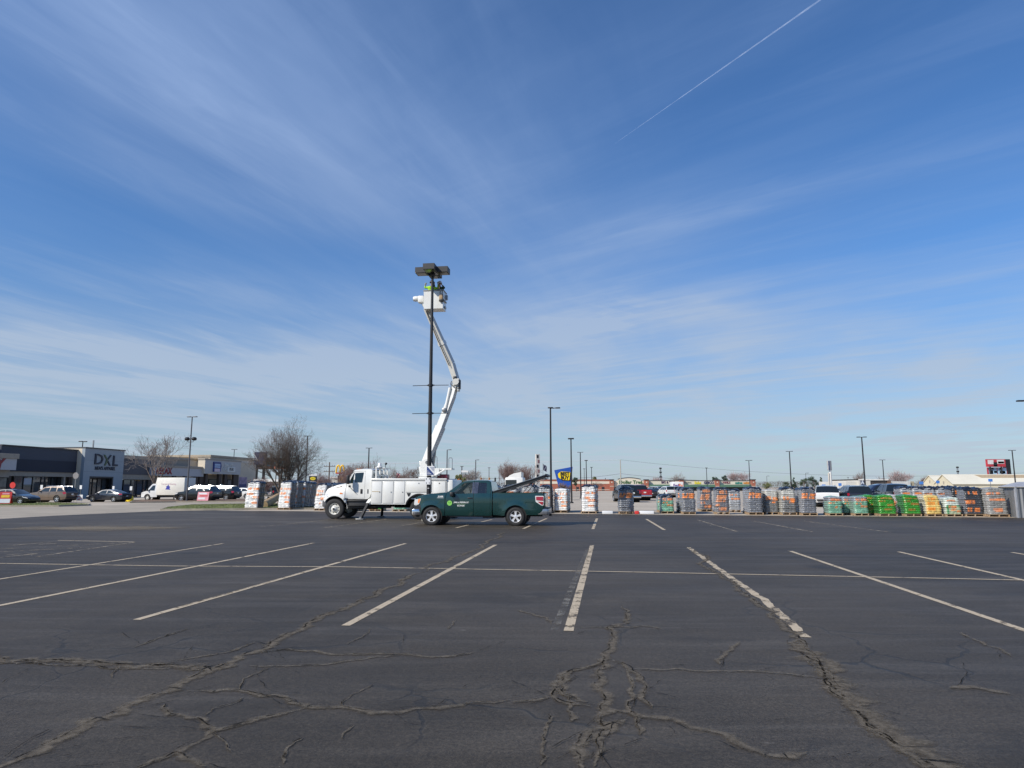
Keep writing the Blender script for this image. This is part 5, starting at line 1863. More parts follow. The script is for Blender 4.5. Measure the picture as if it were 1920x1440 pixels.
def stack_mesh(kind, w, d, h, seed, lean=0.0, lean_y=0.0, layers=None):
    """bags stacked in bulging layers; front is -y. origin at the bottom centre of the stack"""
    r = random.Random(seed)
    layers = layers or max(6, int(h / .112))
    nu, per = 104, 4
    F, S, P = BAGS[kind]
    lay = []
    for k in range(layers + 1):
        lay.append((r.uniform(-.022, .022), r.uniform(-.022, .022), r.uniform(.86, 1.14), r.uniform(.55, 1.35)))
    vs, fs, film, pr = [], [], [], []
    rows = layers * per
    win = []
    for (u0, u1, v0, v1, n) in WINDOWS[kind]:
        du, dv = r.uniform(-.05, .05), r.uniform(-.03, .03)
        cells = [(r.uniform(.75, 1), r.random() < .9, r.uniform(-.2, .2)) for _ in range(n)]
        win.append((u0 + du, u1 + du, v0 + dv, v1 + dv, n, cells))
    # evenly spaced points round a rounded rectangle
    hw, hd, cr = w / 2 - .035, d / 2 - .035, .13
    segs = [((-hw + cr, -hd), (hw - cr, -hd)), ((hw - cr, -hd + cr), -90), ((hw, -hd + cr), (hw, hd - cr)), ((hw - cr, hd - cr), 0), ((hw - cr, hd), (-hw + cr, hd)), ((-hw + cr, hd - cr), 90), ((-hw, hd - cr), (-hw, -hd + cr)), ((-hw + cr, -hd + cr), 180)]
    per_pts = []
    for sg in segs:
        if isinstance(sg[1], tuple):
            (xa, ya), (xb, yb_) = sg
            L = math.hypot(xb - xa, yb_ - ya)
            n_ = max(2, int(L / .044))
            nx, ny = (yb_ - ya) / L, -(xb - xa) / L
            per_pts += [(xa + (xb - xa) * q / n_, ya + (yb_ - ya) * q / n_, nx, ny) for q in range(n_)]
        else:
            (cx, cy), a0 = sg
            for q in range(4):
                a = R(a0 + 90 * q / 4)
                per_pts.append((cx + cr * math.cos(a), cy + cr * math.sin(a), math.cos(a), math.sin(a)))
    nu = len(per_pts)
    for j in range(rows + 1):
        v = j / rows
        k = min(layers - 1, j // per)
        tt = (j - k * per) / per
        ox, oy, gw, bul = lay[k]
        seam = 1 - (2 * tt - 1) ** 2
        tap = 1 - .07 * v ** 2.5 + .012 * math.sin(v * 9 + seed)
        for i in range(nu):
            X, Y, nx, ny = per_pts[i]
            c, s_ = nx, ny
            X, Y = X * tap, Y * tap
            fr = X / w + .5
            sidev = Y / d + .5
            bulge = (.040 * bul * (1 + .5 * mnoise.noise(Vector((X * 2.5 + k * 9.1, Y * 2.5, seed))))) * math.sqrt(max(0, seam)) - .010
            valley = 0
            if abs(s_) > .5:
                for q in (.5,) if k % 2 == 0 else (.36, .68):
                    valley += math.exp(-((fr - q) / .022) ** 2)
            else:
                for q in (.33, .66):
                    valley += math.exp(-((sidev - q) / .03) ** 2)
            nz = mnoise.noise(Vector((X * 2.3 + seed, Y * 2.3, v * h * 3))) * .022 + mnoise.noise(Vector((X * 9 + seed, Y * 9, v * h * 14))) * .016
            off = bulge - .030 * valley + nz
            wav = .018 * mnoise.noise(Vector((X * 3.1 + k * 3.3, Y * 3.1, seed)))
            z = h * v + wav * (0 < j) + .03 * v * mnoise.noise(Vector((X * 2 + seed, Y * 2, v * 4)))
            sag = -.03 * abs(2 * fr - 1) ** 3 * v
            vs.append((X + nx * off + ox * .7 + lean * v * v, Y + ny * off + oy * .7 + lean_y * v * v, z + sag))
            front = s_ < -.6
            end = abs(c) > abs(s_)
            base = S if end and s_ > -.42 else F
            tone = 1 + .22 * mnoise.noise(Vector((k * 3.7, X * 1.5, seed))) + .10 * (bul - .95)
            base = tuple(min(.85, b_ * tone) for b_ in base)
            if kind == 'mint' and v > .72:
                base = (.24, .25, .27)
            if kind == 'pale' and v < .58 and front:
                base = (.16, .165, .165)
            if kind == 'whitegreen' and front:
                if (.12 < fr and v < .55) and not (.22 < fr < .9 and v < .45):
                    base = (.05, .24, .10)
                elif v < .45:
                    base = (.42, .50, .33)
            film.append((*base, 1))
            m = 0.0
            if front:
                for (u0, u1, v0, v1, n, cells) in win:
                    if u0 < fr < u1 and v0 < v < v1:
                        q = (fr - u0) / (u1 - u0) * n
                        ci = min(n - 1, int(q))
                        if n == 1:
                            m = .95
                        elif cells[ci][1] and (q - ci) < .92:
                            hole = mnoise.noise(Vector((fr * 38, v * h * 26, seed * 3.3)))
                            m = max(m, cells[ci][0] if hole > -.36 else .45)
            pr.append((m, m, m, 1))
    for j in range(rows):
        for i in range(nu):
            i2 = (i + 1) % nu
            fs.append((j * nu + i, j * nu + i2, (j + 1) * nu + i2, (j + 1) * nu + i))
    # rounded top
    ring = rows * nu
    cap = 3
    for q in range(1, cap + 1):
        kx = 1 - q / cap * .96
        for i in range(nu):
            b = vs[ring + i]
            cx, cy = lean, lean_y
            X, Y = (b[0] - cx) * kx + cx, (b[1] - cy) * kx + cy
            vs.append((X, Y, b[2] + .05 * math.sin(q / cap * PI / 2) + .02 * mnoise.noise(Vector((X * 4, Y * 4, seed)))))
            film.append((*F, 1))
            pr.append((0, 0, 0, 1))
        o0, o1 = ring + (q - 1) * nu, ring + q * nu
        for i in range(nu):
            i2 = (i + 1) % nu
            fs.append((o0 + i, o0 + i2, o1 + i2, o1 + i))
    me = bpy.data.meshes.new('bag_stack')
    me.from_pydata(vs, [], fs)
    for nm, dat in (('film', film), ('print', pr)):
        ca = me.color_attributes.new(nm, 'FLOAT_COLOR', 'POINT')
        ca.data.foreach_set('color', [x for c in dat for x in c])
    me.materials.append(M_BAG[kind])
    me.polygons.foreach_set('use_smooth', [True] * len(fs))
    me.update()
    return me


def pallet_mesh(w, d):
    mb = MB()
    for x in (-.45, 0, .45):
        mb.box((x * w, 0, .065), (.045, d, .09))
    for k in range(6):
        mb.box((0, (-.46 + .184 * k) * d, .121), (w, .10, .018))
    for k in range(3):
        mb.box((0, (-.45 + .45 * k) * d, .010), (w, .10, .018))
    return mb.mesh('wooden_pallet', M_WOODP)


def film_mesh(w, d, seed):
    """crumpled black sheet draped on the top of a stack"""
    mb = MB()
    n = 16
    vs, fs = [], []
    r = random.Random(seed)
    for j in range(n + 1):
        for i in range(n + 1):
            u_, v_ = i / n * 2 - 1, j / n * 2 - 1
            e = max(abs(u_), abs(v_))
            z = .09 + .10 * mnoise.noise(Vector((u_ * 1.7 + seed, v_ * 1.7, 0))) + .05 * mnoise.noise(Vector((u_ * 4 + seed, v_ * 4, 3))) - .13 * smooth(e, .7, 1.0)
            k = 1 + .06 * mnoise.noise(Vector((u_ * 2, v_ * 2, seed)))
            vs.append((u_ * w * .47 * k, v_ * d * .47 * k, z))
    for j in range(n):
        for i in range(n):
            a = j * (n + 1) + i
            fs.append((a, a + 1, a + n + 2, a + n + 1))
    mb.add(vs, fs)
    return mb.mesh('top_sheet', M_FILM, 60)


PCACHE = {}


def pallet(px0, px1, ybot, ytop, kind, label, rows=1, film=True, lean=0.0, wood=True, depth=1.12, taper=0, back_gap=.12, rowlabels=None, dz=0.0, group='pallets of bagged mulch', lean_y=0.0):
    """front face spans px0..px1 at its foot; more pallets follow behind it in the same file"""
    g0, g1 = G(px0, ybot), G(px1, ybot)
    w = max(.85, min(1.35, (g1 - g0).length))
    c = (g0 + g1) / 2
    foot = .13 if wood else .02
    h = AT((px0 + px1) / 2, ytop, c.y).z - foot
    out = []
    for k in range(rows):
        hk = h * (1 if k == 0 else 1 + .02 * math.sin(k * 5.1 + px0))
        seed = (int(px0) * 7 + k * 13) % 23 + hash(kind) * 0
        pos = c + DV * (depth / 2 + k * (depth + back_gap)) + EV * (.05 * math.sin(k * 3 + px0))
        rt = thing('mulch_pallet', label if k == 0 else rowlabels[min(k - 1, len(rowlabels) - 1)], 'mulch pallet', (pos.x, pos.y, 0.0), YAW + .03 * math.sin(px0 * 1.3 + k), group)
        key = (kind, round(w, 1), round(hk, 1), seed % 4, lean, lean_y)
        if key not in PCACHE:
            PCACHE[key] = stack_mesh(kind, round(w, 1), depth, round(hk, 1), seed % 4 + sum(map(ord, kind)) % 17, lean, lean_y)
        s = put('bag_stack', PCACHE[key], rt, (0, 0, foot))
        s.scale = (w / round(w, 1), 1, hk / round(hk, 1))
        if wood:
            pk = ('pal', round(w, 1))
            if pk not in PCACHE:
                PCACHE[pk] = pallet_mesh(round(w, 1), depth)
            put('wooden_pallet', PCACHE[pk], rt, (0, 0, .004))
        if film:
            fk = ('film', seed % 5)
            if fk not in PCACHE:
                PCACHE[fk] = film_mesh(1.1, 1.12, seed % 5)
            f = put('top_sheet', PCACHE[fk], rt, (lean, lean_y, foot + hk + .0))
            f.scale = (w / 1.1, 1, 1)
        out.append(rt)
    return out


ord_ = ['second in its row, behind the', 'third in its row, behind the', 'fourth in its row, behind the']
def rl(what):
    return [f'{o} {what}' for o in ('pallet directly behind the', 'third pallet back in the row of the', 'fourth pallet back in the row of the', 'rearmost pallet in the row of the')]


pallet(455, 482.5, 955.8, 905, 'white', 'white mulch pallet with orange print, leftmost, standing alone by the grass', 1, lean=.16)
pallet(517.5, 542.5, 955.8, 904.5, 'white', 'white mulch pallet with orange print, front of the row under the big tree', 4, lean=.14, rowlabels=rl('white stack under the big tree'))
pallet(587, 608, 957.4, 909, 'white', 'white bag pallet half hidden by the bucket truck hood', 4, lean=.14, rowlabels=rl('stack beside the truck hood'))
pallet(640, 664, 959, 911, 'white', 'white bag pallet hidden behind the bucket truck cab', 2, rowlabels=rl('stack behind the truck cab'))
pallet(691, 716, 958.5, 944, 'green', 'low green bag pallet seen under the bucket truck body', 1, film=False)
pallet(735, 762, 959, 944, 'mint', 'low pale green bag pallet under the bucket truck body', 1, film=False)
pallet(905, 934, 960.5, 912, 'silver', 'silver bag pallet directly behind the pickup cab', 2, rowlabels=rl('stack by the pickup cab'))
pallet(940, 972, 960.6, 912.5, 'silver', 'silver mulch pallet with orange print under the raised bed cover', 2, rowlabels=rl('stack under the bed cover'))
pallet(978, 1005, 961, 912.2, 'silver', 'silver mulch pallet with orange print behind the bed cover struts', 2, rowlabels=rl('stack by the cover struts'))
pallet(1008, 1034, 961.8, 913.5, 'silver', 'silver orange printed pallet between the tailgate and black lamp pole', 2, rowlabels=rl('stack by the tailgate'))
pallet(1037.5, 1064.5, 961.4, 917, 'white', 'white mulch pallet with orange print just right of the thin black pole', 3, film=False, lean=.02, rowlabels=rl('white stack by the thin pole'))
pallet(1091.5, 1120, 963, 912.5, 'white', 'freestanding white mulch pallet in front of the brick store', 2, film=True, lean=.02, rowlabels=rl('white stack before the brick store'))
pallet(1161, 1189.5, 963.8, 916.5, 'slate', 'slate grey pallet with two orange print bands beside the red pickup', 2, rowlabels=rl('slate stack beside the red pickup'))
pallet(1242.5, 1263.5, 963.2, 931, 'mint', 'short mint and silver pallet left of the tall slate stack', 3, film=True, rowlabels=rl('short mint stack'))
pallet(1281, 1306, 964.3, 917.5, 'slate', 'tall slate pallet with four orange patches below the delivery truck sign', 3, rowlabels=rl('tall slate stack'))
pallet(1317, 1335, 959.2, 916.5, 'slate_big', 'orange printed pallet set back between two taller slate stacks', 2, rowlabels=rl('set back orange stack'))
pallet(1344, 1369, 964.6, 917.3, 'slate_big', 'slate pallet covered almost wholly in orange print', 1)
pallet(1370.5, 1384, 960.5, 920, 'silver', 'plain grey wrapped pallet set back beside the all orange one', 1)
pallet(1406, 1433.5, 965.6, 916.5, 'slate', 'slate pallet with orange print under the brick pier end', 2, rowlabels=rl('slate stack under the brick pier'))
pallet(1438, 1461, 965.0, 919, 'pale', 'clear wrapped white pallet half hidden, beside the grey and orange one', 1, film=False)
pallet(1465, 1493, 965.8, 917, 'pale', 'pallet with white upper bags, orange print and grey lower bags', 1, film=True)
pallet(1507, 1534.5, 966.6, 917.3, 'slate', 'tall slate pallet with orange print left of the short green stacks', 2, rowlabels=rl('slate stack by the short green ones'))
pallet(1554, 1579, 967, 931.5, 'mint', 'short mint pallet with orange print in front of the white SUV', 1, film=False)
pallet(1586, 1600, 966, 932, 'mint', 'mint pallet squeezed between the two short printed mint stacks', 1, film=False)
pallet(1603, 1628, 967.3, 931.5, 'mint', 'short mint pallet with orange print touching the bright green stack', 1, film=False)
pallet(1624, 1640, 966.6, 928.8, 'green', 'bright green pallet half hidden behind the mint one', 1, film=False)
pallet(1652, 1684, 968, 928.8, 'green', 'bright green pallet leaning left, the nearer to the mint stacks', 1, film=False, lean=-.14)
pallet(1697, 1728, 968.2, 928.6, 'green', 'bright green pallet standing next to the yellow one', 1, film=False, lean=-.10)
pallet(1740, 1769, 968.4, 929, 'yellow', 'yellow bag pallet with orange print between green and white stacks', 1, film=False, lean=-.12)
pallet(1774, 1803.5, 968.6, 933, 'whitegreen', 'white pallet with green band and orange print', 1, film=False, lean=-.10)
pallet(1811, 1845, 968.6, 917, 'dark', 'tall dark pallet with large orange marks next to the wrapped grey one', 2, film=True, rowlabels=rl('tall dark stack'))
pallet(1855, 1891, 969.5, 915.5, 'grey', 'grey shrink wrapped pallet beside the corrugated shed', 1, film=False, lean=-.06)
for k, (a, b, kd, lb) in enumerate(((1668, 1687, 'pale', 'plain white bag stack seen in the gap between the two bright green pallets'),)):
    pallet(a, b, 964.8, 928, kd, lb, 1, film=False)
for k, (a, b) in enumerate(((1693, 1714), (1716, 1736), (1738, 1758), (1761, 1780), (1783, 1803))):
    pallet(a, b, 963.6 + .2 * k, 915.5 - .2 * k, 'silver', ['silver black topped pallet behind the bright green stack', 'silver black topped pallet between green and yellow stacks, set back', 'silver black topped pallet behind the yellow stack',
                                                   'silver black topped pallet behind the white and green stack', 'silver black topped pallet set back, next to the tall dark one'][k], 1, film=True)
# ================================================================== parked cars
def car_at(kind, px, py, yaw_deg, paint, name, label, cat, rack=False, anchor=.5, flip=False, group=None, sc=1.0):
    """middle of the car's near side foot at the pixel; yaw turns the nose (nose along -x)"""
    P = car_profiles(kind)
    g = G(px, py)
    rz = R(yaw_deg)
    ex, ey = Vector((math.cos(rz), math.sin(rz), 0)), Vector((-math.sin(rz), math.cos(rz), 0))
    near = ey if ey.y > 0 else -ey
    pos = g - ex * P['L'] * anchor * sc + near * P['w'] * .9 * sc
    o = make_car(kind, name, paint, label, cat, (pos.x, pos.y, .0), rz, group, rack)
    o.scale = (sc, sc, sc)
    return o


GRP = 'cars parked by the shops'
YD = math.degrees(YAW)
car_at('hatch', 14, 945.8, 172, PT_BLACK, 'parked_car', 'black hatchback facing right behind the grass island', 'car', group=GRP, sc=.95)
car_at('suv', 86, 942.2, -10, PT_BROWN, 'parked_car', 'bronze SUV with roof rails and black tinted rear windows', 'car', True, group=GRP, sc=.97)
car_at('sedan', 194, 941.4, -10, PT_NAVY, 'parked_car', 'dark charcoal sedan in front of the grey entrance tower', 'car', group=GRP, sc=.94)
car_at('suv', 362, 940.0, -10, PT_BLACK, 'parked_car', 'black SUV parked in front of the white box van', 'car', True, group=GRP)
car_at('suv', 405, 937.8, -10, PT_BLACK, 'parked_car', 'black SUV next to the white hatchback, behind the pink sign', 'car', True, group=GRP)
car_at('hatch', 446, 934.8, -8, PT_WHITE, 'parked_car', 'white hatchback half hidden by the leftmost pallet', 'car', group=GRP)
car_at('suv', 506, 936, -60, PT_BLACK, 'parked_car', 'black SUV seen between the two left pallets', 'car', group=GRP)
car_at('pickup', 1160, 941, -84, PT_BLACK, 'parked_car', 'black pickup seen from behind left of the slate pallet', 'car', group=GRP)
car_at('pickup', 1184, 938, -84, PT_RED, 'parked_car', 'red pickup seen from behind right of the slate pallet', 'car', group=GRP)
car_at('sedan', 1204, 934, -84, PT_NAVY, 'parked_car', 'dark sedan seen from behind next to the red pickup', 'car', group=GRP)
car_at('suv', 1220, 929.5, -60, PT_SILVER, 'parked_car', 'silver SUV parked farther off near the green awning', 'car', group=GRP)
car_at('sedan', 1229, 930.2, -70, PT_BLUE, 'parked_car', 'dark blue sedan in front of the silver SUV', 'car', group=GRP)
car_at('suv', 1242, 932.5, -84, PT_WHITE, 'parked_car', 'white SUV behind the short mint pallet', 'car', group=GRP)
car_at('suv', 1256, 932.5, -84, PT_SILVER, 'parked_car', 'silver SUV beside the white one behind the mint pallet', 'car', group=GRP)
car_at('suv', 1572, 950, -112, PT_WHITE, 'parked_car', 'white SUV behind the short mint pallets', 'car', True, group=GRP)
car_at('suv', 1622, 950, -102, PT_NAVY, 'parked_car', 'dark SUV behind the bright green pallet', 'car', True, group=GRP)
car_at('pickup', 1663, 948, -8, PT_BLUE, 'parked_car', 'dark blue pickup behind the green stacks', 'car', group=GRP)
car_at('pickup', 1700, 950, -100, PT_BLACK, 'parked_car', 'black pickup behind the silver stacks', 'car', group=GRP)
car_at('sedan', 1585, 936, 20, PT_NAVY, 'parked_car', 'dark sedan far behind the white SUV', 'car', group=GRP)

# white cutaway box van
g = G(303, 938.8)
VAN = thing('box_van', 'white cutaway box van with blue emblem parked behind the bare young tree', 'van', (0, 0, 0), R(-10))
vyf = lambda x, z: 1.0 - .10 * smooth(x, .5, -.1) - (.16 * (z - 1.15) / .9 if z > 1.15 else 0)
vo = [(0, .4), (-.02, .75), (.05, .98), (.75, 1.18), (1.35, 1.95), (1.55, 2.03), (2.2, 2.05), (2.2, .45), (1.32, .42)] + arc(.90, .38, .44, 8, 172, 14) + [(.44, .42)]
vw = rpoly([(1.0, 1.2), (1.48, 1.83), (1.85, 1.85), (1.85, 1.2)], .05)
mb = MB()
for s in (-1, 1):
    panel(vo, [vw], vyf, s, [.3, .8, 1.2, 1.7], [.8, 1.0, 1.15, 1.5, 1.8], mb=mb)
skin(dense([(0, .4), (-.02, .75), (.05, .98), (.75, 1.18)], .1), vyf, lambda x: .04, mb)
skin([(1.35, 1.95), (1.55, 2.03), (2.2, 2.05)], vyf, lambda x: .04, mb)
mb.build('cab', PT_WHITE, VAN, smooth=35)
g_ = MB()
skin(dense([(.75, 1.18), (1.35, 1.95)], .1), vyf, lambda x: .05, g_)
g_.build('windshield', M_GLASS, VAN, smooth=40)
for s in (-1, 1):
    panel(vw, [], vyf, s, zcuts=[1.5], off=-.01).build('side_window', M_GLASS, VAN)
    on_side(rpoly([(.0, .78), (.03, .95), (.30, 1.0), (.28, .80)], .03), vyf, s).build('headlight', M_LAMP, VAN)
    MB().rbox((.98, s * 1.15, 1.28), (.12, .22, .26), .04).build('mirror', M_BLACK, VAN, smooth=40)
    for xx in (.90, 4.75):
        add_wheel(VAN, xx, s * .86, .37, .24, .22, 'five', M_RIMW, s)
bx = MB()
bx.rbox((4.0, 0, 1.72), (3.75, 2.16, 2.10), .04)
bx.rbox((2.25, 0, 2.3), (.6, 2.0, .9), .12, rot=(0, .25, 0))
BX = bx.build('cargo_box', mat('cream_white_box', (.72, .70, .64), .4, var=.04, dirt=((.5, .48, .42), .2)), VAN, smooth=35)
MB().box((3.0, 0, .55), (5.0, 1.7, .25)).build('underbody', M_UNDER, VAN)
em = MB()
em.prism([(3.35, 1.35), (3.50, 1.62), (3.42, 1.72), (3.62, 1.78), (3.72, 1.98), (3.80, 1.74), (3.98, 1.70), (3.90, 1.5), (4.05, 1.32)], -1.084, -1.092, lambda a, b, h: (a, h, b))
em.build('van_emblem', mat('blue_emblem', (.05, .06, .35), .4), BX)
text('van_script', 'Carpet Cleaning', .30, mat('pink_script', (.55, .35, .42), .5), BX, (3.75, -1.086, 2.0), (1, 0, 0), (0, 0, 1), .004, sx=1.0)
ex = Vector((math.cos(R(-10)), math.sin(R(-10)), 0))
VAN.location = g - ex * 2.9 + Vector((-ex.y, ex.x, 0)) * 1.0

# white truck with rounded wind deflector far behind the pallets
g = AT(975, 915, 75)
TK = thing('box_truck', 'white truck with tall curved roof deflector behind the raised bed cover', 'truck', (g.x, g.y, 0), YAW)
mb = MB()
mb.prism([(-1.3, 2.55), (-1.0, 2.85), (-.5, 3.08), (.2, 3.2), (.25, 3.2), (.25, 2.55)], -1.1, 1.1, lambda a, b, h: (a, h, b))
mb.build('roof_deflector', M_WHITE, TK, smooth=35)
mb = MB()
mb.rbox((-.5, 0, 1.75), (1.9, 2.3, 1.8), .12)
mb.rbox((-1.9, 0, 1.2), (1.2, 2.0, 1.0), .15)
mb.build('cab', M_WHITE, TK, smooth=35)
MB().rbox((-.8, 0, 2.1), (1.2, 2.33, .6), .05).build('window', M_GLASS, TK)
MB().box((1.0, 0, .8), (4.6, 1.0, .3)).build('chassis', M_UNDER, TK)
for xx in (-1.7, 2.6):
    for s in (-1, 1):
        add_wheel(TK, xx, s * .98, .5, .28, .29, 'truck', M_RIMW, s)
# courier truck
Yc = 150
a, b = AT(1262, 914, Yc), AT(1281, 903.5, Yc)
FX = thing('courier_truck', 'white courier truck with purple and orange lettering in front of the green awning', 'truck', ((a.x + b.x) / 2, Yc, 0), 0)
ww, ht = b.x - a.x, b.z
bxx = MB().rbox((0, 1.5, (ht + .7) / 2), (ww, 3.2, ht - .7), .05).build('cargo_box', M_WHITE, FX, smooth=35)
text('courier_lettering', 'Fed', .85, mat('purple_lettering', (.10, .02, .22), .5), bxx, (-.48, -.13, ht - .75), (1, 0, 0), (0, 0, 1), .01, .02)
text('courier_lettering', 'Ex', .85, mat('orange_lettering', (.80, .16, .02), .5), bxx, (.52, -.13, ht - .75), (1, 0, 0), (0, 0, 1), .01, .02)
MB().rbox((0, 3.9, 1.1), (ww * .95, 1.6, 1.2), .1).build('cab', M_WHITE, FX, smooth=35)
for yy in (.5, 4.0):
    for s in (-1, 1):
        w_ = add_wheel(FX, s * (ww / 2 - .15), yy, .38, .24, .22, 'five', M_RIMW, 1)
        w_.rotation_euler = (0, 0, PI / 2)

# ================================================================== A-frame signs, small signs, post bases
M_REDS = mat('red_sign', (.55, .035, .03), .5, var=.08)
M_PINK = mat('pink_sign', (.70, .30, .34), .5, var=.1)
M_YEL = mat('yellow_sign', (.80, .50, .03), .5, var=.1)


def aframe(px0, px1, ybot, ytop, face, label, bands, rz):
    g = G((px0 + px1) / 2, ybot)
    h = AT(px0, ytop, g.y).z
    w = (px1 - px0) / ppm(g.y)
    root = thing('sandwich_board', label, 'sandwich board', (g.x, g.y, .11), rz, 'sandwich boards by the shops')
    h -= .11
    for s in (-1, 1):
        mb = MB()
        mb.box((0, s * h * .16, h / 2), (w, .025, h), rot=(s * .33, 0, 0))
        bd = mb.build('board', face if s < 0 else M_REDS, root)
        if s < 0:
            for (u0, u1, v0, v1, m) in bands:
                q = MB()
                q.box(((u0 + u1 - 1) / 2 * w, 0, ((v0 + v1) / 2 - .5) * h), ((u1 - u0) * w, .012, (v1 - v0) * h))
                rm = Euler((s * .33, 0, 0)).to_matrix()
                q.v = [tuple(rm @ Vector((x, y - .016, z)) + Vector((0, s * h * .16, h / 2))) for x, y, z in q.v]
                q.build('print_patch', m, bd)
    return root


aframe(0, 19, 947, 921.5, M_REDS, 'red, yellow and white sandwich board on the grass at the far left', [(.06, .94, .05, .40, M_SIGNW), (.15, .85, .50, .72, M_YEL), (.2, .8, .77, .90, M_PINK)], YAW + .5)
aframe(371, 391, 941, 922, M_PINK, 'pink and white sandwich board in front of the black SUVs', [(.1, .8, .72, .9, M_SIGNW), (.2, .9, .48, .62, M_REDS), (.1, .7, .15, .35, M_SIGNW)], YAW + .25)
g = G(148.5, 941.8)
YS = thing('yard_sign', 'small white and red yard sign between the bronze SUV and charcoal sedan', 'yard sign', (g.x, g.y, 0), YAW)
b_ = MB().rbox((0, 0, .50), (.72, .02, .62), .005).build('board', M_SIGNW, YS)
for k, (x, z, w_, h_) in enumerate(((-.12, .62, .35, .10), (.10, .45, .40, .09), (-.05, .30, .3, .08))):
    MB().box((x, -.014, z), (w_, .006, h_)).build('print_patch', mat('faded_red_print', (.60, .22, .18), .6), b_)
for s in (-1, 1):
    MB().cyl((s * .28, 0, 0), (s * .28, 0, .3), .008).build('stake', M_STEEL, YS)


def post_sign(px, ybot, ytop, label, base_m=None, panel_m=None):
    g = G(px, ybot)
    h = AT(px, ytop, g.y).z
    rt = thing('parking_sign', label, 'parking sign', (g.x, g.y, .0), YAW, 'parking space signs')
    MB().cyl((0, 0, 0), (0, 0, h), .025, n=8).build('post', M_STEEL, rt)
    MB().rbox((0, -.03, h - .22), (.30, .01, .45), .004).build('panel', panel_m or M_SIGNW, rt)
    if base_m:
        MB().lathe([(.34, 0), (.33, .45), (.25, .62), (0, .65)], (0, 0, 0), 'Z', 18).rbox((-.42, 0, .10), (.5, .5, .2), .05).build('base', base_m, rt, smooth=40)


post_sign(75.5, 942, 909.5, 'thin white parking sign post before the shop windows, left of the bronze SUV roof')
post_sign(149.5, 939, 910, 'thin white parking sign post by the yard sign')
post_sign(211, 937, 911.5, 'thin parking sign post just behind the charcoal sedan roof')
post_sign(244, 940.3, 912, 'white parking sign post on a bright yellow base', mat('bright_yellow_base', (.75, .56, .02), .5, var=.08))
# octagonal sign seen from behind
g = G(138, 940.5)
hh = AT(138, 885, g.y).z
ST = thing('stop_sign', 'grey back of an octagonal stop sign beside the tower wall', 'road sign', (g.x, g.y, 0), YAW)
MB().box((0, 0, hh / 2), (.06, .05, hh)).build('post', M_STEEL, ST)
mb = MB()
mb.prism([(.38 * math.cos(R(22.5 + 45 * k)), hh - .42 + .38 * math.sin(R(22.5 + 45 * k))) for k in range(8)], -.04, -.03, lambda a, b, h: (a, h, b))
mb.build('panel', mat('grey_sign_back', (.22, .21, .21), .6), ST)
g = G(14, 941)
S2 = thing('stop_sign', 'small red and white octagonal sign before the left shop window', 'road sign', (AT(24, 912, 82).x, 82, 0), YAW)
MB().box((0, 0, .9), (.05, .05, 1.8)).build('post', M_STEEL, S2)
mb = MB()
mb.prism([(.38 * math.cos(R(22.5 + 45 * k)), 1.85 + .38 * math.sin(R(22.5 + 45 * k))) for k in range(8)], -.05, -.03, lambda a, b, h: (a, h, b))
mb.build('panel', M_REDS, S2)
# kerb blocks between the pallets
for (x0, x1, m_, lb) in ((1129, 1149, M_SIGNW, 'white parking block left of the slate pallet'), (1190, 1198, M_REDS, 'short red parking block right of the slate pallet'), (1199, 1226, M_SIGNW, 'white parking block left of the short mint pallets')):
    a, b = G(x0, 964), G(x1, 964)
    c = (a + b) / 2
    mb = MB().rbox((0, 0, .10), ((b - a).length, .18, .19), .03)
    o = mb.build('parking_block', m_, None, (c.x, c.y, 0), YAW, smooth=40)
    tag(o, lb, 'parking block')
# ================================================================== shops on the left, in the plane of their fronts
FQ = AT(155, 900, 104)
FQ = Vector((FQ.x, FQ.y, 0))
BYAW = math.atan2(DV.y, DV.x)            # local x runs along the shop fronts, local y into the buildings


def FS(px, py, e=0.0):
    """(along the front, height) under a pixel on the plane e metres behind the tower front"""
    d = ray(px, py)
    q = FQ - EV * e
    c = Vector((0, 0, CAMH))
    t = (q - c).dot(EV) / d.dot(EV)
    p = c + d * t
    return (p - FQ).dot(DV), p.z


def shop(name, label, s0):
    o = FQ + DV * s0
    return thing(name, label, 'shop', (o.x, o.y, 0), BYAW, 'shops of the strip mall')


M_NAVYW = mat('navy_stucco', (.058, .068, .092), .8, var=.08, vs=.6)
M_GREYW = mat('blue_grey_stucco', (.29, .335, .375), .8, var=.05, vs=.5, bump=.1)
M_BEIGE = mat('beige_stucco', (.56, .49, .39), .85, var=.07, vs=.5)
M_TAUPE = mat('taupe_band', (.33, .295, .25), .85, var=.08)
M_BROWN = mat('brown_column', (.075, .055, .045), .8, var=.1)
M_PALEP = mat('pale_fascia', (.42, .43, .46), .6, var=.04)
M_CREAM = mat('cream_and_sunlit_stucco', (.66, .58, .46), .85, var=.06, vs=.6)  # shop ends facing the sun use it too: sunlight put into the colour
M_DARKIN = mat('dark_shopfront', (.018, .019, .024), .5)
M_MULL = mat('dark_mullion', (.025, .024, .026), .5)
M_WIN = glassmat('shop_window_glass', (.05, .06, .07), rough=.02)
M_TRIMD = mat('dark_coping', (.045, .045, .05), .6)


def bwall(o, s0, s1, z0, z1, e0, e1, m, name='wall', base=0.0):
    return MB().box(((s0 + s1) / 2 - base, (e0 + e1) / 2, (z0 + z1) / 2), (s1 - s0, e1 - e0, z1 - z0)).build(name, m, o)


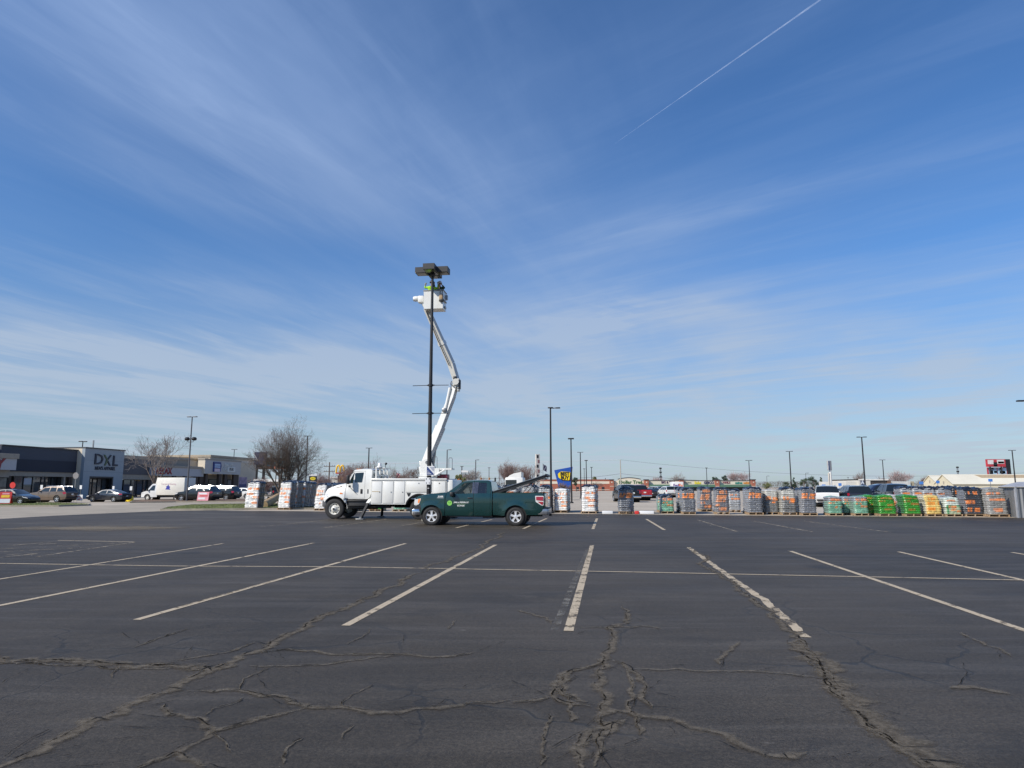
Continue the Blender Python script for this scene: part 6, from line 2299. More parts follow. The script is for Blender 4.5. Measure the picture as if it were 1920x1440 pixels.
def bwindow(o, s0, s1, z0, z1, e, base, rows=(0.55,), blind=None):
    """framed shop window; glass set back in a dark frame"""
    f = MB()
    t = .09
    c = (s0 + s1) / 2 - base
    f.box((c, e - .02, z1 - t / 2), (s1 - s0, .12, t))
    f.box((c, e - .02, z0 + t / 2), (s1 - s0, .12, t))
    for s in (s0, s1):
        f.box((s - base, e - .022, (z0 + z1) / 2), (t, .12, z1 - z0))
    for r_ in rows:
        f.box((c, e - .018, z0 + (z1 - z0) * r_), (s1 - s0 - t, .11, .06))
    fr = f.build('window', M_MULL, o)
    MB().box((c, e + .02, (z0 + z1) / 2), (s1 - s0 - .05, .03, z1 - z0 - .05)).build('pane', M_WIN, fr)
    if blind:
        MB().box((c, e + .0, z0 + (z1 - z0) * blind[0]), ((s1 - s0) * .86, .012, (z1 - z0) * blind[1])).build('poster', blind[2], fr)
    return fr


ES = 1.25   # setback of the ordinary shop fronts
# --- tower with the big letters
b0 = 0.0
sR, zT = FS(234, 845.5)
_, zT0 = FS(155, 839)
zT = (zT + zT0) / 2
d0, dz_ = FS(168, 893)
d1, _ = FS(213, 893)
TW = shop('shop_tower', 'blue grey square entrance tower with large dark letters DXL', 0)
for a, b, z0, z1 in ((0, d0, 0, zT), (d1, sR, 0, zT), (d0, d1, dz_, zT)):
    bwall(TW, a, b, z0, z1, 0, .5, M_GREYW)
bwall(TW, 0.0, .4, 0, zT, .5, 7, M_CREAM, 'side_wall')  # sun-facing side of the grey tower, lit tone painted in
bwall(TW, sR - .4, sR, 0, zT, .5, 7, M_GREYW, 'side_wall')
bwall(TW, .4, sR - .4, 0, zT, 6.6, 7, M_GREYW, 'back_wall')
bwall(TW, .4, sR - .4, zT - .3, zT - .2, .5, 6.6, M_GREYW, 'roof')
MB().rbox((sR / 2, 3.45, zT + .05), (sR + .12, 7.2, .16), .02).build('coping', M_TRIMD, TW)
for z in (dz_ + .7, dz_ + 2.4):
    MB().box((sR / 2, -.004, z), (sR - .1, .012, .03)).build('joint', mat('stucco_joint', (.19, .215, .24), .9), TW)
dr_ = MB()
dr_.box((d0 + .12, .25, dz_ / 2), (.24, .46, dz_)).box((d1 - .12, .25, dz_ / 2), (.24, .46, dz_)).box(((d0 + d1) / 2, .25, dz_ - .12), (d1 - d0 - .48, .46, .24))
DR = dr_.build('doorway', M_DARKIN, TW)
bwall(TW, d0, d1, 0, dz_, 2.2, 2.3, M_DARKIN, 'lobby_wall')
n_ = 4
for k in range(n_):
    a = d0 + .8 + (d1 - d0 - 1.2) * k / n_
    bwindow(TW, a, a + (d1 - d0 - 1.2) / n_, 0, dz_ - .3, .9, 0, (.72,))
ll, lz0 = FS(177.5, 877)
lr, lz1 = FS(219.5, 853)
hL = FS(190, 852.6)[1] - FS(190, 873)[1]
M_LETD = mat('navy_letters', (.012, .018, .040), .5)
M_LETG = mat('olive_letters', (.075, .115, .06), .5)
zc0 = FS(190, 862.5)[1]
tx = MB()
wL = (lr - ll)
text('tower_letter', 'D', hL * 1.38, M_LETD, TW, (ll + wL * .14, -.08, zc0), (1, 0, 0), (0, 0, 1), .06, .02, sx=1.22)
text('tower_letter', 'L', hL * 1.38, M_LETD, TW, (lr - wL * .09, -.08, zc0 - .12), (1, 0, 0), (0, 0, 1), .06, .03, sx=1.15)
xc_, hw_ = ll + wL * .53, wL * .15
for (p, q, m_) in (((xc_ - hw_, zc0 + hL / 2), (xc_ + .05, zc0), M_LETG), ((xc_ - .05, zc0), (xc_ - hw_ * .6, zc0 - hL / 2), M_LETG), ((xc_ + .12, zc0 + .1), (xc_ + hw_ * 1.05, zc0 + hL / 2), M_LETD), ((xc_ + .08, zc0 - .05), (xc_ + hw_, zc0 - hL / 2), M_LETD)):
    t_ = .15
    MB().prism([(p[0] - t_, p[1]), (p[0] + t_, p[1]), (q[0] + t_, q[1]), (q[0] - t_, q[1])], -.14, -.02, lambda a, b, h: (a, h, b)).build('tower_letter', m_, TW)
zc1 = FS(195, 878.5)[1]
text('tower_lettering', "MEN'S APPAREL", .72, M_LETD, TW, ((ll + lr) / 2 - .1, -.05, zc1), (1, 0, 0), (0, 0, 1), .03, .015, sx=.90)

# --- shop left of the tower: dark navy wall
s0, z0t = FS(3, 834.5, ES)
s1 = 0.0
zW = FS(140, 844.3, ES)[1]
zb = FS(60, 884.5, ES)[1]
zb2 = FS(60, 893.0, ES)[1]
A = shop('shop', 'long dark navy shop wall with display windows left of the DXL tower', s0)
bwall(A, s0, s1, zb, zW, ES, ES + .4, M_NAVYW, base=s0)
MB().rbox(((s1 - s0) / 2, ES + 4, zW + .06), (s1 - s0, 8.3, .14), .02).build('coping', M_TRIMD, A)
MB().box(((s1 - s0) / 2, ES - .03, zb + .85), (s1 - s0 - .1, .06, 1.6)).build('lower_band', mat('navy_band', (.024, .030, .048), .8), A)
bwall(A, s0, s1, zb2, zb, ES + .15, ES + .5, M_TAUPE, 'soffit_band', s0)
bwall(A, s0, s1, 0, zW - .3, ES + 7.6, ES + 8, M_NAVYW, 'back_wall', s0)
bwall(A, s0, s1, zW - .4, zW - .3, ES + .4, ES + 7.6, M_NAVYW, 'roof', s0)
bwall(A, s0, s1, 0, zb2, ES + 3.0, ES + 3.1, M_DARKIN, 'inner_wall', s0)
edges = [FS(p, 905, ES + .3)[0] for p in (25, 43, 60, 76, 83)]
for k in range(len(edges) - 1):
    bwindow(A, edges[k], edges[k + 1], .3, zb2, ES + .3, s0, (.52,), None if k != 1 else (.75, .3, M_PALEP))
for p0, p1 in ((15, 19), (118, 121), (128, 133)):
    bwall(A, FS(p0, 905, ES + .3)[0], FS(p1, 905, ES + .3)[0], 0, zb2, ES + .2, ES + .6, M_BROWN if p0 != 118 else M_TAUPE, 'column', s0)
e_ = [FS(p, 905, ES + 1.5)[0] for p in (84, 95, 106, 117)]
for k in range(3):
    bwindow(A, e_[k], e_[k + 1], 0, zb2, ES + 1.5, s0, (.75,))
# leftmost shop with the sign fascia in front
sE = FS(32, 860, -.6)[0]
sW = FS(-260, 860, -.6)[0]
zf0, zf1, zf2 = FS(10, 881, -.6)[1], FS(10, 859.5, -.6)[1], FS(10, 850, -.6)[1]
L_ = shop('shop', 'leftmost shop with pale fascia and red Y lettering, cut by the picture edge', sW)
MB().box(((sE - sW) / 2, .4, (zf0 + zf1) / 2), (sE - sW, 2.0, zf1 - zf0)).build('fascia', M_PALEP, L_)
MB().rbox(((sE - sW) / 2, .35, (zf1 + zf2) / 2), (sE - sW + .3, 2.3, zf2 - zf1), .04).build('cornice', M_TAUPE, L_)
bwall(L_, sW, FS(16, 905, .3)[0], 2.9, zf0, .3, .6, M_TAUPE, 'soffit_band', sW)
bwall(L_, sW, s0, 0, FS(3, 828, 2.4)[1], 2.4, 9, M_CREAM, 'wall', sW)
text('sign_letters', 'BEAUTY', 2.15, mat('crimson_letters', (.22, .012, .022), .5), L_, (FS(16, 870, -.6)[0] - sW - 4.6, -.64, (zf0 + zf1) / 2 - .05), (1, 0, 0), (.18, 0, 1), .05, .06, sx=1.0)
for k in range(7):
    a = FS(14, 905, .6)[0] - 1.6 * (k + 1)
    bwindow(L_, a, a + 1.55, .3, 2.9, .6, sW, (.5,))
# --- shops right of the tower
sA, zA = FS(234, 853.5, ES)
sB = FS(294, 860, ES)[0]
zl = FS(250, 890, ES)[1]
zl2 = FS(250, 899, ES)[1]
B = shop('shop', 'dark shop wall right of the DXL tower with windows behind the bare tree', sA)
bwall(B, sR, sB, zl, zA, ES, ES + .4, mat('dark_taupe_stucco', (.10, .097, .105), .8, var=.1), base=sA)
MB().rbox(((sB - sR) / 2 + sR - sA, ES + 4, zA - .25), (sB - sR, 8.2, .55), .05).build('cornice', M_TAUPE, B)
bwall(B, sR, sB, zl2, zl, ES + .1, ES + .5, M_TAUPE, 'soffit_band', sA)
bwall(B, sR, sB, 0, zA - .6, ES + 7.4, ES + 7.8, M_BEIGE, 'back_wall', sA)
bwall(B, sR, sB, 0, zl2, ES + 3.2, ES + 3.3, M_DARKIN, 'inner_wall', sA)
p_, q_ = FS(258, 864, ES), FS(282, 864, ES)
MB().box(((p_[0] + q_[0]) / 2 - sA, ES - .03, p_[1]), (q_[0] - p_[0], .06, 1.1)).build('sign_panel', mat('grey_panel', (.14, .14, .15), .7), B)
ed = [FS(p, 910, ES + .4)[0] for p in (231, 245, 256, 267, 277)]
for k in range(4):
    bwindow(B, ed[k], ed[k + 1], .2, zl2, ES + .4, sA, (.62,), (.4, .6, M_NAVYW) if k in (0, 2) else None)
bwall(B, FS(279, 905, ES)[0], FS(285, 905, ES)[0], 0, zl2, ES + .1, ES + .6, M_BROWN, 'column', sA)
# --- shop with the red letters
sC0, sC1 = FS(290, 885, .2)[0], FS(382, 885, .2)[0]
zc_0, zc_1 = FS(330, 892.5, .2)[1], FS(330, 877, .2)[1]
C_ = shop('shop', 'beige shop with pale fascia and short red lettering beside the two head lamp pole', sC0)
MB().box(((sC1 - sC0) / 2, .75, (zc_0 + zc_1) / 2), (sC1 - sC0, 1.1, zc_1 - zc_0)).build('fascia', M_PALEP, C_)
ztop_ = FS(330, 861, ES)[1]
bwall(C_, sC0, FS(356, 870, ES)[0], zc_0, ztop_, ES + .1, ES + .6, M_TAUPE, base=sC0)
MB().rbox(((FS(356, 870, ES)[0] - sC0) / 2, ES + 3.5, ztop_ + .1), (FS(356, 870, ES)[0] - sC0, 7.2, .35), .05).build('cornice', M_TAUPE, C_)
MB().rbox(((sC1 - sC0) / 2, .7, zc_1 + .2), (sC1 - sC0 + .1, 1.3, .4), .04).build('ledge', M_TAUPE, C_)
bwall(C_, sC0, sC1, 0, zc_0, ES + 1.0, ES + 1.3, M_TAUPE, 'shop_front', sC0)
for p0, p1 in ((326, 330), (346, 350), (366, 371), (374, 383)):
    bwall(C_, FS(p0, 905, .4)[0], FS(p1, 905, .4)[0], 0, zc_0, .4, .9, M_BROWN, 'column', sC0)
for p0, p1 in ((300, 312), (313, 325), (331, 345), (352, 365)):
    bwindow(C_, FS(p0, 905, ES + .9)[0], FS(p1, 905, ES + .9)[0], .2, 3.0, ES + .9, sC0, (.6,))
text('sign_letters', 'RELAX', 1.55, mat('dark_red_letters', (.25, .010, .018), .5), C_, (FS(307.5, 884, .2)[0] - sC0, .16, FS(307, 883.6, .2)[1]), (1, 0, 0), (0, 0, 1), .05, .05, sx=.95)
# --- large beige corner shop
sD0, sD1 = FS(384, 870, -.3)[0], FS(452, 870, -.3)[0]
zd0, zd1 = FS(415, 889, -.3)[1], FS(415, 864, -.3)[1]
sE1 = FS(482, 880, .8)[0]
zE = FS(394, 854.8, .8)[1]
sE0 = FS(394, 862, .8)[0]
D_ = shop('shop', 'large beige corner shop with blue sign and white lettering, farthest of the row', sD0)
MB().box(((sD1 - sD0) / 2, .4, (zd0 + zd1) / 2), (sD1 - sD0, 1.4, zd1 - zd0)).build('fascia', mat('grey_fascia', (.45, .45, .45), .7, var=.05), D_)
MB().box((.05, .38, (zd0 + zd1) / 2), (.12, 1.45, zd1 - zd0 + .01)).build('fascia_end', M_CREAM, D_)  # end facing the sun, lit tone painted into its colour
MB().rbox(((sD1 - sD0) / 2, .4, zd1 + .12), (sD1 - sD0 + .2, 1.5, .3), .04).build('ledge', M_TAUPE, D_)
bwall(D_, sE0, sE1, zd0, zE, .8, 1.2, M_BEIGE, 'wall', sD0)
bwall(D_, sE1 - .4, sE1, 0, zE, 1.2, 14, M_BEIGE, 'side_wall', sD0)
bwall(D_, sE0, sE0 + .4, zd0, zE, 1.2, 14, M_CREAM, 'side_wall', sD0)  # sun side of the beige shop, painted paler as if lit
bwall(D_, sE0, sE1, zE - .5, zE - .4, 1.2, 14, M_BEIGE, 'roof', sD0)
bwall(D_, sE0 - 9, sE0, zd0, zE - .75, 3.5, 9, M_CREAM, 'raised_wall', sD0)  # sunlit tone painted over the whole raised wall
MB().rbox(((sE0 + sE1) / 2 - sD0, 7.2, zE + .0), (sE1 - sE0 + .3, 13.2, .45), .05).build('cornice', mat('tan_cornice', (.36, .31, .24), .8), D_)
MB().rbox((sE0 - 4.6 - sD0, 6.2, zE - .7), (9.2, 5.8, .4), .05).build('cornice', mat('orange_tan_cornice', (.50, .36, .20), .8), D_)
bwall(D_, FS(445, 900, .8)[0], sE1, 0, zd0, .8, 1.2, M_BEIGE, 'wall', sD0)
bwall(D_, sD0, FS(445, 900, .8)[0], 0, zd0, 2.2, 2.4, M_TAUPE, 'shop_front', sD0)
for p0, p1 in ((384, 388), (409, 414), (420, 425), (437, 446)):
    bwall(D_, FS(p0, 905, .2)[0], FS(p1, 905, .2)[0], 0, zd0, .1, .6, M_BROWN, 'column', sD0)
bwindow(D_, FS(426, 905, 2.1)[0], FS(436, 905, 2.1)[0], .2, 3.2, 2.1, sD0, (), (.5, .9, M_PALEP))
bwindow(D_, FS(391, 905, 2.1)[0], FS(408, 905, 2.1)[0], .2, 3.2, 2.1, sD0, (.6,), (.5, .9, M_TAUPE))
p_, q_ = FS(398.5, 884.5, -.3), FS(414, 867, -.3)
hs = q_[1] - p_[1]
mb = MB()
mb.prism([(p_[0] - sD0, p_[1]), (p_[0] - sD0, q_[1]), (q_[0] - sD0 - .3, q_[1]), (q_[0] - sD0, (p_[1] + q_[1]) / 2 + .2), (q_[0] - sD0 - .3, p_[1])], -.55, -.32, lambda a, b, h: (a, h, b))
BS = mb.build('blue_sign', mat('royal_blue_sign', (.016, .04, .20), .5), D_)
for k, (v0, h_, m_) in enumerate(((.72, .2, mat('pale_blue_print', (.30, .42, .62), .5)), (.5, .15, mat('pale_blue_print', (.3, .42, .62), .5)), (.17, .32, mat('lilac_print', (.55, .45, .55), .5)))):
    MB().box(((p_[0] + q_[0]) / 2 - sD0 - .15, -.56, p_[1] + hs * v0), ((q_[0] - p_[0]) * .72, .03, hs * h_)).build('print_patch', m_, BS)
text('sign_letters', 'SMILES', 1.05, mat('white_letters', (.55, .58, .58), .5), D_, (FS(428, 874, -.3)[0] - sD0, -.36, FS(428, 873, -.3)[1]), (1, 0, 0), (0, 0, 1), .06, .03, sx=.95)
text('sign_letters', 'OK', 1.05, mat('white_letters', (.55, .58, .58), .5), D_, (FS(421, 881, -.3)[0] - sD0, -.36, FS(421, 880.4, -.3)[1]), (1, 0, 0), (0, 0, 1), .06, .03, sx=.9)
text('sign_letters', 'PLUS', .75, M_LETD, MB().rbox((FS(433, 880.5, -.3)[0] - sD0, -.36, FS(433, 880.3, -.3)[1]), (3.1, .12, 1.1), .04).build('sign_box', mat('white_letters', (.55, .58, .58), .5), D_), (FS(433, 880.5, -.3)[0] - sD0, -.43, FS(433, 880.3, -.3)[1]), (1, 0, 0), (0, 0, 1), .02, .02, sx=.95)
p_ = FS(455, 906, .8)
bn = MB().box((p_[0] - sD0, .76, p_[1]), (3.4, .04, 2.6)).build('banner', mat('lilac_banner', (.30, .22, .32), .6, var=.3, vs=1.5), D_)
MB().box((p_[0] - sD0, .73, p_[1] - .6), (3.0, .02, .8)).build('print_patch', mat('navy_banner', (.05, .05, .16), .6), bn)
MB().box((FS(173.8, 835, 4)[0], 0, 0), (.01, .01, .01)) if False else None
# roof vent pipe on the tower
vp = FS(174.5, 838, 3)
MB().box((vp[0], 3, zT + (FS(174.5, 825.5, 3)[1] - zT) / 2), (.16, .16, FS(174.5, 825.5, 3)[1] - zT)).build('roof_vent', M_STEEL, TW)

# ================================================================== far shopping strip
YS_ = 300.0
M_BRICK, t, p = newmat('red_brick')
tcb = t.n('ShaderNodeTexCoord').outputs['Object']
bn_ = t.noise(tcb, .6, 4)
t.l(t.mix(bn_, (.27, .085, .055), (.40, .15, .10)), p.inputs['Base Color'])
p.inputs['Roughness'].default_value = .9
M_STONE = mat('cream_fascia', (.64, .58, .47), .8, var=.05, vs=.3)
M_AWN = mat('green_awning', (.085, .17, .12), .8, var=.1)
SX = lambda px: AT(px, 905, YS_).x
SZ = lambda py: AT(960, py, YS_).z


def sbox(o, ox, px0, px1, y0, y1, d0, d1, m, name):
    return MB().box(((SX(px0) + SX(px1)) / 2 - ox, (d0 + d1) / 2, (SZ(y0) + SZ(y1)) / 2), (SX(px1) - SX(px0), d1 - d0, abs(SZ(y0) - SZ(y1)))).build(name, m, o)


ox = SX(1050)
BR = thing('brick_store', 'low red brick store with cream band behind the blue sign', 'store', (ox, YS_, 0), 0)
zb_ = 920.1
sbox(BR, ox, 1000, 1150, zb_, 899.5, .0, 20, M_BRICK, 'wall')
sbox(BR, ox, 1000, 1149, 907.2, 902.5, -.12, .0, M_STONE, 'band')
sbox(BR, ox, 998, 1151, 899.5, 898.8, -.2, 20, mat('orange_coping', (.36, .14, .09), .8), 'coping')
sbox(BR, ox, 1000, 1150, 918.3, 917.6, -.1, 0, M_STONE, 'base_course')
for pz in (1080, 1112, 1128):
    sbox(BR, ox, pz, pz + 5, 919.5, 913, -.08, .0, M_DARKIN, 'window')
ox2 = SX(1285)
MALL = thing('shopping_strip', 'long cream and brick shopping strip with green awning far behind the pallets', 'shopping strip', (ox2, YS_, 0), 0)
sbox(MALL, ox2, 1150, 1413, zb_, 901.5, .2, 20, M_STONE, 'wall')
sbox(MALL, ox2, 1213, 1410, 908.6, 901.2, -.1, .2, M_STONE, 'fascia')
sbox(MALL, ox2, 1213, 1410, 901.2, 900.4, -.3, 20, M_TRIMD, 'coping')
sbox(MALL, ox2, 1214, 1408, 913.2, 908.6, -1.2, -.1, M_AWN, 'awning')
sbox(MALL, ox2, 1214, 1408, zb_, 913.2, .05, .2, M_DARKIN, 'shop_front')
mb = MB()
cx_, hw2 = (SX(1158) + SX(1201)) / 2 - ox2, (SX(1201) - SX(1158)) / 2
arcp = [(cx_ - hw2, SZ(914))] + [(cx_ - hw2 + 2 * hw2 * k / 12, SZ(899.2) + (SZ(896.4) - SZ(899.2)) * math.sin(PI * k / 12)) for k in range(13)] + [(cx_ + hw2, SZ(914))]
mb.prism(arcp, -.6, .15, lambda a, b, h: (a, h, b))
AR = mb.build('arched_front', M_STONE, MALL)
mb = MB()
mb.tube([(a, -.45, b + .12) for a, b in arcp[1:-1]], .22, 6)
mb.build('arch_trim', M_TRIMD, AR)
sbox(MALL, ox2, 1152, 1207, 913.5, 901.5, -.15, .18, M_STONE, 'fascia')
sbox(MALL, ox2, 1152, 1207, 919.8, 913.5, .0, .19, M_DARKIN, 'shop_front')
text('store_lettering', 'Dollar Tree', 2.0, mat('green_letters', (.06, .14, .05), .5), AR, (cx_ + .6, -.68, SZ(904.2)), (1, 0, 0), (0, 0, 1), .05, .05, sx=1.05)
for pz in (1142.5, 1207.5, 1273, 1339.5, 1407):
    pr = sbox(MALL, ox2, pz, pz + 7.5, zb_, 900.0, -1.4, .5, M_BRICK, 'brick_pier')
    sbox(pr, ox2, pz - .8, pz + 8.3, 900.0, 898.7, -1.7, .8, M_TRIMD, 'pier_cap')
    sbox(pr, ox2, pz + .3, pz + 7.2, 912.2, 911.4, -1.5, -1.4, M_STONE, 'stone_band')
    sbox(pr, ox2, pz + 2.6, pz + 4.9, 905.2, 903.2, -1.5, -1.4, M_STONE, 'stone_square')
sg_ = mat('dark_purple_letters', (.07, .03, .08), .5)
text('store_lettering', 'BIG & TALL', 1.35, sg_, MALL, (SX(1253) - ox2, -.16, SZ(904.6)), (1, 0, 0), (0, .0, 1), .05, .04, sx=.9)
text('store_lettering', 'GEICO', 1.45, mat('navy_store_letters', (.03, .03, .10), .5), MALL, (SX(1329) - ox2, -.16, SZ(905.3)), (1, 0, 0), (0, 0, 1), .05, .07, sx=1.0)
text('store_lettering', 'Subs', 1.5, mat('yellow_letters', (.65, .55, .03), .5), MALL, (SX(1308) - ox2, -.16, SZ(905.4)), (1, 0, 0), (0, 0, 1), .05, .08, sx=1.0)
text('store_lettering', 'nutrition', .9, mat('grey_letters', (.22, .22, .18), .5), MALL, (SX(1289) - ox2, -.16, SZ(904.8)), (1, 0, 0), (0, 0, 1), .05, .02, sx=1.0)
text('store_lettering', 'NAILS', 1.2, mat('dark_red_store_letters', (.16, .02, .05), .5), MALL, (SX(1362) - ox2, -.16, SZ(905)), (1, 0, 0), (0, 0, 1), .05, .05, sx=1.0)
text('store_lettering', 'mattress', 1.4, mat('teal_letters', (.02, .22, .18), .5), MALL, (SX(1385) - ox2, -.16, SZ(905.4)), (1, 0, 0), (0, 0, 1), .05, .06, sx=.62)
text('store_lettering', 'outlet', 1.4, mat('orange_letters', (.60, .25, .04), .5), MALL, (SX(1399) - ox2, -.16, SZ(905.4)), (1, 0, 0), (0, 0, 1), .05, .06, sx=.75)

# ================================================================== white discount store, barns, shed on the right
Y2 = 150.0
X2 = lambda px: AT(px, 905, Y2).x
Z2 = lambda py: AT(960, py, Y2).z


def wbox(o, ox, px0, px1, y0, y1, d0, d1, m, name, Y=Y2):
    xx = lambda px: AT(px, 905, Y).x
    zz = lambda py: max(0, AT(960, py, Y).z)
    return MB().box(((xx(px0) + xx(px1)) / 2 - ox, (d0 + d1) / 2, (zz(y0) + zz(y1)) / 2), (xx(px1) - xx(px0), d1 - d0, abs(zz(y0) - zz(y1)))).build(name, m, o)


M_OFFW = mat('off_white_panel', (.56, .545, .50), .7, var=.05, vs=.4)
ox3 = X2(1650)
AL = thing('discount_store', 'white flat roofed store with dark glazed panel behind the white SUV', 'store', (ox3, Y2, 0), 0)
wbox(AL, ox3, 1589, 1612, 928, 902.5, .8, 14, M_OFFW, 'wing')
wbox(AL, ox3, 1610, 1632, 928, 898.2, 0, 14, M_OFFW, 'wall')
wbox(AL, ox3, 1632, 1664, 928, 900.8, .25, 14, mat('dark_brown_glazing', (.06, .045, .04), .25, coat=.4, var=.4, vs=1), 'glazed_panel')
wbox(AL, ox3, 1610, 1666, 900.6, 898.4, -.1, 13.9, mat('white_trim', (.66, .65, .62), .6), 'roof_trim')
wbox(AL, ox3, 1664, 1671, 928, 900.5, .05, 14, mat('brown_panel', (.15, .09, .06), .7), 'wall')
wbox(AL, ox3, 1672, 1711, 928, 902.4, .8, 14, mat('pale_wall', (.52, .52, .50), .7), 'wing')
wbox(AL, ox3, 1672, 1711, 914.5, 909.8, .70, .8, mat('sky_blue_stripe', (.25, .45, .60), .6), 'stripe')
wbox(AL, ox3, 1711.5, 1720, 928, 902.5, 1.2, 14, mat('tan_wall', (.34, .30, .21), .7), 'wing')
sgn = wbox(AL, ox3, 1613.5, 1620, 912, 901.2, -.12, .0, mat('navy_store_sign', (.02, .03, .09), .5), 'store_sign')
text('sign_letters', 'A', 1.0, mat('pale_sign_letter', (.5, .55, .62), .5), sgn, (X2(1616.7) - ox3, -.14, Z2(905)), (1, 0, 0), (0, 0, 1), .02, .05)
# pylon sign
Yp = 120
px_ = AT(1557, 905, Yp)
zt_, zm_ = AT(1557, 864, Yp).z, AT(1557, 882, Yp).z
PY = thing('pylon_sign', 'tall white pylon sign with grey and navy head behind the pallets', 'pylon sign', (px_.x, Yp, 0), .5)
MB().rbox((.15, 0, zm_ / 2 + .1), (.34, .30, zm_ + .2), .06).build('post', M_WHITE, PY)
MB().rbox((-.25, .05, zm_ / 2 - .2), (.18, .20, zm_ - .4), .04).build('post', mat('cream_post', (.5, .46, .4), .6), PY)
hd = MB().rbox((0, 0, (zt_ + zm_) / 2), (.85, .32, zt_ - zm_), .03).build('sign_head', mat('grey_sign_head', (.34, .34, .34), .5), PY)
MB().box((-.30, -.165, (zt_ + zm_) / 2), (.24, .02, (zt_ - zm_) * .96)).build('navy_face', M_SIGNB, hd)
for (bx_, by_, w_) in ((1544.5, 911, 7), (1575, 908.5, 6), (1727.5, 905.5, 8), (1758.5, 903.8, 6.5), (1857, 900.5, 8)):
    Yb = 95
    q = AT(bx_, by_, Yb)
    o = thing('lot_sign', {1544.5: 'tilted blue sign beside the pylon post', 1575: 'small blue lot sign above the white SUV', 1727.5: 'blue lot sign left of the cream barns', 1758.5: 'blue lot sign in front of the cream barn gable', 1857: 'blue lot sign below the red billboard'}[bx_], 'sign', (q.x, Yb, 0), 0, 'blue lot signs')
    MB().cyl((0, .06, 0), (0, .06, q.z), .035, n=8).build('post', M_STEEL, o)
    MB().rbox((0, 0, q.z), (w_ / ppm(Yb), .05, 5.2 / ppm(Yb)), .02).build('panel', mat('bright_blue_sign', (.06, .20, .55), .5, var=.1), o)
# barns
M_CRS = mat('cream_metal_siding', (.60, .54, .40), .6, var=.05, vs=.4)
M_CRR = mat('cream_metal_roof', (.68, .64, .53), .55, var=.04, vs=.2)
M_TANR = mat('tan_skylight', (.40, .31, .20), .6)


def barn(label, px_near, px_apex, px_far, y_ridge, y_eave, Yn, length, strips):
    """gable end on the left, ridge running to the right"""
    a = AT(px_near, y_eave, Yn)
    rfar = ray(px_far, y_eave)
    Yf = a.x / (rfar.x / rfar.y)
    Ym = (Yn + Yf) / 2
    zr, ze = AT(px_apex, y_ridge, Ym).z, a.z
    dpt = Yf - Yn
    root = thing('barn', label, 'barn', (a.x, Yn, 0), 0, 'cream metal barns')
    MB().prism([(0, 0), (dpt, 0), (dpt, ze), (dpt / 2, zr), (0, ze)], 0, length, lambda p, q, h: (h, p, q)).build('walls', M_CRS, root)
    for s in (0, 1):
        mb = MB()
        y0, y1 = (-.3, dpt / 2) if s == 0 else (dpt + .3, dpt / 2)
        k = (zr - ze) / (dpt / 2)
        z0_ = ze - .3 * k
        mb.add([(-.3, y0, z0_ + .05), (length, y0, z0_ + .05), (length, y1, zr + .05), (-.3, y1, zr + .05), (-.3, y0, z0_ + .17), (length, y0, z0_ + .17), (length, y1, zr + .17), (-.3, y1, zr + .17)],
               [(0, 1, 2, 3), (4, 5, 6, 7), (0, 1, 5, 4), (1, 2, 6, 5), (2, 3, 7, 6), (3, 0, 4, 7)])
        rf = mb.build('roof', M_CRR, root)
        if s == 0:
            for (x0, x1) in strips:
                pt = lambda x, f: (x, y0 + (y1 - y0) * f, z0_ + (zr - z0_) * f + .18)
                MB().add([pt(x0 + 1.0, .62), pt(x1, .62), pt(x1 + 1.5, .92), pt(x0, .92), (*pt(x0 + 1.0, .62)[:2], pt(x0, .62)[2] + .05), (*pt(x1, .62)[:2], pt(x1, .62)[2] + .05), (*pt(x1 + 1.5, .92)[:2], pt(x1, .92)[2] + .05), (*pt(x0, .92)[:2], pt(x0, .92)[2] + .05)],
                         [(4, 5, 6, 7), (0, 1, 5, 4), (1, 2, 6, 5), (2, 3, 7, 6), (3, 0, 4, 7)]).build('skylight_strip', M_TANR, rf)
    MB().box((-.03, dpt / 2, ze + .3), (.04, .5, .8)).build('vent', M_TAUPE, root)
    return root


barn('cream metal barn with gable end and long tan striped roof under the billboard', 1787, 1770, 1753, 890.5, 907.2, 180, 60, [(8, 24), (26.5, 50)])
barn('smaller cream barn gable behind and left of the long roofed one', 1756, 1740, 1731.5, 892, 905, 200, 9, [])
# corrugated shed at the right edge
M_CORR, t, p = newmat('grey_corrugated_metal')
tcc = t.n('ShaderNodeTexCoord').outputs['Object']
wv_ = t.n('ShaderNodeTexWave')
wv_.inputs['Scale'].default_value = 3.2
wv_.bands_direction = 'DIAGONAL'
t.l(t.scalev(tcc, (1, 1, 0)), wv_.inputs['Vector'])
n_ = t.noise(t.scalev(tcc, (1, 1, .3)), 2.0, 5)
t.l(t.mix(n_, (.21, .215, .22), (.31, .315, .32)), p.inputs['Base Color'])
p.inputs['Roughness'].default_value = .5
p.inputs['Metallic'].default_value = .35
b = t.n('ShaderNodeBump')
b.inputs['Strength'].default_value = 1.0
b.inputs['Distance'].default_value = .05
t.l(wv_.outputs[1], b.inputs['Height'])
t.l(b.outputs[0], p.inputs['Normal'])
c0_, c1_ = G(1909, 971), G(1879, 966.3)
vL = c1_ - c0_
zS = AT(1909, 913.5, c0_.y).z
SH = thing('shed', 'low grey corrugated metal shed at the right edge beside the wrapped pallet', 'shed', (c0_.x, c0_.y, 0), 0)
ev = EV * 6
P4 = [Vector((0, 0, 0)), ev, ev + vL, vL]
mb = MB()
for a, b in zip(P4, P4[1:] + P4[:1]):
    mb.add([a + Vector((0, 0, .0)), b, b + Vector((0, 0, zS)), a + Vector((0, 0, zS))], [(0, 1, 2, 3)])
mb.build('wall', M_CORR, SH)
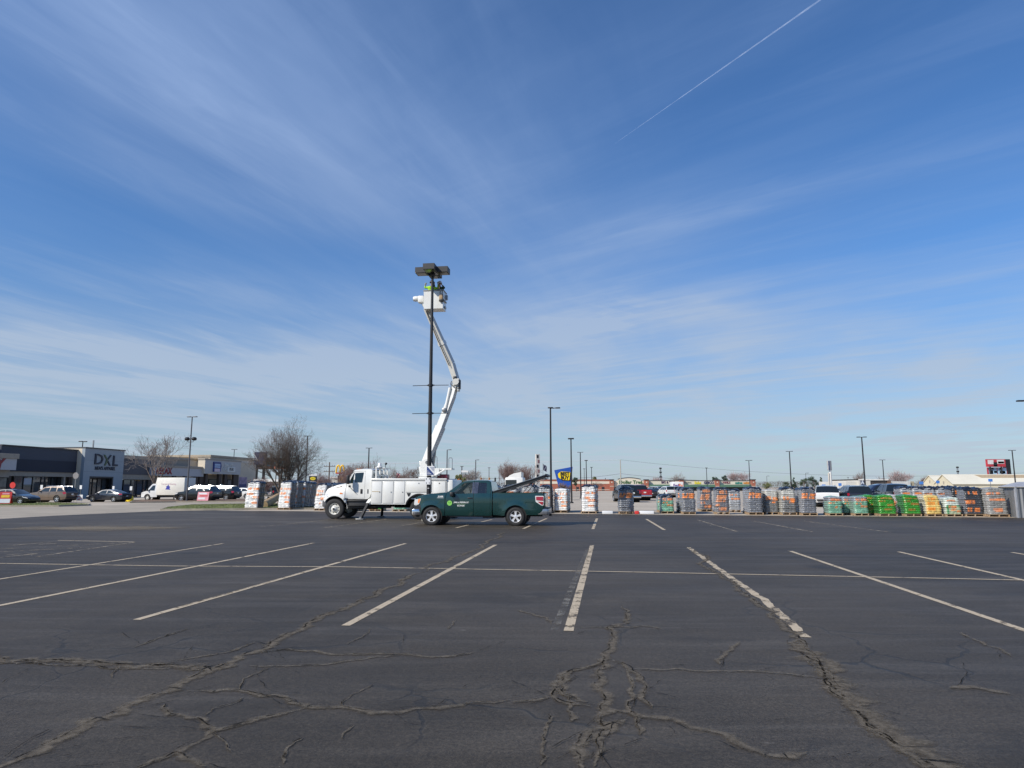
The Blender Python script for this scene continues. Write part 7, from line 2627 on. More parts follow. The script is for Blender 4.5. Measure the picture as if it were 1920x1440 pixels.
for q in P4:
    MB().box((q.x, q.y, zS / 2), (.09, .09, zS)).build('corner_trim', mat('pale_corner_trim', (.42, .43, .45), .5, metal=.3), SH)
mb = MB()
rz_ = Vector((0, 0, zS + .30))
r0, r1 = ev * .10 + vL * .5 + rz_, ev + vL * .5 + rz_
o_ = [q + Vector((0, 0, zS + .02)) for q in P4]
cen = sum(P4, Vector()) / 4
o_ = [q + (q - cen - Vector((0, 0, zS))).normalized() * .12 for q in o_]
mb.add(o_ + [r0, r1], [(0, 1, 5, 4), (2, 3, 4, 5), (3, 0, 4), (1, 2, 5)])
mb.add([q - Vector((0, 0, .05)) for q in o_], [(0, 1, 2, 3)])
mb.build('roof', mat('grey_shed_roof', (.40, .40, .42), .5, metal=.2), SH)
# ================================================================== big signs
Yq = 125
def sign_poly(pts, Y, th):
    q = [AT(x, y, Y) for x, y in pts]
    return q


q = sign_poly([(1039.5, 881.5), (1073.8, 875), (1068.5, 925), (1052, 925)], Yq, .5)
c = q[0].lerp(q[1], .5)
BB = thing('pylon_sign', 'blue wedge pylon sign with yellow tag reading BEST BUY', 'pylon sign', (c.x, Yq, 0), 0)
M_BBB = mat('bright_blue_panel', (.014, .075, .36), .45, var=.06, vs=1)
mb = MB()
pl_ = [(q[0].x - c.x, q[0].z), (q[1].x - c.x, q[1].z), (q[2].x - c.x, 0), (q[3].x - c.x, 0)]
mb.prism(pl_, 0, .6, lambda a, b, h: (a, h, b))
mb.build('blue_body', M_BBB, BB)
tg_ = [AT(x, y, Yq) for x, y in ((1046, 888.5), (1051.5, 884), (1069, 885), (1067.5, 900.5), (1053, 899.5), (1047, 895))]
mb = MB()
mb.prism(rpoly([(p.x - c.x, p.z) for p in tg_], .12), -.16, .01, lambda a, b, h: (a, h, b))
TGO = mb.build('yellow_tag', mat('tag_yellow', (.86, .62, .01), .4, var=.03), BB)
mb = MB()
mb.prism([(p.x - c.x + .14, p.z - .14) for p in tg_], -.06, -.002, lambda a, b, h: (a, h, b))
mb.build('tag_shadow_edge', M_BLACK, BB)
cz = AT(1060, 892.3, Yq)
M_BBK = mat('black_letters', (.01, .01, .012), .5)
text('sign_letters', 'BEST', .82, M_BBK, TGO, (cz.x - c.x - .10, -.175, cz.z + .33), (1, 0, -.02), (0, 0, 1), .012, .045, sx=.92)
text('sign_letters', 'BUY', .82, M_BBK, TGO, (cz.x - c.x - .12, -.175, cz.z - .37), (1, 0, -.02), (0, 0, 1), .012, .045, sx=.92)

# golden arches sign and the square one under it
def arches(w, h, th):
    """the letter m as two round arches, 2-D tube path pieces"""
    out = []
    for s in (-1, 1):
        out.append([(s * w * .25 + w * .25 * math.cos(PI * k / 12), h * (math.sin(PI * k / 12)) ** .8) for k in range(13)])
    return out


Ym_ = 150
c = AT(638, 880, Ym_)
MC = thing('pylon_sign', 'tall yellow double arch sign on a red base beside the utility pole', 'pylon sign', (c.x, Ym_, 0), 0)
zb_1, zt_1 = AT(638, 886.5, Ym_).z, AT(638, 872.5, Ym_).z
w_ = 15 / ppm(Ym_)
M_ARCH = mat('arch_yellow', (.85, .50, .015), .45, var=.05)
mb = MB()
for pth in arches(w_, zt_1 - zb_1, .1):
    mb.tube([(x, 0, zb_1 + z) for x, z in pth], .17, 8)
ao = mb.build('arches', M_ARCH, MC, smooth=50)
MB().rbox((0, .05, zb_1 - .06), (w_ * 1.12, .3, .32), .04).build('red_base', mat('sign_red', (.45, .03, .03), .5), MC)
MB().cyl((-.1, .1, 0), (-.1, .1, zb_1), .16, n=10).build('post', M_POLE, MC)
zb_1, zt_1 = AT(640, 908, Ym_).z, AT(640, 891.5, Ym_).z
c2 = AT(640.5, 900, Ym_ - 2)
M2 = thing('store_sign_wall', 'dark brown block with small yellow arch emblem by the truck windshield', 'sign', (c2.x, Ym_ - 2, 0), 0)
MB().box((0, .5, zt_1 / 2), (1.75, .8, zt_1)).build('block', mat('dark_brown_block', (.05, .04, .035), .7), M2)
mb = MB()
for pth in arches(.85, .75, .1):
    mb.tube([(x, .06, zt_1 - 1.1 + z) for x, z in pth], .07, 6)
mb.build('emblem', M_ARCH, M2, smooth=50)
c3 = AT(629, 900, Ym_ + 3)
W3 = thing('small_building', 'small white flat roofed building beside the brown arch sign block', 'building', (c3.x, Ym_ + 3, 0), 0)
MB().box((0, 1.5, AT(629, 896, Ym_ + 3).z / 2), (2.2, 3, AT(629, 896, Ym_ + 3).z)).build('wall', M_OFFW, W3)
MB().box((0, 1.45, AT(629, 895.5, Ym_ + 3).z), (2.5, 3.3, .3)).build('roof_trim', M_WHITE, W3)
# black sign with yellow oval
Yo = 110
c = AT(587, 895, Yo)
OV = thing('board_sign', 'black board sign with yellow oval and white top strip on posts', 'sign', (c.x, Yo, 0), 0)
hz0, hz1, hz2 = AT(587, 902, Yo).z, AT(587, 892.5, Yo).z, AT(587, 889, Yo).z
ob = MB().box((0, 0, (hz0 + hz1) / 2), (15 / ppm(Yo), .12, hz1 - hz0)).build('board', M_BLACK, OV)
mb = MB()
mb.prism([(.42 * math.cos(2 * PI * k / 20), (hz0 + hz1) / 2 + .25 * math.sin(2 * PI * k / 20)) for k in range(20)], -.10, -.06, lambda a, b, h: (a, h, b))
ov = mb.build('oval', mat('oval_yellow', (.80, .62, .02), .5), ob)
for k in (-1, 1):
    MB().box((0, -.11, (hz0 + hz1) / 2 + k * .07), (.55, .02, .05)).build('print_line', M_BLACK, ov)
MB().box((0, .0, (hz1 + hz2) / 2), (15 / ppm(Yo), .13, hz2 - hz1)).build('top_strip', M_SIGNW, OV)
for s in (-1, 1):
    MB().cyl((s * .5, .1, 0), (s * .5, .1, hz0), .06, n=8).build('post', M_POLE, OV)
# billboards
def billboard(label, px0, px1, ytop, ybot, Y, faces, bm, loc_group=None):
    a, b = AT(px0, ybot, Y), AT(px1, ytop, Y)
    o = thing('billboard', label, 'billboard', ((a.x + b.x) / 2, Y, 0), 0)
    w, zlo, zhi = b.x - a.x, a.z, b.z
    fr = MB().box((0, .4, (zlo + zhi) / 2), (w, .6, zhi - zlo)).build('frame', bm, o)
    for (u0, u1, v0, v1, m) in faces:
        MB().box((((u0 + u1) / 2 - .5) * w, .085, zlo + (zhi - zlo) * (v0 + v1) / 2), ((u1 - u0) * w, .05, (zhi - zlo) * (v1 - v0))).build('picture_patch', m, fr)
    for s in (-.3, .3):
        MB().cyl((s * w, .5, 0), (s * w, .5, zlo), .22, n=10).build('post', M_POLE, o)
    return o


M_TEAL = mat('teal_print', (.02, .26, .36), .5, var=.3, vs=.6)
M_SKYP = mat('sky_print', (.36, .52, .66), .5, var=.15, vs=.6)
M_NAV2 = mat('navy_print', (.03, .035, .08), .5, var=.3, vs=.6)
M_ORP = mat('orange_print', (.55, .20, .12), .5, var=.3, vs=.8)
M_REDP = mat('red_print', (.42, .035, .05), .5, var=.2, vs=.5)
M_WHP = mat('white_print', (.62, .60, .60), .5, var=.1)
billboard('wide billboard with teal and orange artwork seen through the big tree', 481, 539.5, 859, 880, 140, [(.0, .22, .04, .96, M_NAV2), (.25, .62, .28, .66, M_TEAL), (.72, .97, .28, .76, M_TEAL), (.25, .6, .06, .24, M_ORP), (.68, .97, .04, .2, M_ORP), (.24, .98, .78, .94, M_NAV2)], M_BROWN)
TR = billboard('dark slanted billboard with a white frame edge above the beige shop', 476, 500, 847.5, 871, 139, [(.02, .98, .02, .98, M_NAV2)], M_NAV2)
MB().tube([(-1.4, -.05, AT(476, 849, 139).z), (-.5, -.05, AT(480, 863, 139).z), (-1.5, -.05, AT(472, 861, 139).z)], .08, 6).build('frame_edge', M_WHITE, TR)
billboard('upper red billboard with white print above the cream barn roof', 1851.5, 1885, 861, 875.2, 215, [(.05, .36, .35, .9, M_WHP), (.55, .93, .4, .92, M_WHP), (.03, .97, .04, .2, M_REDP), (.35, .55, .04, .6, M_BLACK), (.6, .92, .45, .7, M_REDP)], M_REDP)
billboard('lower pale blue billboard with red print below the red one', 1854, 1888, 876.5, 889.5, 216, [(.03, .45, .05, .95, M_SKYP), (.5, .97, .05, .95, M_SKYP), (.05, .25, .1, .6, M_ORP), (.3, .5, .2, .5, M_NAV2), (.6, .9, .15, .5, M_NAV2), (.1, .3, .7, .9, M_REDP), (.6, .75, .7, .9, M_REDP)], M_REDP)
billboard('dark back panel of the billboard at the right of the red one', 1884.5, 1894, 861, 889.5, 219, [], M_BLACK)
# tall slim banner tower
Yt = 160
c = AT(1008, 880, Yt)
BT_ = thing('banner_tower', 'tall slim white and maroon patterned tower sign behind the bed cover', 'tower sign', (c.x, Yt, 0), .3)
zt_ = AT(1008, 851.5, Yt).z
core = MB().box((0, 0, zt_ / 2), (.9, .7, zt_)).build('core', mat('pale_tower', (.52, .50, .47), .6, var=.1), BT_)
zlo = AT(1008, 897, Yt).z
for k in range(5):
    z = zlo + (zt_ - zlo) * (k + .5) / 5
    MB().box((.12 if k % 2 else -.12, -.37, z), (.42, .06, (zt_ - zlo) / 5 * .62)).build('pattern_panel', mat('maroon_panel', (.22, .11, .12), .6) if k % 2 else M_BLACK, core)
# flag poles
for (px, y0, lb, col) in ((1018, 873, 'flag pole with a dark hanging flag right of the slim tower', M_NAV2), (743, 888.5, 'distant flag pole with red and white flag above the truck body', M_PINK)):
    Yf_ = 150
    c = AT(px, y0, Yf_)
    o = thing('flag_pole', lb, 'flag pole', (c.x, Yf_, 0), 0, 'flag poles')
    MB().cyl((0, 0, 0), (0, 0, c.z + .5), .05, n=8).build('pole', M_STEEL, o)
    mb = MB()
    n = 8
    vs = [(.08 + .75 * i / n, .10 * math.sin(i * 1.3 + j), c.z + .3 - .16 * j - .05 * i) for j in range(9) for i in range(n + 1)]
    mb.add(vs, [(j * (n + 1) + i, j * (n + 1) + i + 1, (j + 1) * (n + 1) + i + 1, (j + 1) * (n + 1) + i) for j in range(8) for i in range(n)])
    mb.build('flag', col, o, smooth=60)

# ================================================================== lamp posts of the lots
LOTL = 'parking lot lamp posts'


def lamp(px, ytop, Y, style, label, px_base=None, m=None, r=.10, hs=1.0):
    c = AT(px, ytop, Y)
    b = Vector((c.x, Y, 0))
    o = thing('lamp_post', label, 'lamp post', b, YAW, LOTL)
    mm = m or M_POLE
    MB().tube([(0, 0, 0), (0, 0, c.z * .5), (0, 0, c.z)], [r * 1.1, r * .95, r * .75], 10).build('shaft', mm, o, smooth=40)
    MB().lathe([(.19, 0), (.19, .10), (.13, .14), (0, .14)], (0, 0, 0), 'Z', 16).build('base', mm, o, smooth=40)
    z = c.z
    hd = []
    if style == 'one':
        hd = [(.55, 0, 0)]
    elif style == 'left_arm':
        hd = [(.0, 0, .0), (.85, 0, -.02)]
    elif style == 'two':
        hd = [(.55, 0, 0), (-.55, 0, 0)]
    elif style == 'cross':
        hd = [(.5, 0, 0), (-.5, 0, 0), (0, .5, 0), (0, -.5, 0)]
    elif style == 'box':
        hd = [(0, 0, 0)]
    for (x, y, dz) in hd:
        h = MB().rbox((x * hs, y * hs, z + dz), (.62 * hs, .36 * hs, .13 * hs), .03).build('lamp_head', mm, o, smooth=40)
        if x or y:
            MB().tube([(0, 0, z + dz - .01), (x * hs * .6, y * hs * .6, z + dz - .01)], .03, 6).build('arm', mm, h)
    return o


lamp(1032, 764.5, 44.6, 'left_arm', 'tall thin black lamp post between the silver and white pallets', r=.065, hs=.55)
lamp(1070.5, 822.5, 72, 'box', 'black lamp post in front of the blue wedge sign', r=.08)
lamp(1088, 848, 101, 'two', 'lamp post just right of the blue wedge sign', r=.085, hs=.5)
lamp(1099, 863.3, 131, 'box', 'lamp post before the brick store, third beyond the blue sign', r=.095)
lamp(1109, 876.2, 175, 'box', 'short looking far lamp post before the brick store', r=.095)
lamp(1095.3, 879, 190, 'box', 'faint farthest lamp post above the brick store', r=.08)
lamp(1404, 863.3, 131, 'two', 'lamp post at the right end of the shopping strip', r=.085, hs=.72)
lamp(1480, 846.3, 97, 'two', 'lamp post left of the evergreen clump', r=.085, hs=.55)
lamp(1615.5, 819.5, 69, 'two', 'tallest lamp post above the dark SUV', r=.075, hs=.55)
lamp(1654.5, 862.3, 127, 'two', 'lamp post right of the white discount store sign', r=.085, hs=.6)
lamp(1897.5, 844.3, 95, 'two', 'lamp post at the right beside the billboard', r=.085, hs=.55)
lamp(1324.5, 877.3, 180, 'box', 'distant lamp post above the middle of the shopping strip', r=.095)
lamp(1510.5, 887, 210, 'one', 'distant lamp post over the evergreen clump', m=M_POLEG, r=.08)
lamp(1437.5, 892.5, 240, 'one', 'distant lamp post over the brown treeline', m=M_POLEG, r=.08)
lamp(1590, 895, 240, 'box', 'small distant lamp post by the white store wing', m=M_POLEG, r=.08)
lamp(1926, 751.5, 43, 'two', 'lamp post at the far right edge, only its lamp head showing', r=.08, hs=.7)
la = lamp(360.5, 781.5, 79, 'two', 'tall grey lamp post with two flat heads and two round lamps lower down', r=.085, m=M_POLEG, hs=.7)
zg = AT(356, 823, 79).z
for s in (-1, 1):
    gl = MB().lathe([(0, .22), (.2, .18), (.30, 0), (.22, -.16), (0, -.2)], (s * .42, 0, zg), 'Z', 16).build('round_lamp', M_POLE, la, smooth=50)
    MB().tube([(0, 0, zg - .35), (s * .3, 0, zg - .35), (s * .42, 0, zg - .15)], .03, 6).build('arm', M_POLEG, gl)
lamp(155.5, 827.8, 118, 'cross', 'cross headed lamp post rising behind the DXL tower', r=.10, hs=.9)
lamp(439.5, 842.5, 150, 'two', 'lamp post behind the beige corner shop', r=.085, hs=.75)
lamp(577, 817.5, 82, 'two', 'lamp post in front of the right half of the big bare tree', r=.075, hs=.55)
lamp(692, 840, 98, 'two', 'lamp post behind the bucket truck cab', r=.10, hs=.55)
lamp(838.5, 843.3, 98, 'one', 'lamp post behind the truck deck rails', r=.09, m=M_POLEG, hs=.7)
lamp(892, 862.3, 120, 'one', 'lamp post above the pickup cab roof', r=.10, m=M_POLEG, hs=.7)
lamp(917, 877, 170, 'box', 'distant lamp post behind the pickup cab', r=.095, m=M_POLEG)
lamp(936, 881.5, 190, 'box', 'faint lamp post by the brown bush', r=.085, m=M_POLEG)
lamp(866, 874.5, 140, 'box', 'grey post right of the truck tail', r=.14, m=M_POLEG)

# ================================================================== utility poles, wires, tower, signals
M_UTIL = mat('weathered_wood', (.14, .11, .09), .9, var=.2)
M_CONCP = mat('concrete_pole', (.36, .34, .30), .8)


def upole(px, ytop, Y, label, m, arms=True):
    c = AT(px, ytop, Y)
    o = thing('utility_pole', label, 'utility pole', (c.x, Y, 0), 0, 'utility poles')
    MB().tube([(0, 0, 0), (0, 0, c.z)], [.19, .12], 10).build('shaft', m, o, smooth=40)
    if arms:
        for dz in (.9, 2.0):
            a = MB().box((0, 0, c.z - dz), (2.4, .12, .14)).build('cross_arm', m, o)
            for x in (-1.1, -.6, .6, 1.1):
                MB().cyl((x, 0, c.z - dz + .07), (x, 0, c.z - dz + .30), .06, n=8).build('insulator', M_STEEL, a)
    return c


ua = upole(618, 866.5, 150, 'wooden utility pole with cross arms left of the yellow arches', M_UTIL)
ub = upole(1163, 862, 190, 'pale slim utility pole in front of the shopping strip', M_CONCP, False)
uc = upole(1361, 868, 520, 'far utility pole hidden in the evergreen behind the strip', M_UTIL, False) if False else None


def wire(a, b, sag, r, name, label, m, n=24):
    mb = MB()
    pts = []
    for k in range(n + 1):
        t_ = k / n
        p = a.lerp(b, t_)
        pts.append(Vector((p.x, p.y, p.z - sag * 4 * t_ * (1 - t_))))
    mb.tube(pts, r, 5)
    return tag(mb.build(name, m), label, 'cable', 'overhead cables')


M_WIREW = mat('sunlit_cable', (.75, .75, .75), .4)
M_WIRE = mat('grey_cable', (.10, .10, .11), .6)
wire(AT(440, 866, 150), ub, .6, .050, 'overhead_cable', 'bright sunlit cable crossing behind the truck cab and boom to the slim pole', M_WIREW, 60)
wire(ub, AT(2150, 868, 190), 4.0, .026, 'overhead_cable', 'thin grey cable right of the slim pole top', M_WIRE, 70)
ul = ub + Vector((0, 0, -26 / ppm(190)))
wire(AT(1056, 897, 190), ul, .3, .035, 'overhead_cable', 'lower cable left of the slim pole above the brick store', M_WIRE)
wire(ul, AT(1520, 902, 190), 1.0, .035, 'overhead_cable', 'lower cable right of the slim pole above the cream fascia', M_WIRE)
sa_, sb_ = AT(875, 895.5, 145), AT(950, 896.5, 145)
wire(sa_, sb_, .1, .03, 'signal_span_wire', 'thin span wire carrying the traffic signals above the pickup', M_WIRE)
for (px, lb) in ((902, 'leftmost orange traffic signal on the span wire'), (917.5, 'middle orange traffic signal in front of the lamp post'), (928.5, 'dark traffic signal, rightmost on the span wire')):
    c = AT(px, 897.8, 145)
    o = thing('traffic_signal', lb, 'traffic light', (c.x, 145, c.z - .15), 0, 'traffic signals on the span wire')
    MB().rbox((0, 0, -.1), (.32, .24, .95), .04).build('housing', mat('signal_orange', (.60, .24, .04), .5) if px < 925 else M_BLACK, o)
    for k in range(3):
        MB().cyl((0, -.12, .2 - .3 * k), (0, -.2, .2 - .3 * k), .1, n=10).build('lens', M_BLACK, o)
    MB().cyl((0, 0, .38), (0, 0, .62), .02, n=6).build('hanger', M_BLACK, o)
# lattice mast
for (px, yt, Yy, lb) in ((1238.3, 876.5, 420, 'red and grey lattice radio mast above the cream fascia'), (1795, 874.5, 420, 'faint lattice mast above the cream barn roof')):
    c = AT(px, yt, Yy)
    o = thing('radio_mast', lb, 'radio mast', (c.x, Yy, 0), .3, 'radio masts')
    mb = MB()
    for k in range(3):
        a = 2 * PI * k / 3
        mb.tube([(.55 * math.cos(a), .55 * math.sin(a), 0), (.35 * math.cos(a), .35 * math.sin(a), c.z)], .09, 5)
    nz2 = int(c.z / 1.1)
    for j in range(nz2):
        for k in range(3):
            a, b = 2 * PI * (k + j) / 3, 2 * PI * (k + j + 1) / 3
            mb.tube([(.45 * math.cos(a), .45 * math.sin(a), c.z * j / nz2), (.45 * math.cos(b), .45 * math.sin(b), c.z * (j + 1) / nz2)], .05, 4)
    lm = mb.build('lattice', M_POLEG, o)
    for j in (.55, .75, .93):
        MB().cyl((0, 0, c.z * j), (0, 0, c.z * j + .8), .75, n=10).build('antenna', M_POLE, o)
# white canopy sign behind the truck tail
c = AT(872, 884, 130)
CN = thing('canopy', 'small white canopy on posts right of the truck tail', 'canopy', (c.x, 130, 0), 0)
MB().box((0, 0, c.z), (1.25, 1.2, .35)).build('roof', M_WHITE, CN)
for s in (-1, 1):
    MB().box((s * .1 - .1, s * .3, c.z / 2), (.1, .1, c.z)).build('post', mat('wood_post', (.3, .2, .13), .8), CN)
c = AT(862, 900, 128)
OB = thing('road_work_sign', 'small orange road sign right of the truck tail', 'road sign', (c.x, 128, 0), 0)
MB().box((0, 0, c.z), (.75, .04, .75), rot=(0, PI / 4, 0)).build('panel', mat('work_orange', (.65, .25, .08), .5), OB)
MB().cyl((0, .05, 0), (0, .05, c.z), .04, n=8).build('post', M_STEEL, OB)
# far dark flat building and low white one behind the truck body
c = AT(725, 898, 140)
FB = thing('far_building', 'far flat building with white roof edge behind the truck body', 'building', (c.x, 140, 0), 0)
MB().box((0, 2, c.z / 2), (1.9, 4, c.z)).build('wall', M_TAUPE, FB)
MB().box((0, 2, c.z + .1), (2.2, 4.2, .3)).build('roof_edge', M_WHITE, FB)
c = AT(507, 903, 120)
RS = thing('glass_shop', 'low shop with white roof edge between the two left pallets', 'shop', (c.x, 120, 0), 0)
zt_ = c.z
MB().box((0, 4, zt_ / 2), (5.5, 6, zt_)).build('wall', M_TAUPE, RS)
MB().box((0, 3.9, zt_ + .2), (6.2, 7, .4)).build('roof_edge', M_WHITE, RS)
for x in (-2.2, -.75, .75, 2.2):
    f = MB().box((x, .95, zt_ / 2), (1.3, .12, zt_ - .5)).build('window', M_TAUPE, RS)
    MB().box((x, .88, zt_ / 2), (1.15, .04, zt_ - .75)).build('pane', M_WIN, f)
lg = MB()
a, b = G(494, 953), G(520, 946.5)
lg.tube([a + Vector((0, 0, .25)), a.lerp(b, .5) + Vector((0, 0, .45)), b + Vector((0, 0, .75))], [.32, .34, .30], 12)
tag(lg.build('fallen_log', mat('tan_log', (.42, .29, .16), .9, var=.25), smooth=50), 'tan log lying on the island between the two left pallets', 'log')
# ================================================================== trees
def bare_tree(name, label, base, h, spread, seed, trunk_r, fork=2, lvls=5, kids=(4, 4, 4, 4, 3), up=.55, group='bare trees', trunk_h=.22, twig=.012, tm=None, bm=None, droop=0.0, lean=(0, 0), nlead=None, width=None, tilt=(.18, .42), t0=.35):
    r = random.Random(seed)
    trunk, crown = MB(), MB()
    root = thing(name, label, 'tree', base, 0, group)

    def limb(p, d, L, rad, lv):
        """one crooked branch; returns points along it"""
        n = 5 if lv < 2 else (4 if lv < 4 else 3)
        pts, rs = [p], [rad]
        q = p.copy()
        for k in range(n):
            d = (d + Vector((r.gauss(0, .13), r.gauss(0, .13), r.gauss(.05, .09) - droop * lv * .03))).normalized()
            q = q + d * (L / n)
            pts.append(q.copy())
            rs.append(max(twig * .55, rad * (1 - .72 * (k + 1) / n)))
        (trunk if lv < 1 else crown).tube(pts, rs, 8 if lv == 0 else (6 if lv == 1 else (4 if lv == 2 else 3)), caps=False)
        return pts, d, rs

    def grow(p, d, L, rad, lv):
        pts, dd, rs = limb(p, d, L, rad, lv)
        if lv >= lvls:
            return
        nk = kids[min(lv, len(kids) - 1)]
        for k in range(nk):
            t_ = t0 + (1 - t0) * (k + .5) / nk + r.uniform(-.06, .06)
            t_ = min(.98, t_)
            i = min(len(pts) - 2, int(t_ * (len(pts) - 1)))
            f = t_ * (len(pts) - 1) - i
            q = pts[i].lerp(pts[i + 1], f)
            ax = (pts[i + 1] - pts[i]).normalized()
            az = r.uniform(0, 2 * PI) if lv else 2 * PI * k / nk + r.uniform(-.5, .5)
            s = ax.orthogonal().normalized()
            s = (s * math.cos(az) + ax.cross(s) * math.sin(az)).normalized()
            a = r.uniform(.45, .95)
            nd = (ax * math.cos(a) + s * math.sin(a) * spread + Vector((0, 0, up * .35))).normalized()
            grow(q, nd, L * r.uniform(.50, .74), max(twig * .7, rs[i] * r.uniform(.5, .66)), lv + 1)

    th = h * trunk_h
    pts = [Vector((0, 0, 0)), Vector((lean[0] * .3, lean[1], th * .5)), Vector((lean[0], lean[1], th))]
    trunk.tube([Vector((0, 0, -.05)), Vector((0, 0, .15))] + pts[1:], [trunk_r * 1.5, trunk_r * 1.12, trunk_r, trunk_r * .92], 10)
    nl = nlead or fork
    for k in range(nl):
        az = 2 * PI * k / nl + r.uniform(-.4, .4)
        tlt = r.uniform(*tilt) * spread if nl > 1 else .05
        d = Vector((math.cos(az) * tlt, math.sin(az) * tlt, 1)).normalized()
        grow(pts[-1] - Vector((0, 0, .1)), d, h * (1 - trunk_h) * r.uniform(.60, .72), trunk_r * (.78 if nl < 3 else .62), 0)
    zs_ = sorted(q[2] for q in crown.v)
    kz = h / zs_[int(len(zs_) * .998)]
    rs_ = sorted(abs(q[0]) for q in crown.v)
    kx = (width or h * .85 * spread) / 2 / rs_[int(len(rs_) * .985)]
    mx_ = sum(q[0] for q in crown.v) / len(crown.v) / max(.1, sum(q[2] for q in crown.v) / len(crown.v))
    my_ = sum(q[1] for q in crown.v) / len(crown.v) / max(.1, sum(q[2] for q in crown.v) / len(crown.v))
    rs_ = sorted(abs(q[0] - mx_ * q[2]) for q in crown.v)
    kx = (width or h * .85 * spread) / 2 / rs_[int(len(rs_) * .985)]
    for m_ in (trunk, crown):
        if width:
            m_.v = [(x - mx_ * z, y - my_ * z, z) for x, y, z in m_.v]
        m_.v = [(x * (kx if z > th * .8 else 1), y * (kx if z > th * .8 else 1), z * kz) for x, y, z in m_.v]
    trunk.build('trunk', bm or M_BARK, root, smooth=60)
    crown.build('crown', tm or M_TWIG, root)
    return root


M_TWIGD = mat('dark_grey_twigs', (.13, .098, .083), .9, var=.2)
M_TWIGR = mat('reddish_twigs', (.19, .125, .115), .9, var=.2)
M_TWIGG = mat('grey_twigs', (.22, .19, .175), .9, var=.2)
M_TWIGP = mat('pinkish_twigs', (.30, .22, .215), .9, var=.2)
b1, b2 = AT(527, 925, 66), AT(542.5, 925, 67)
T1 = bare_tree('bare_tree', 'big bare tree, left trunk of the close pair behind the left pallets', (b1.x, 66, .1), AT(515, 793, 66).z, .85, 11, .27, nlead=5, tilt=(.2, .95), t0=.22, up=.4, lvls=5, kids=(7, 5, 4, 3, 2), tm=M_TWIGD, trunk_h=.17, lean=(-.15, 0), twig=.011, width=5.4)
T2 = bare_tree('bare_tree', 'big bare tree, right trunk of the close pair with a broad crown', (b2.x, 67, .1), AT(548, 788, 67).z, 1.0, 5, .28, nlead=5, tilt=(.2, 1.0), t0=.22, up=.4, lvls=5, kids=(7, 5, 4, 3, 2), tm=M_TWIGD, trunk_h=.18, lean=(.2, 0), twig=.011, width=6.2)
b3 = G(289, 938.2)
T3 = bare_tree('bare_tree', 'spindly bare young tree on the mulch island in front of the white van', (b3.x, b3.y, .1), AT(289, 817, b3.y).z, 1.0, 21, .19, nlead=5, tilt=(.25, .8), lvls=4, kids=(5, 4, 4, 3), trunk_h=.26, tm=M_TWIGG, twig=.020, width=100 / ppm(b3.y))
# smaller and farther trees
far = [  # px, top y, depth, crown width factor, seed, material, label, leads, base py hidden
    (667, 868, 120, 1.0, 31, M_TWIGR, 'bare reddish tree behind the bucket truck cab roof', 5),
    (655, 872, 125, 1.0, 32, M_TWIGR, 'bare tree just right of the yellow arch sign', 5),
    (685, 870, 118, 1.1, 33, M_TWIGR, 'bare tree behind the truck rack', 5),
    (702, 855, 90, 1.0, 34, M_TWIG, 'sparse bare tree with a long side branch behind the beacon', 3),
    (753, 880, 150, 1.2, 36, M_TWIG, 'low bare tree by the distant flag', 5),
    (776, 875, 140, 1.0, 37, M_TWIG, 'bare tree left of the boom turret', 4),
    (735, 884, 160, 1.2, 38, M_TWIGG, 'grey bare tree above the truck side lockers', 5),
    (882, 880, 130, 1.0, 39, M_TWIGG, 'pale bare tree left of the pickup roof', 5),
    (951, 868, 105, .8, 41, M_TWIGR, 'upright brown tree, left half of the big brown bush pair', 7),
    (985, 872, 108, .9, 42, M_TWIGR, 'rounder brown tree, right half of the big brown bush pair', 7),
    (968, 864, 140, .9, 43, M_TWIGG, 'thin pale tree rising behind the brown bush pair', 4),
    (905, 895, 180, 1.2, 44, M_TWIGP, 'small pinkish tree behind the pickup roof', 5),
    (600, 886, 130, 1.1, 45, M_TWIGP, 'small pinkish tree right of the black oval sign', 5),
    (612, 893, 140, 1.3, 46, M_TWIG, 'low scrubby tree at the foot of the utility pole', 5),
    (1118, 903, 200, 1.3, 47, M_TWIG, 'small bare tree in front of the brick store', 5),
    (1230, 893, 420, 1.2, 48, M_TWIGP, 'small pinkish tree by the lattice mast', 5),
    (1269, 886, 420, 1.1, 49, M_TWIGG, 'bare tree above the delivery truck', 5),
    (1374, 884, 420, .9, 50, M_TWIGP, 'pinkish upright tree right of the evergreens', 6),
    (1392, 884.5, 430, .9, 51, M_TWIGP, 'second pinkish tree right of the evergreens', 5),
    (1614, 884, 220, 1.1, 52, M_TWIG, 'bare tree behind the tall lamp post', 5),
    (1684, 881.5, 230, 1.1, 53, M_TWIGP, 'round pale brown tree behind the discount store', 7),
    (1652, 895, 170, 1.3, 54, M_TWIGR, 'low reddish tree before the dark glazing', 6),
    (1735, 893, 230, 1.0, 55, M_TWIG, 'dark small tree left of the barn gable', 6),
    (1058, 905, 90, 1.2, 56, M_TWIG, 'low brown shrub below the blue wedge sign', 7),
    (494, 893, 95, 1.3, 57, M_TWIGR, 'low bare shrub between beige shop and big tree', 6),
]
for (px, yt, Y, wf, sd_, tm_, lb, nl) in far:
    c = AT(px, yt, Y)
    h = c.z
    bare_tree('bare_tree', lb, (c.x, Y, 0), h, wf, sd_, max(.08, h * .018), nlead=nl, lvls=4 if Y < 200 else 3, kids=(5, 5, 4, 3) if Y < 200 else (6, 6, 5, 3), trunk_h=.14, tm=tm_, twig=.010 + Y * .00008)


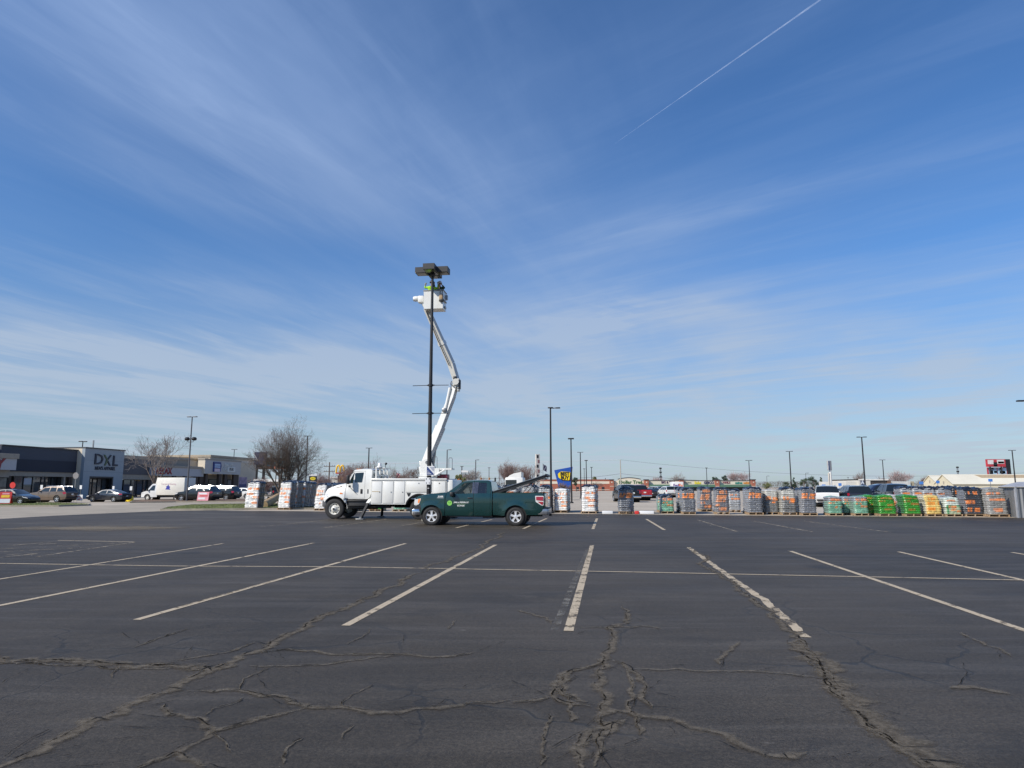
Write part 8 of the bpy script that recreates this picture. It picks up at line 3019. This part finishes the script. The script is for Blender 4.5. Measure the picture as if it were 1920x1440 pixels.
def leafy(name, label, px, ytop, Y, wpx, seed, m, kind='round', n=2600):
    """evergreen or leafing tree: trunk, limbs and a crown of many small leaf clumps with gaps"""
    r = random.Random(seed)
    c = AT(px, ytop, Y)
    h, w = c.z, wpx / ppm(Y)
    root = thing(name, label, 'tree', (c.x, Y, 0), 0, 'leafy trees')
    tk = MB()
    tk.tube([(0, 0, 0), (0, 0, h * .5), (0, 0, h * .9)], [h * .03, h * .02, h * .006], 8)
    cl = []
    for k in range(16 if kind == 'round' else 22):
        if kind == 'round':
            a, rr, z = r.uniform(0, 2 * PI), r.uniform(.1, .42) * w, h * r.uniform(.42, .92)
            rr *= math.sin(min(1, (1 - z / h) * 2.2 + .15) * PI / 2)
            q = Vector((rr * math.cos(a), rr * math.sin(a), z))
            cl.append((q, r.uniform(.10, .20) * w))
        else:
            z = h * r.uniform(.12, .97)
            a, rr = r.uniform(0, 2 * PI), .42 * w * (1 - z / h) * r.uniform(.4, 1)
            q = Vector((rr * math.cos(a), rr * math.sin(a), z))
            cl.append((q, w * (.07 + .14 * (1 - z / h))))
        tk.tube([(0, 0, q.z * .7), tuple(q)], [h * .008, h * .003], 5)
    tk.build('trunk', M_BARK, root, smooth=60)
    mb = MB()
    ls = max(.05, .016 * h)
    for k in range(n):
        q, cr = r.choice(cl)
        d = Vector((r.gauss(0, 1), r.gauss(0, 1), r.gauss(0, .8)))
        d = d.normalized() * cr * r.random() ** .45
        p_ = q + d
        a = Vector((r.gauss(0, 1), r.gauss(0, 1), r.gauss(0, 1))).normalized()
        b = a.orthogonal().normalized()
        s1, s2 = ls * r.uniform(.7, 1.6), ls * r.uniform(.5, 1.1)
        mb.add([p_ - a * s1, p_ + b * s2, p_ + a * s1, p_ - b * s2], [(0, 1, 2, 3)])
    mb.build('crown', m, root)


M_EVG = mat('dark_evergreen', (.030, .055, .028), .8, var=.45, vs=1.2)
M_EVG2 = mat('mid_evergreen', (.050, .075, .030), .8, var=.45, vs=1.0)
M_BUDS = mat('budding_green', (.16, .17, .06), .85, var=.4, vs=1.0)
for (px, yt, Y, w, s, m, kd, lb) in ((1340, 891, 380, 16, 61, M_EVG, 'round', 'dark evergreen left of the pair behind the shopping strip'), (1358, 890.5, 385, 18, 62, M_EVG, 'round', 'dark evergreen right of the pair behind the shopping strip'),
                                 (1488, 895, 200, 20, 63, M_EVG, 'cone', 'dark conical evergreen at the left of the evergreen clump'), (1507, 896, 205, 26, 64, M_EVG2, 'round', 'olive green tree in the evergreen clump'),
                                 (1525, 892.5, 198, 26, 65, M_EVG, 'round', 'largest dark tree in the evergreen clump'), (1539, 894.5, 202, 18, 66, M_EVG2, 'cone', 'narrow evergreen at the right of the clump'),
                                 (1472, 904, 190, 20, 67, M_EVG2, 'round', 'low green bush left of the evergreen clump'), (1437, 905, 180, 22, 68, M_BUDS, 'round', 'yellow green bush right of the brick pier'),
                                 (1080, 893.5, 260, 17, 69, M_EVG, 'round', 'dark evergreen just right of the blue wedge sign'), (1114, 892.5, 340, 14, 70, M_BUDS, 'round', 'pale green tree behind the brick store'),
                                 (862, 886, 118, 26, 71, M_BUDS, 'round', 'budding olive tree behind the truck tail'), (1135, 896, 340, 5, 72, M_EVG, 'cone', 'tiny dark evergreen above the brick store roof')):
    leafy('leafy_tree', lb, px, yt, Y, w, s, m, kd)

# far brown treeline that closes the horizon
r = random.Random(99)
mb, mg = MB(), MB()
for k in range(34000):
    px = r.uniform(-150, 2080)
    Y = r.uniform(620, 800)
    hmax = 6.2 + 2.6 * mnoise.noise(Vector((px * .018, 1, 0))) + 1.8 * mnoise.noise(Vector((px * .07, 5, 0)))
    z = hmax * r.random() ** .8
    p_ = AT(px, 905, Y)
    p_.z = z
    a = Vector((r.gauss(0, .5), r.gauss(0, .5), 1)).normalized()
    b = Vector((1, r.gauss(0, .4), r.gauss(0, .5))).normalized()
    s1, s2 = r.uniform(.4, 1.3), r.uniform(.05, .22)
    mb.add([p_ - a * s1, p_ + b * s2, p_ + a * s1, p_ - b * s2], [(0, 1, 2, 3)])
tag(mb.build('distant_wood', mat('grey_brown_wood', (.125, .105, .095), .95, var=.35, vs=.02)), 'far brown leafless treeline along the whole horizon', 'wood', None, 'stuff')  # the wood's own grey brown, varied by noise
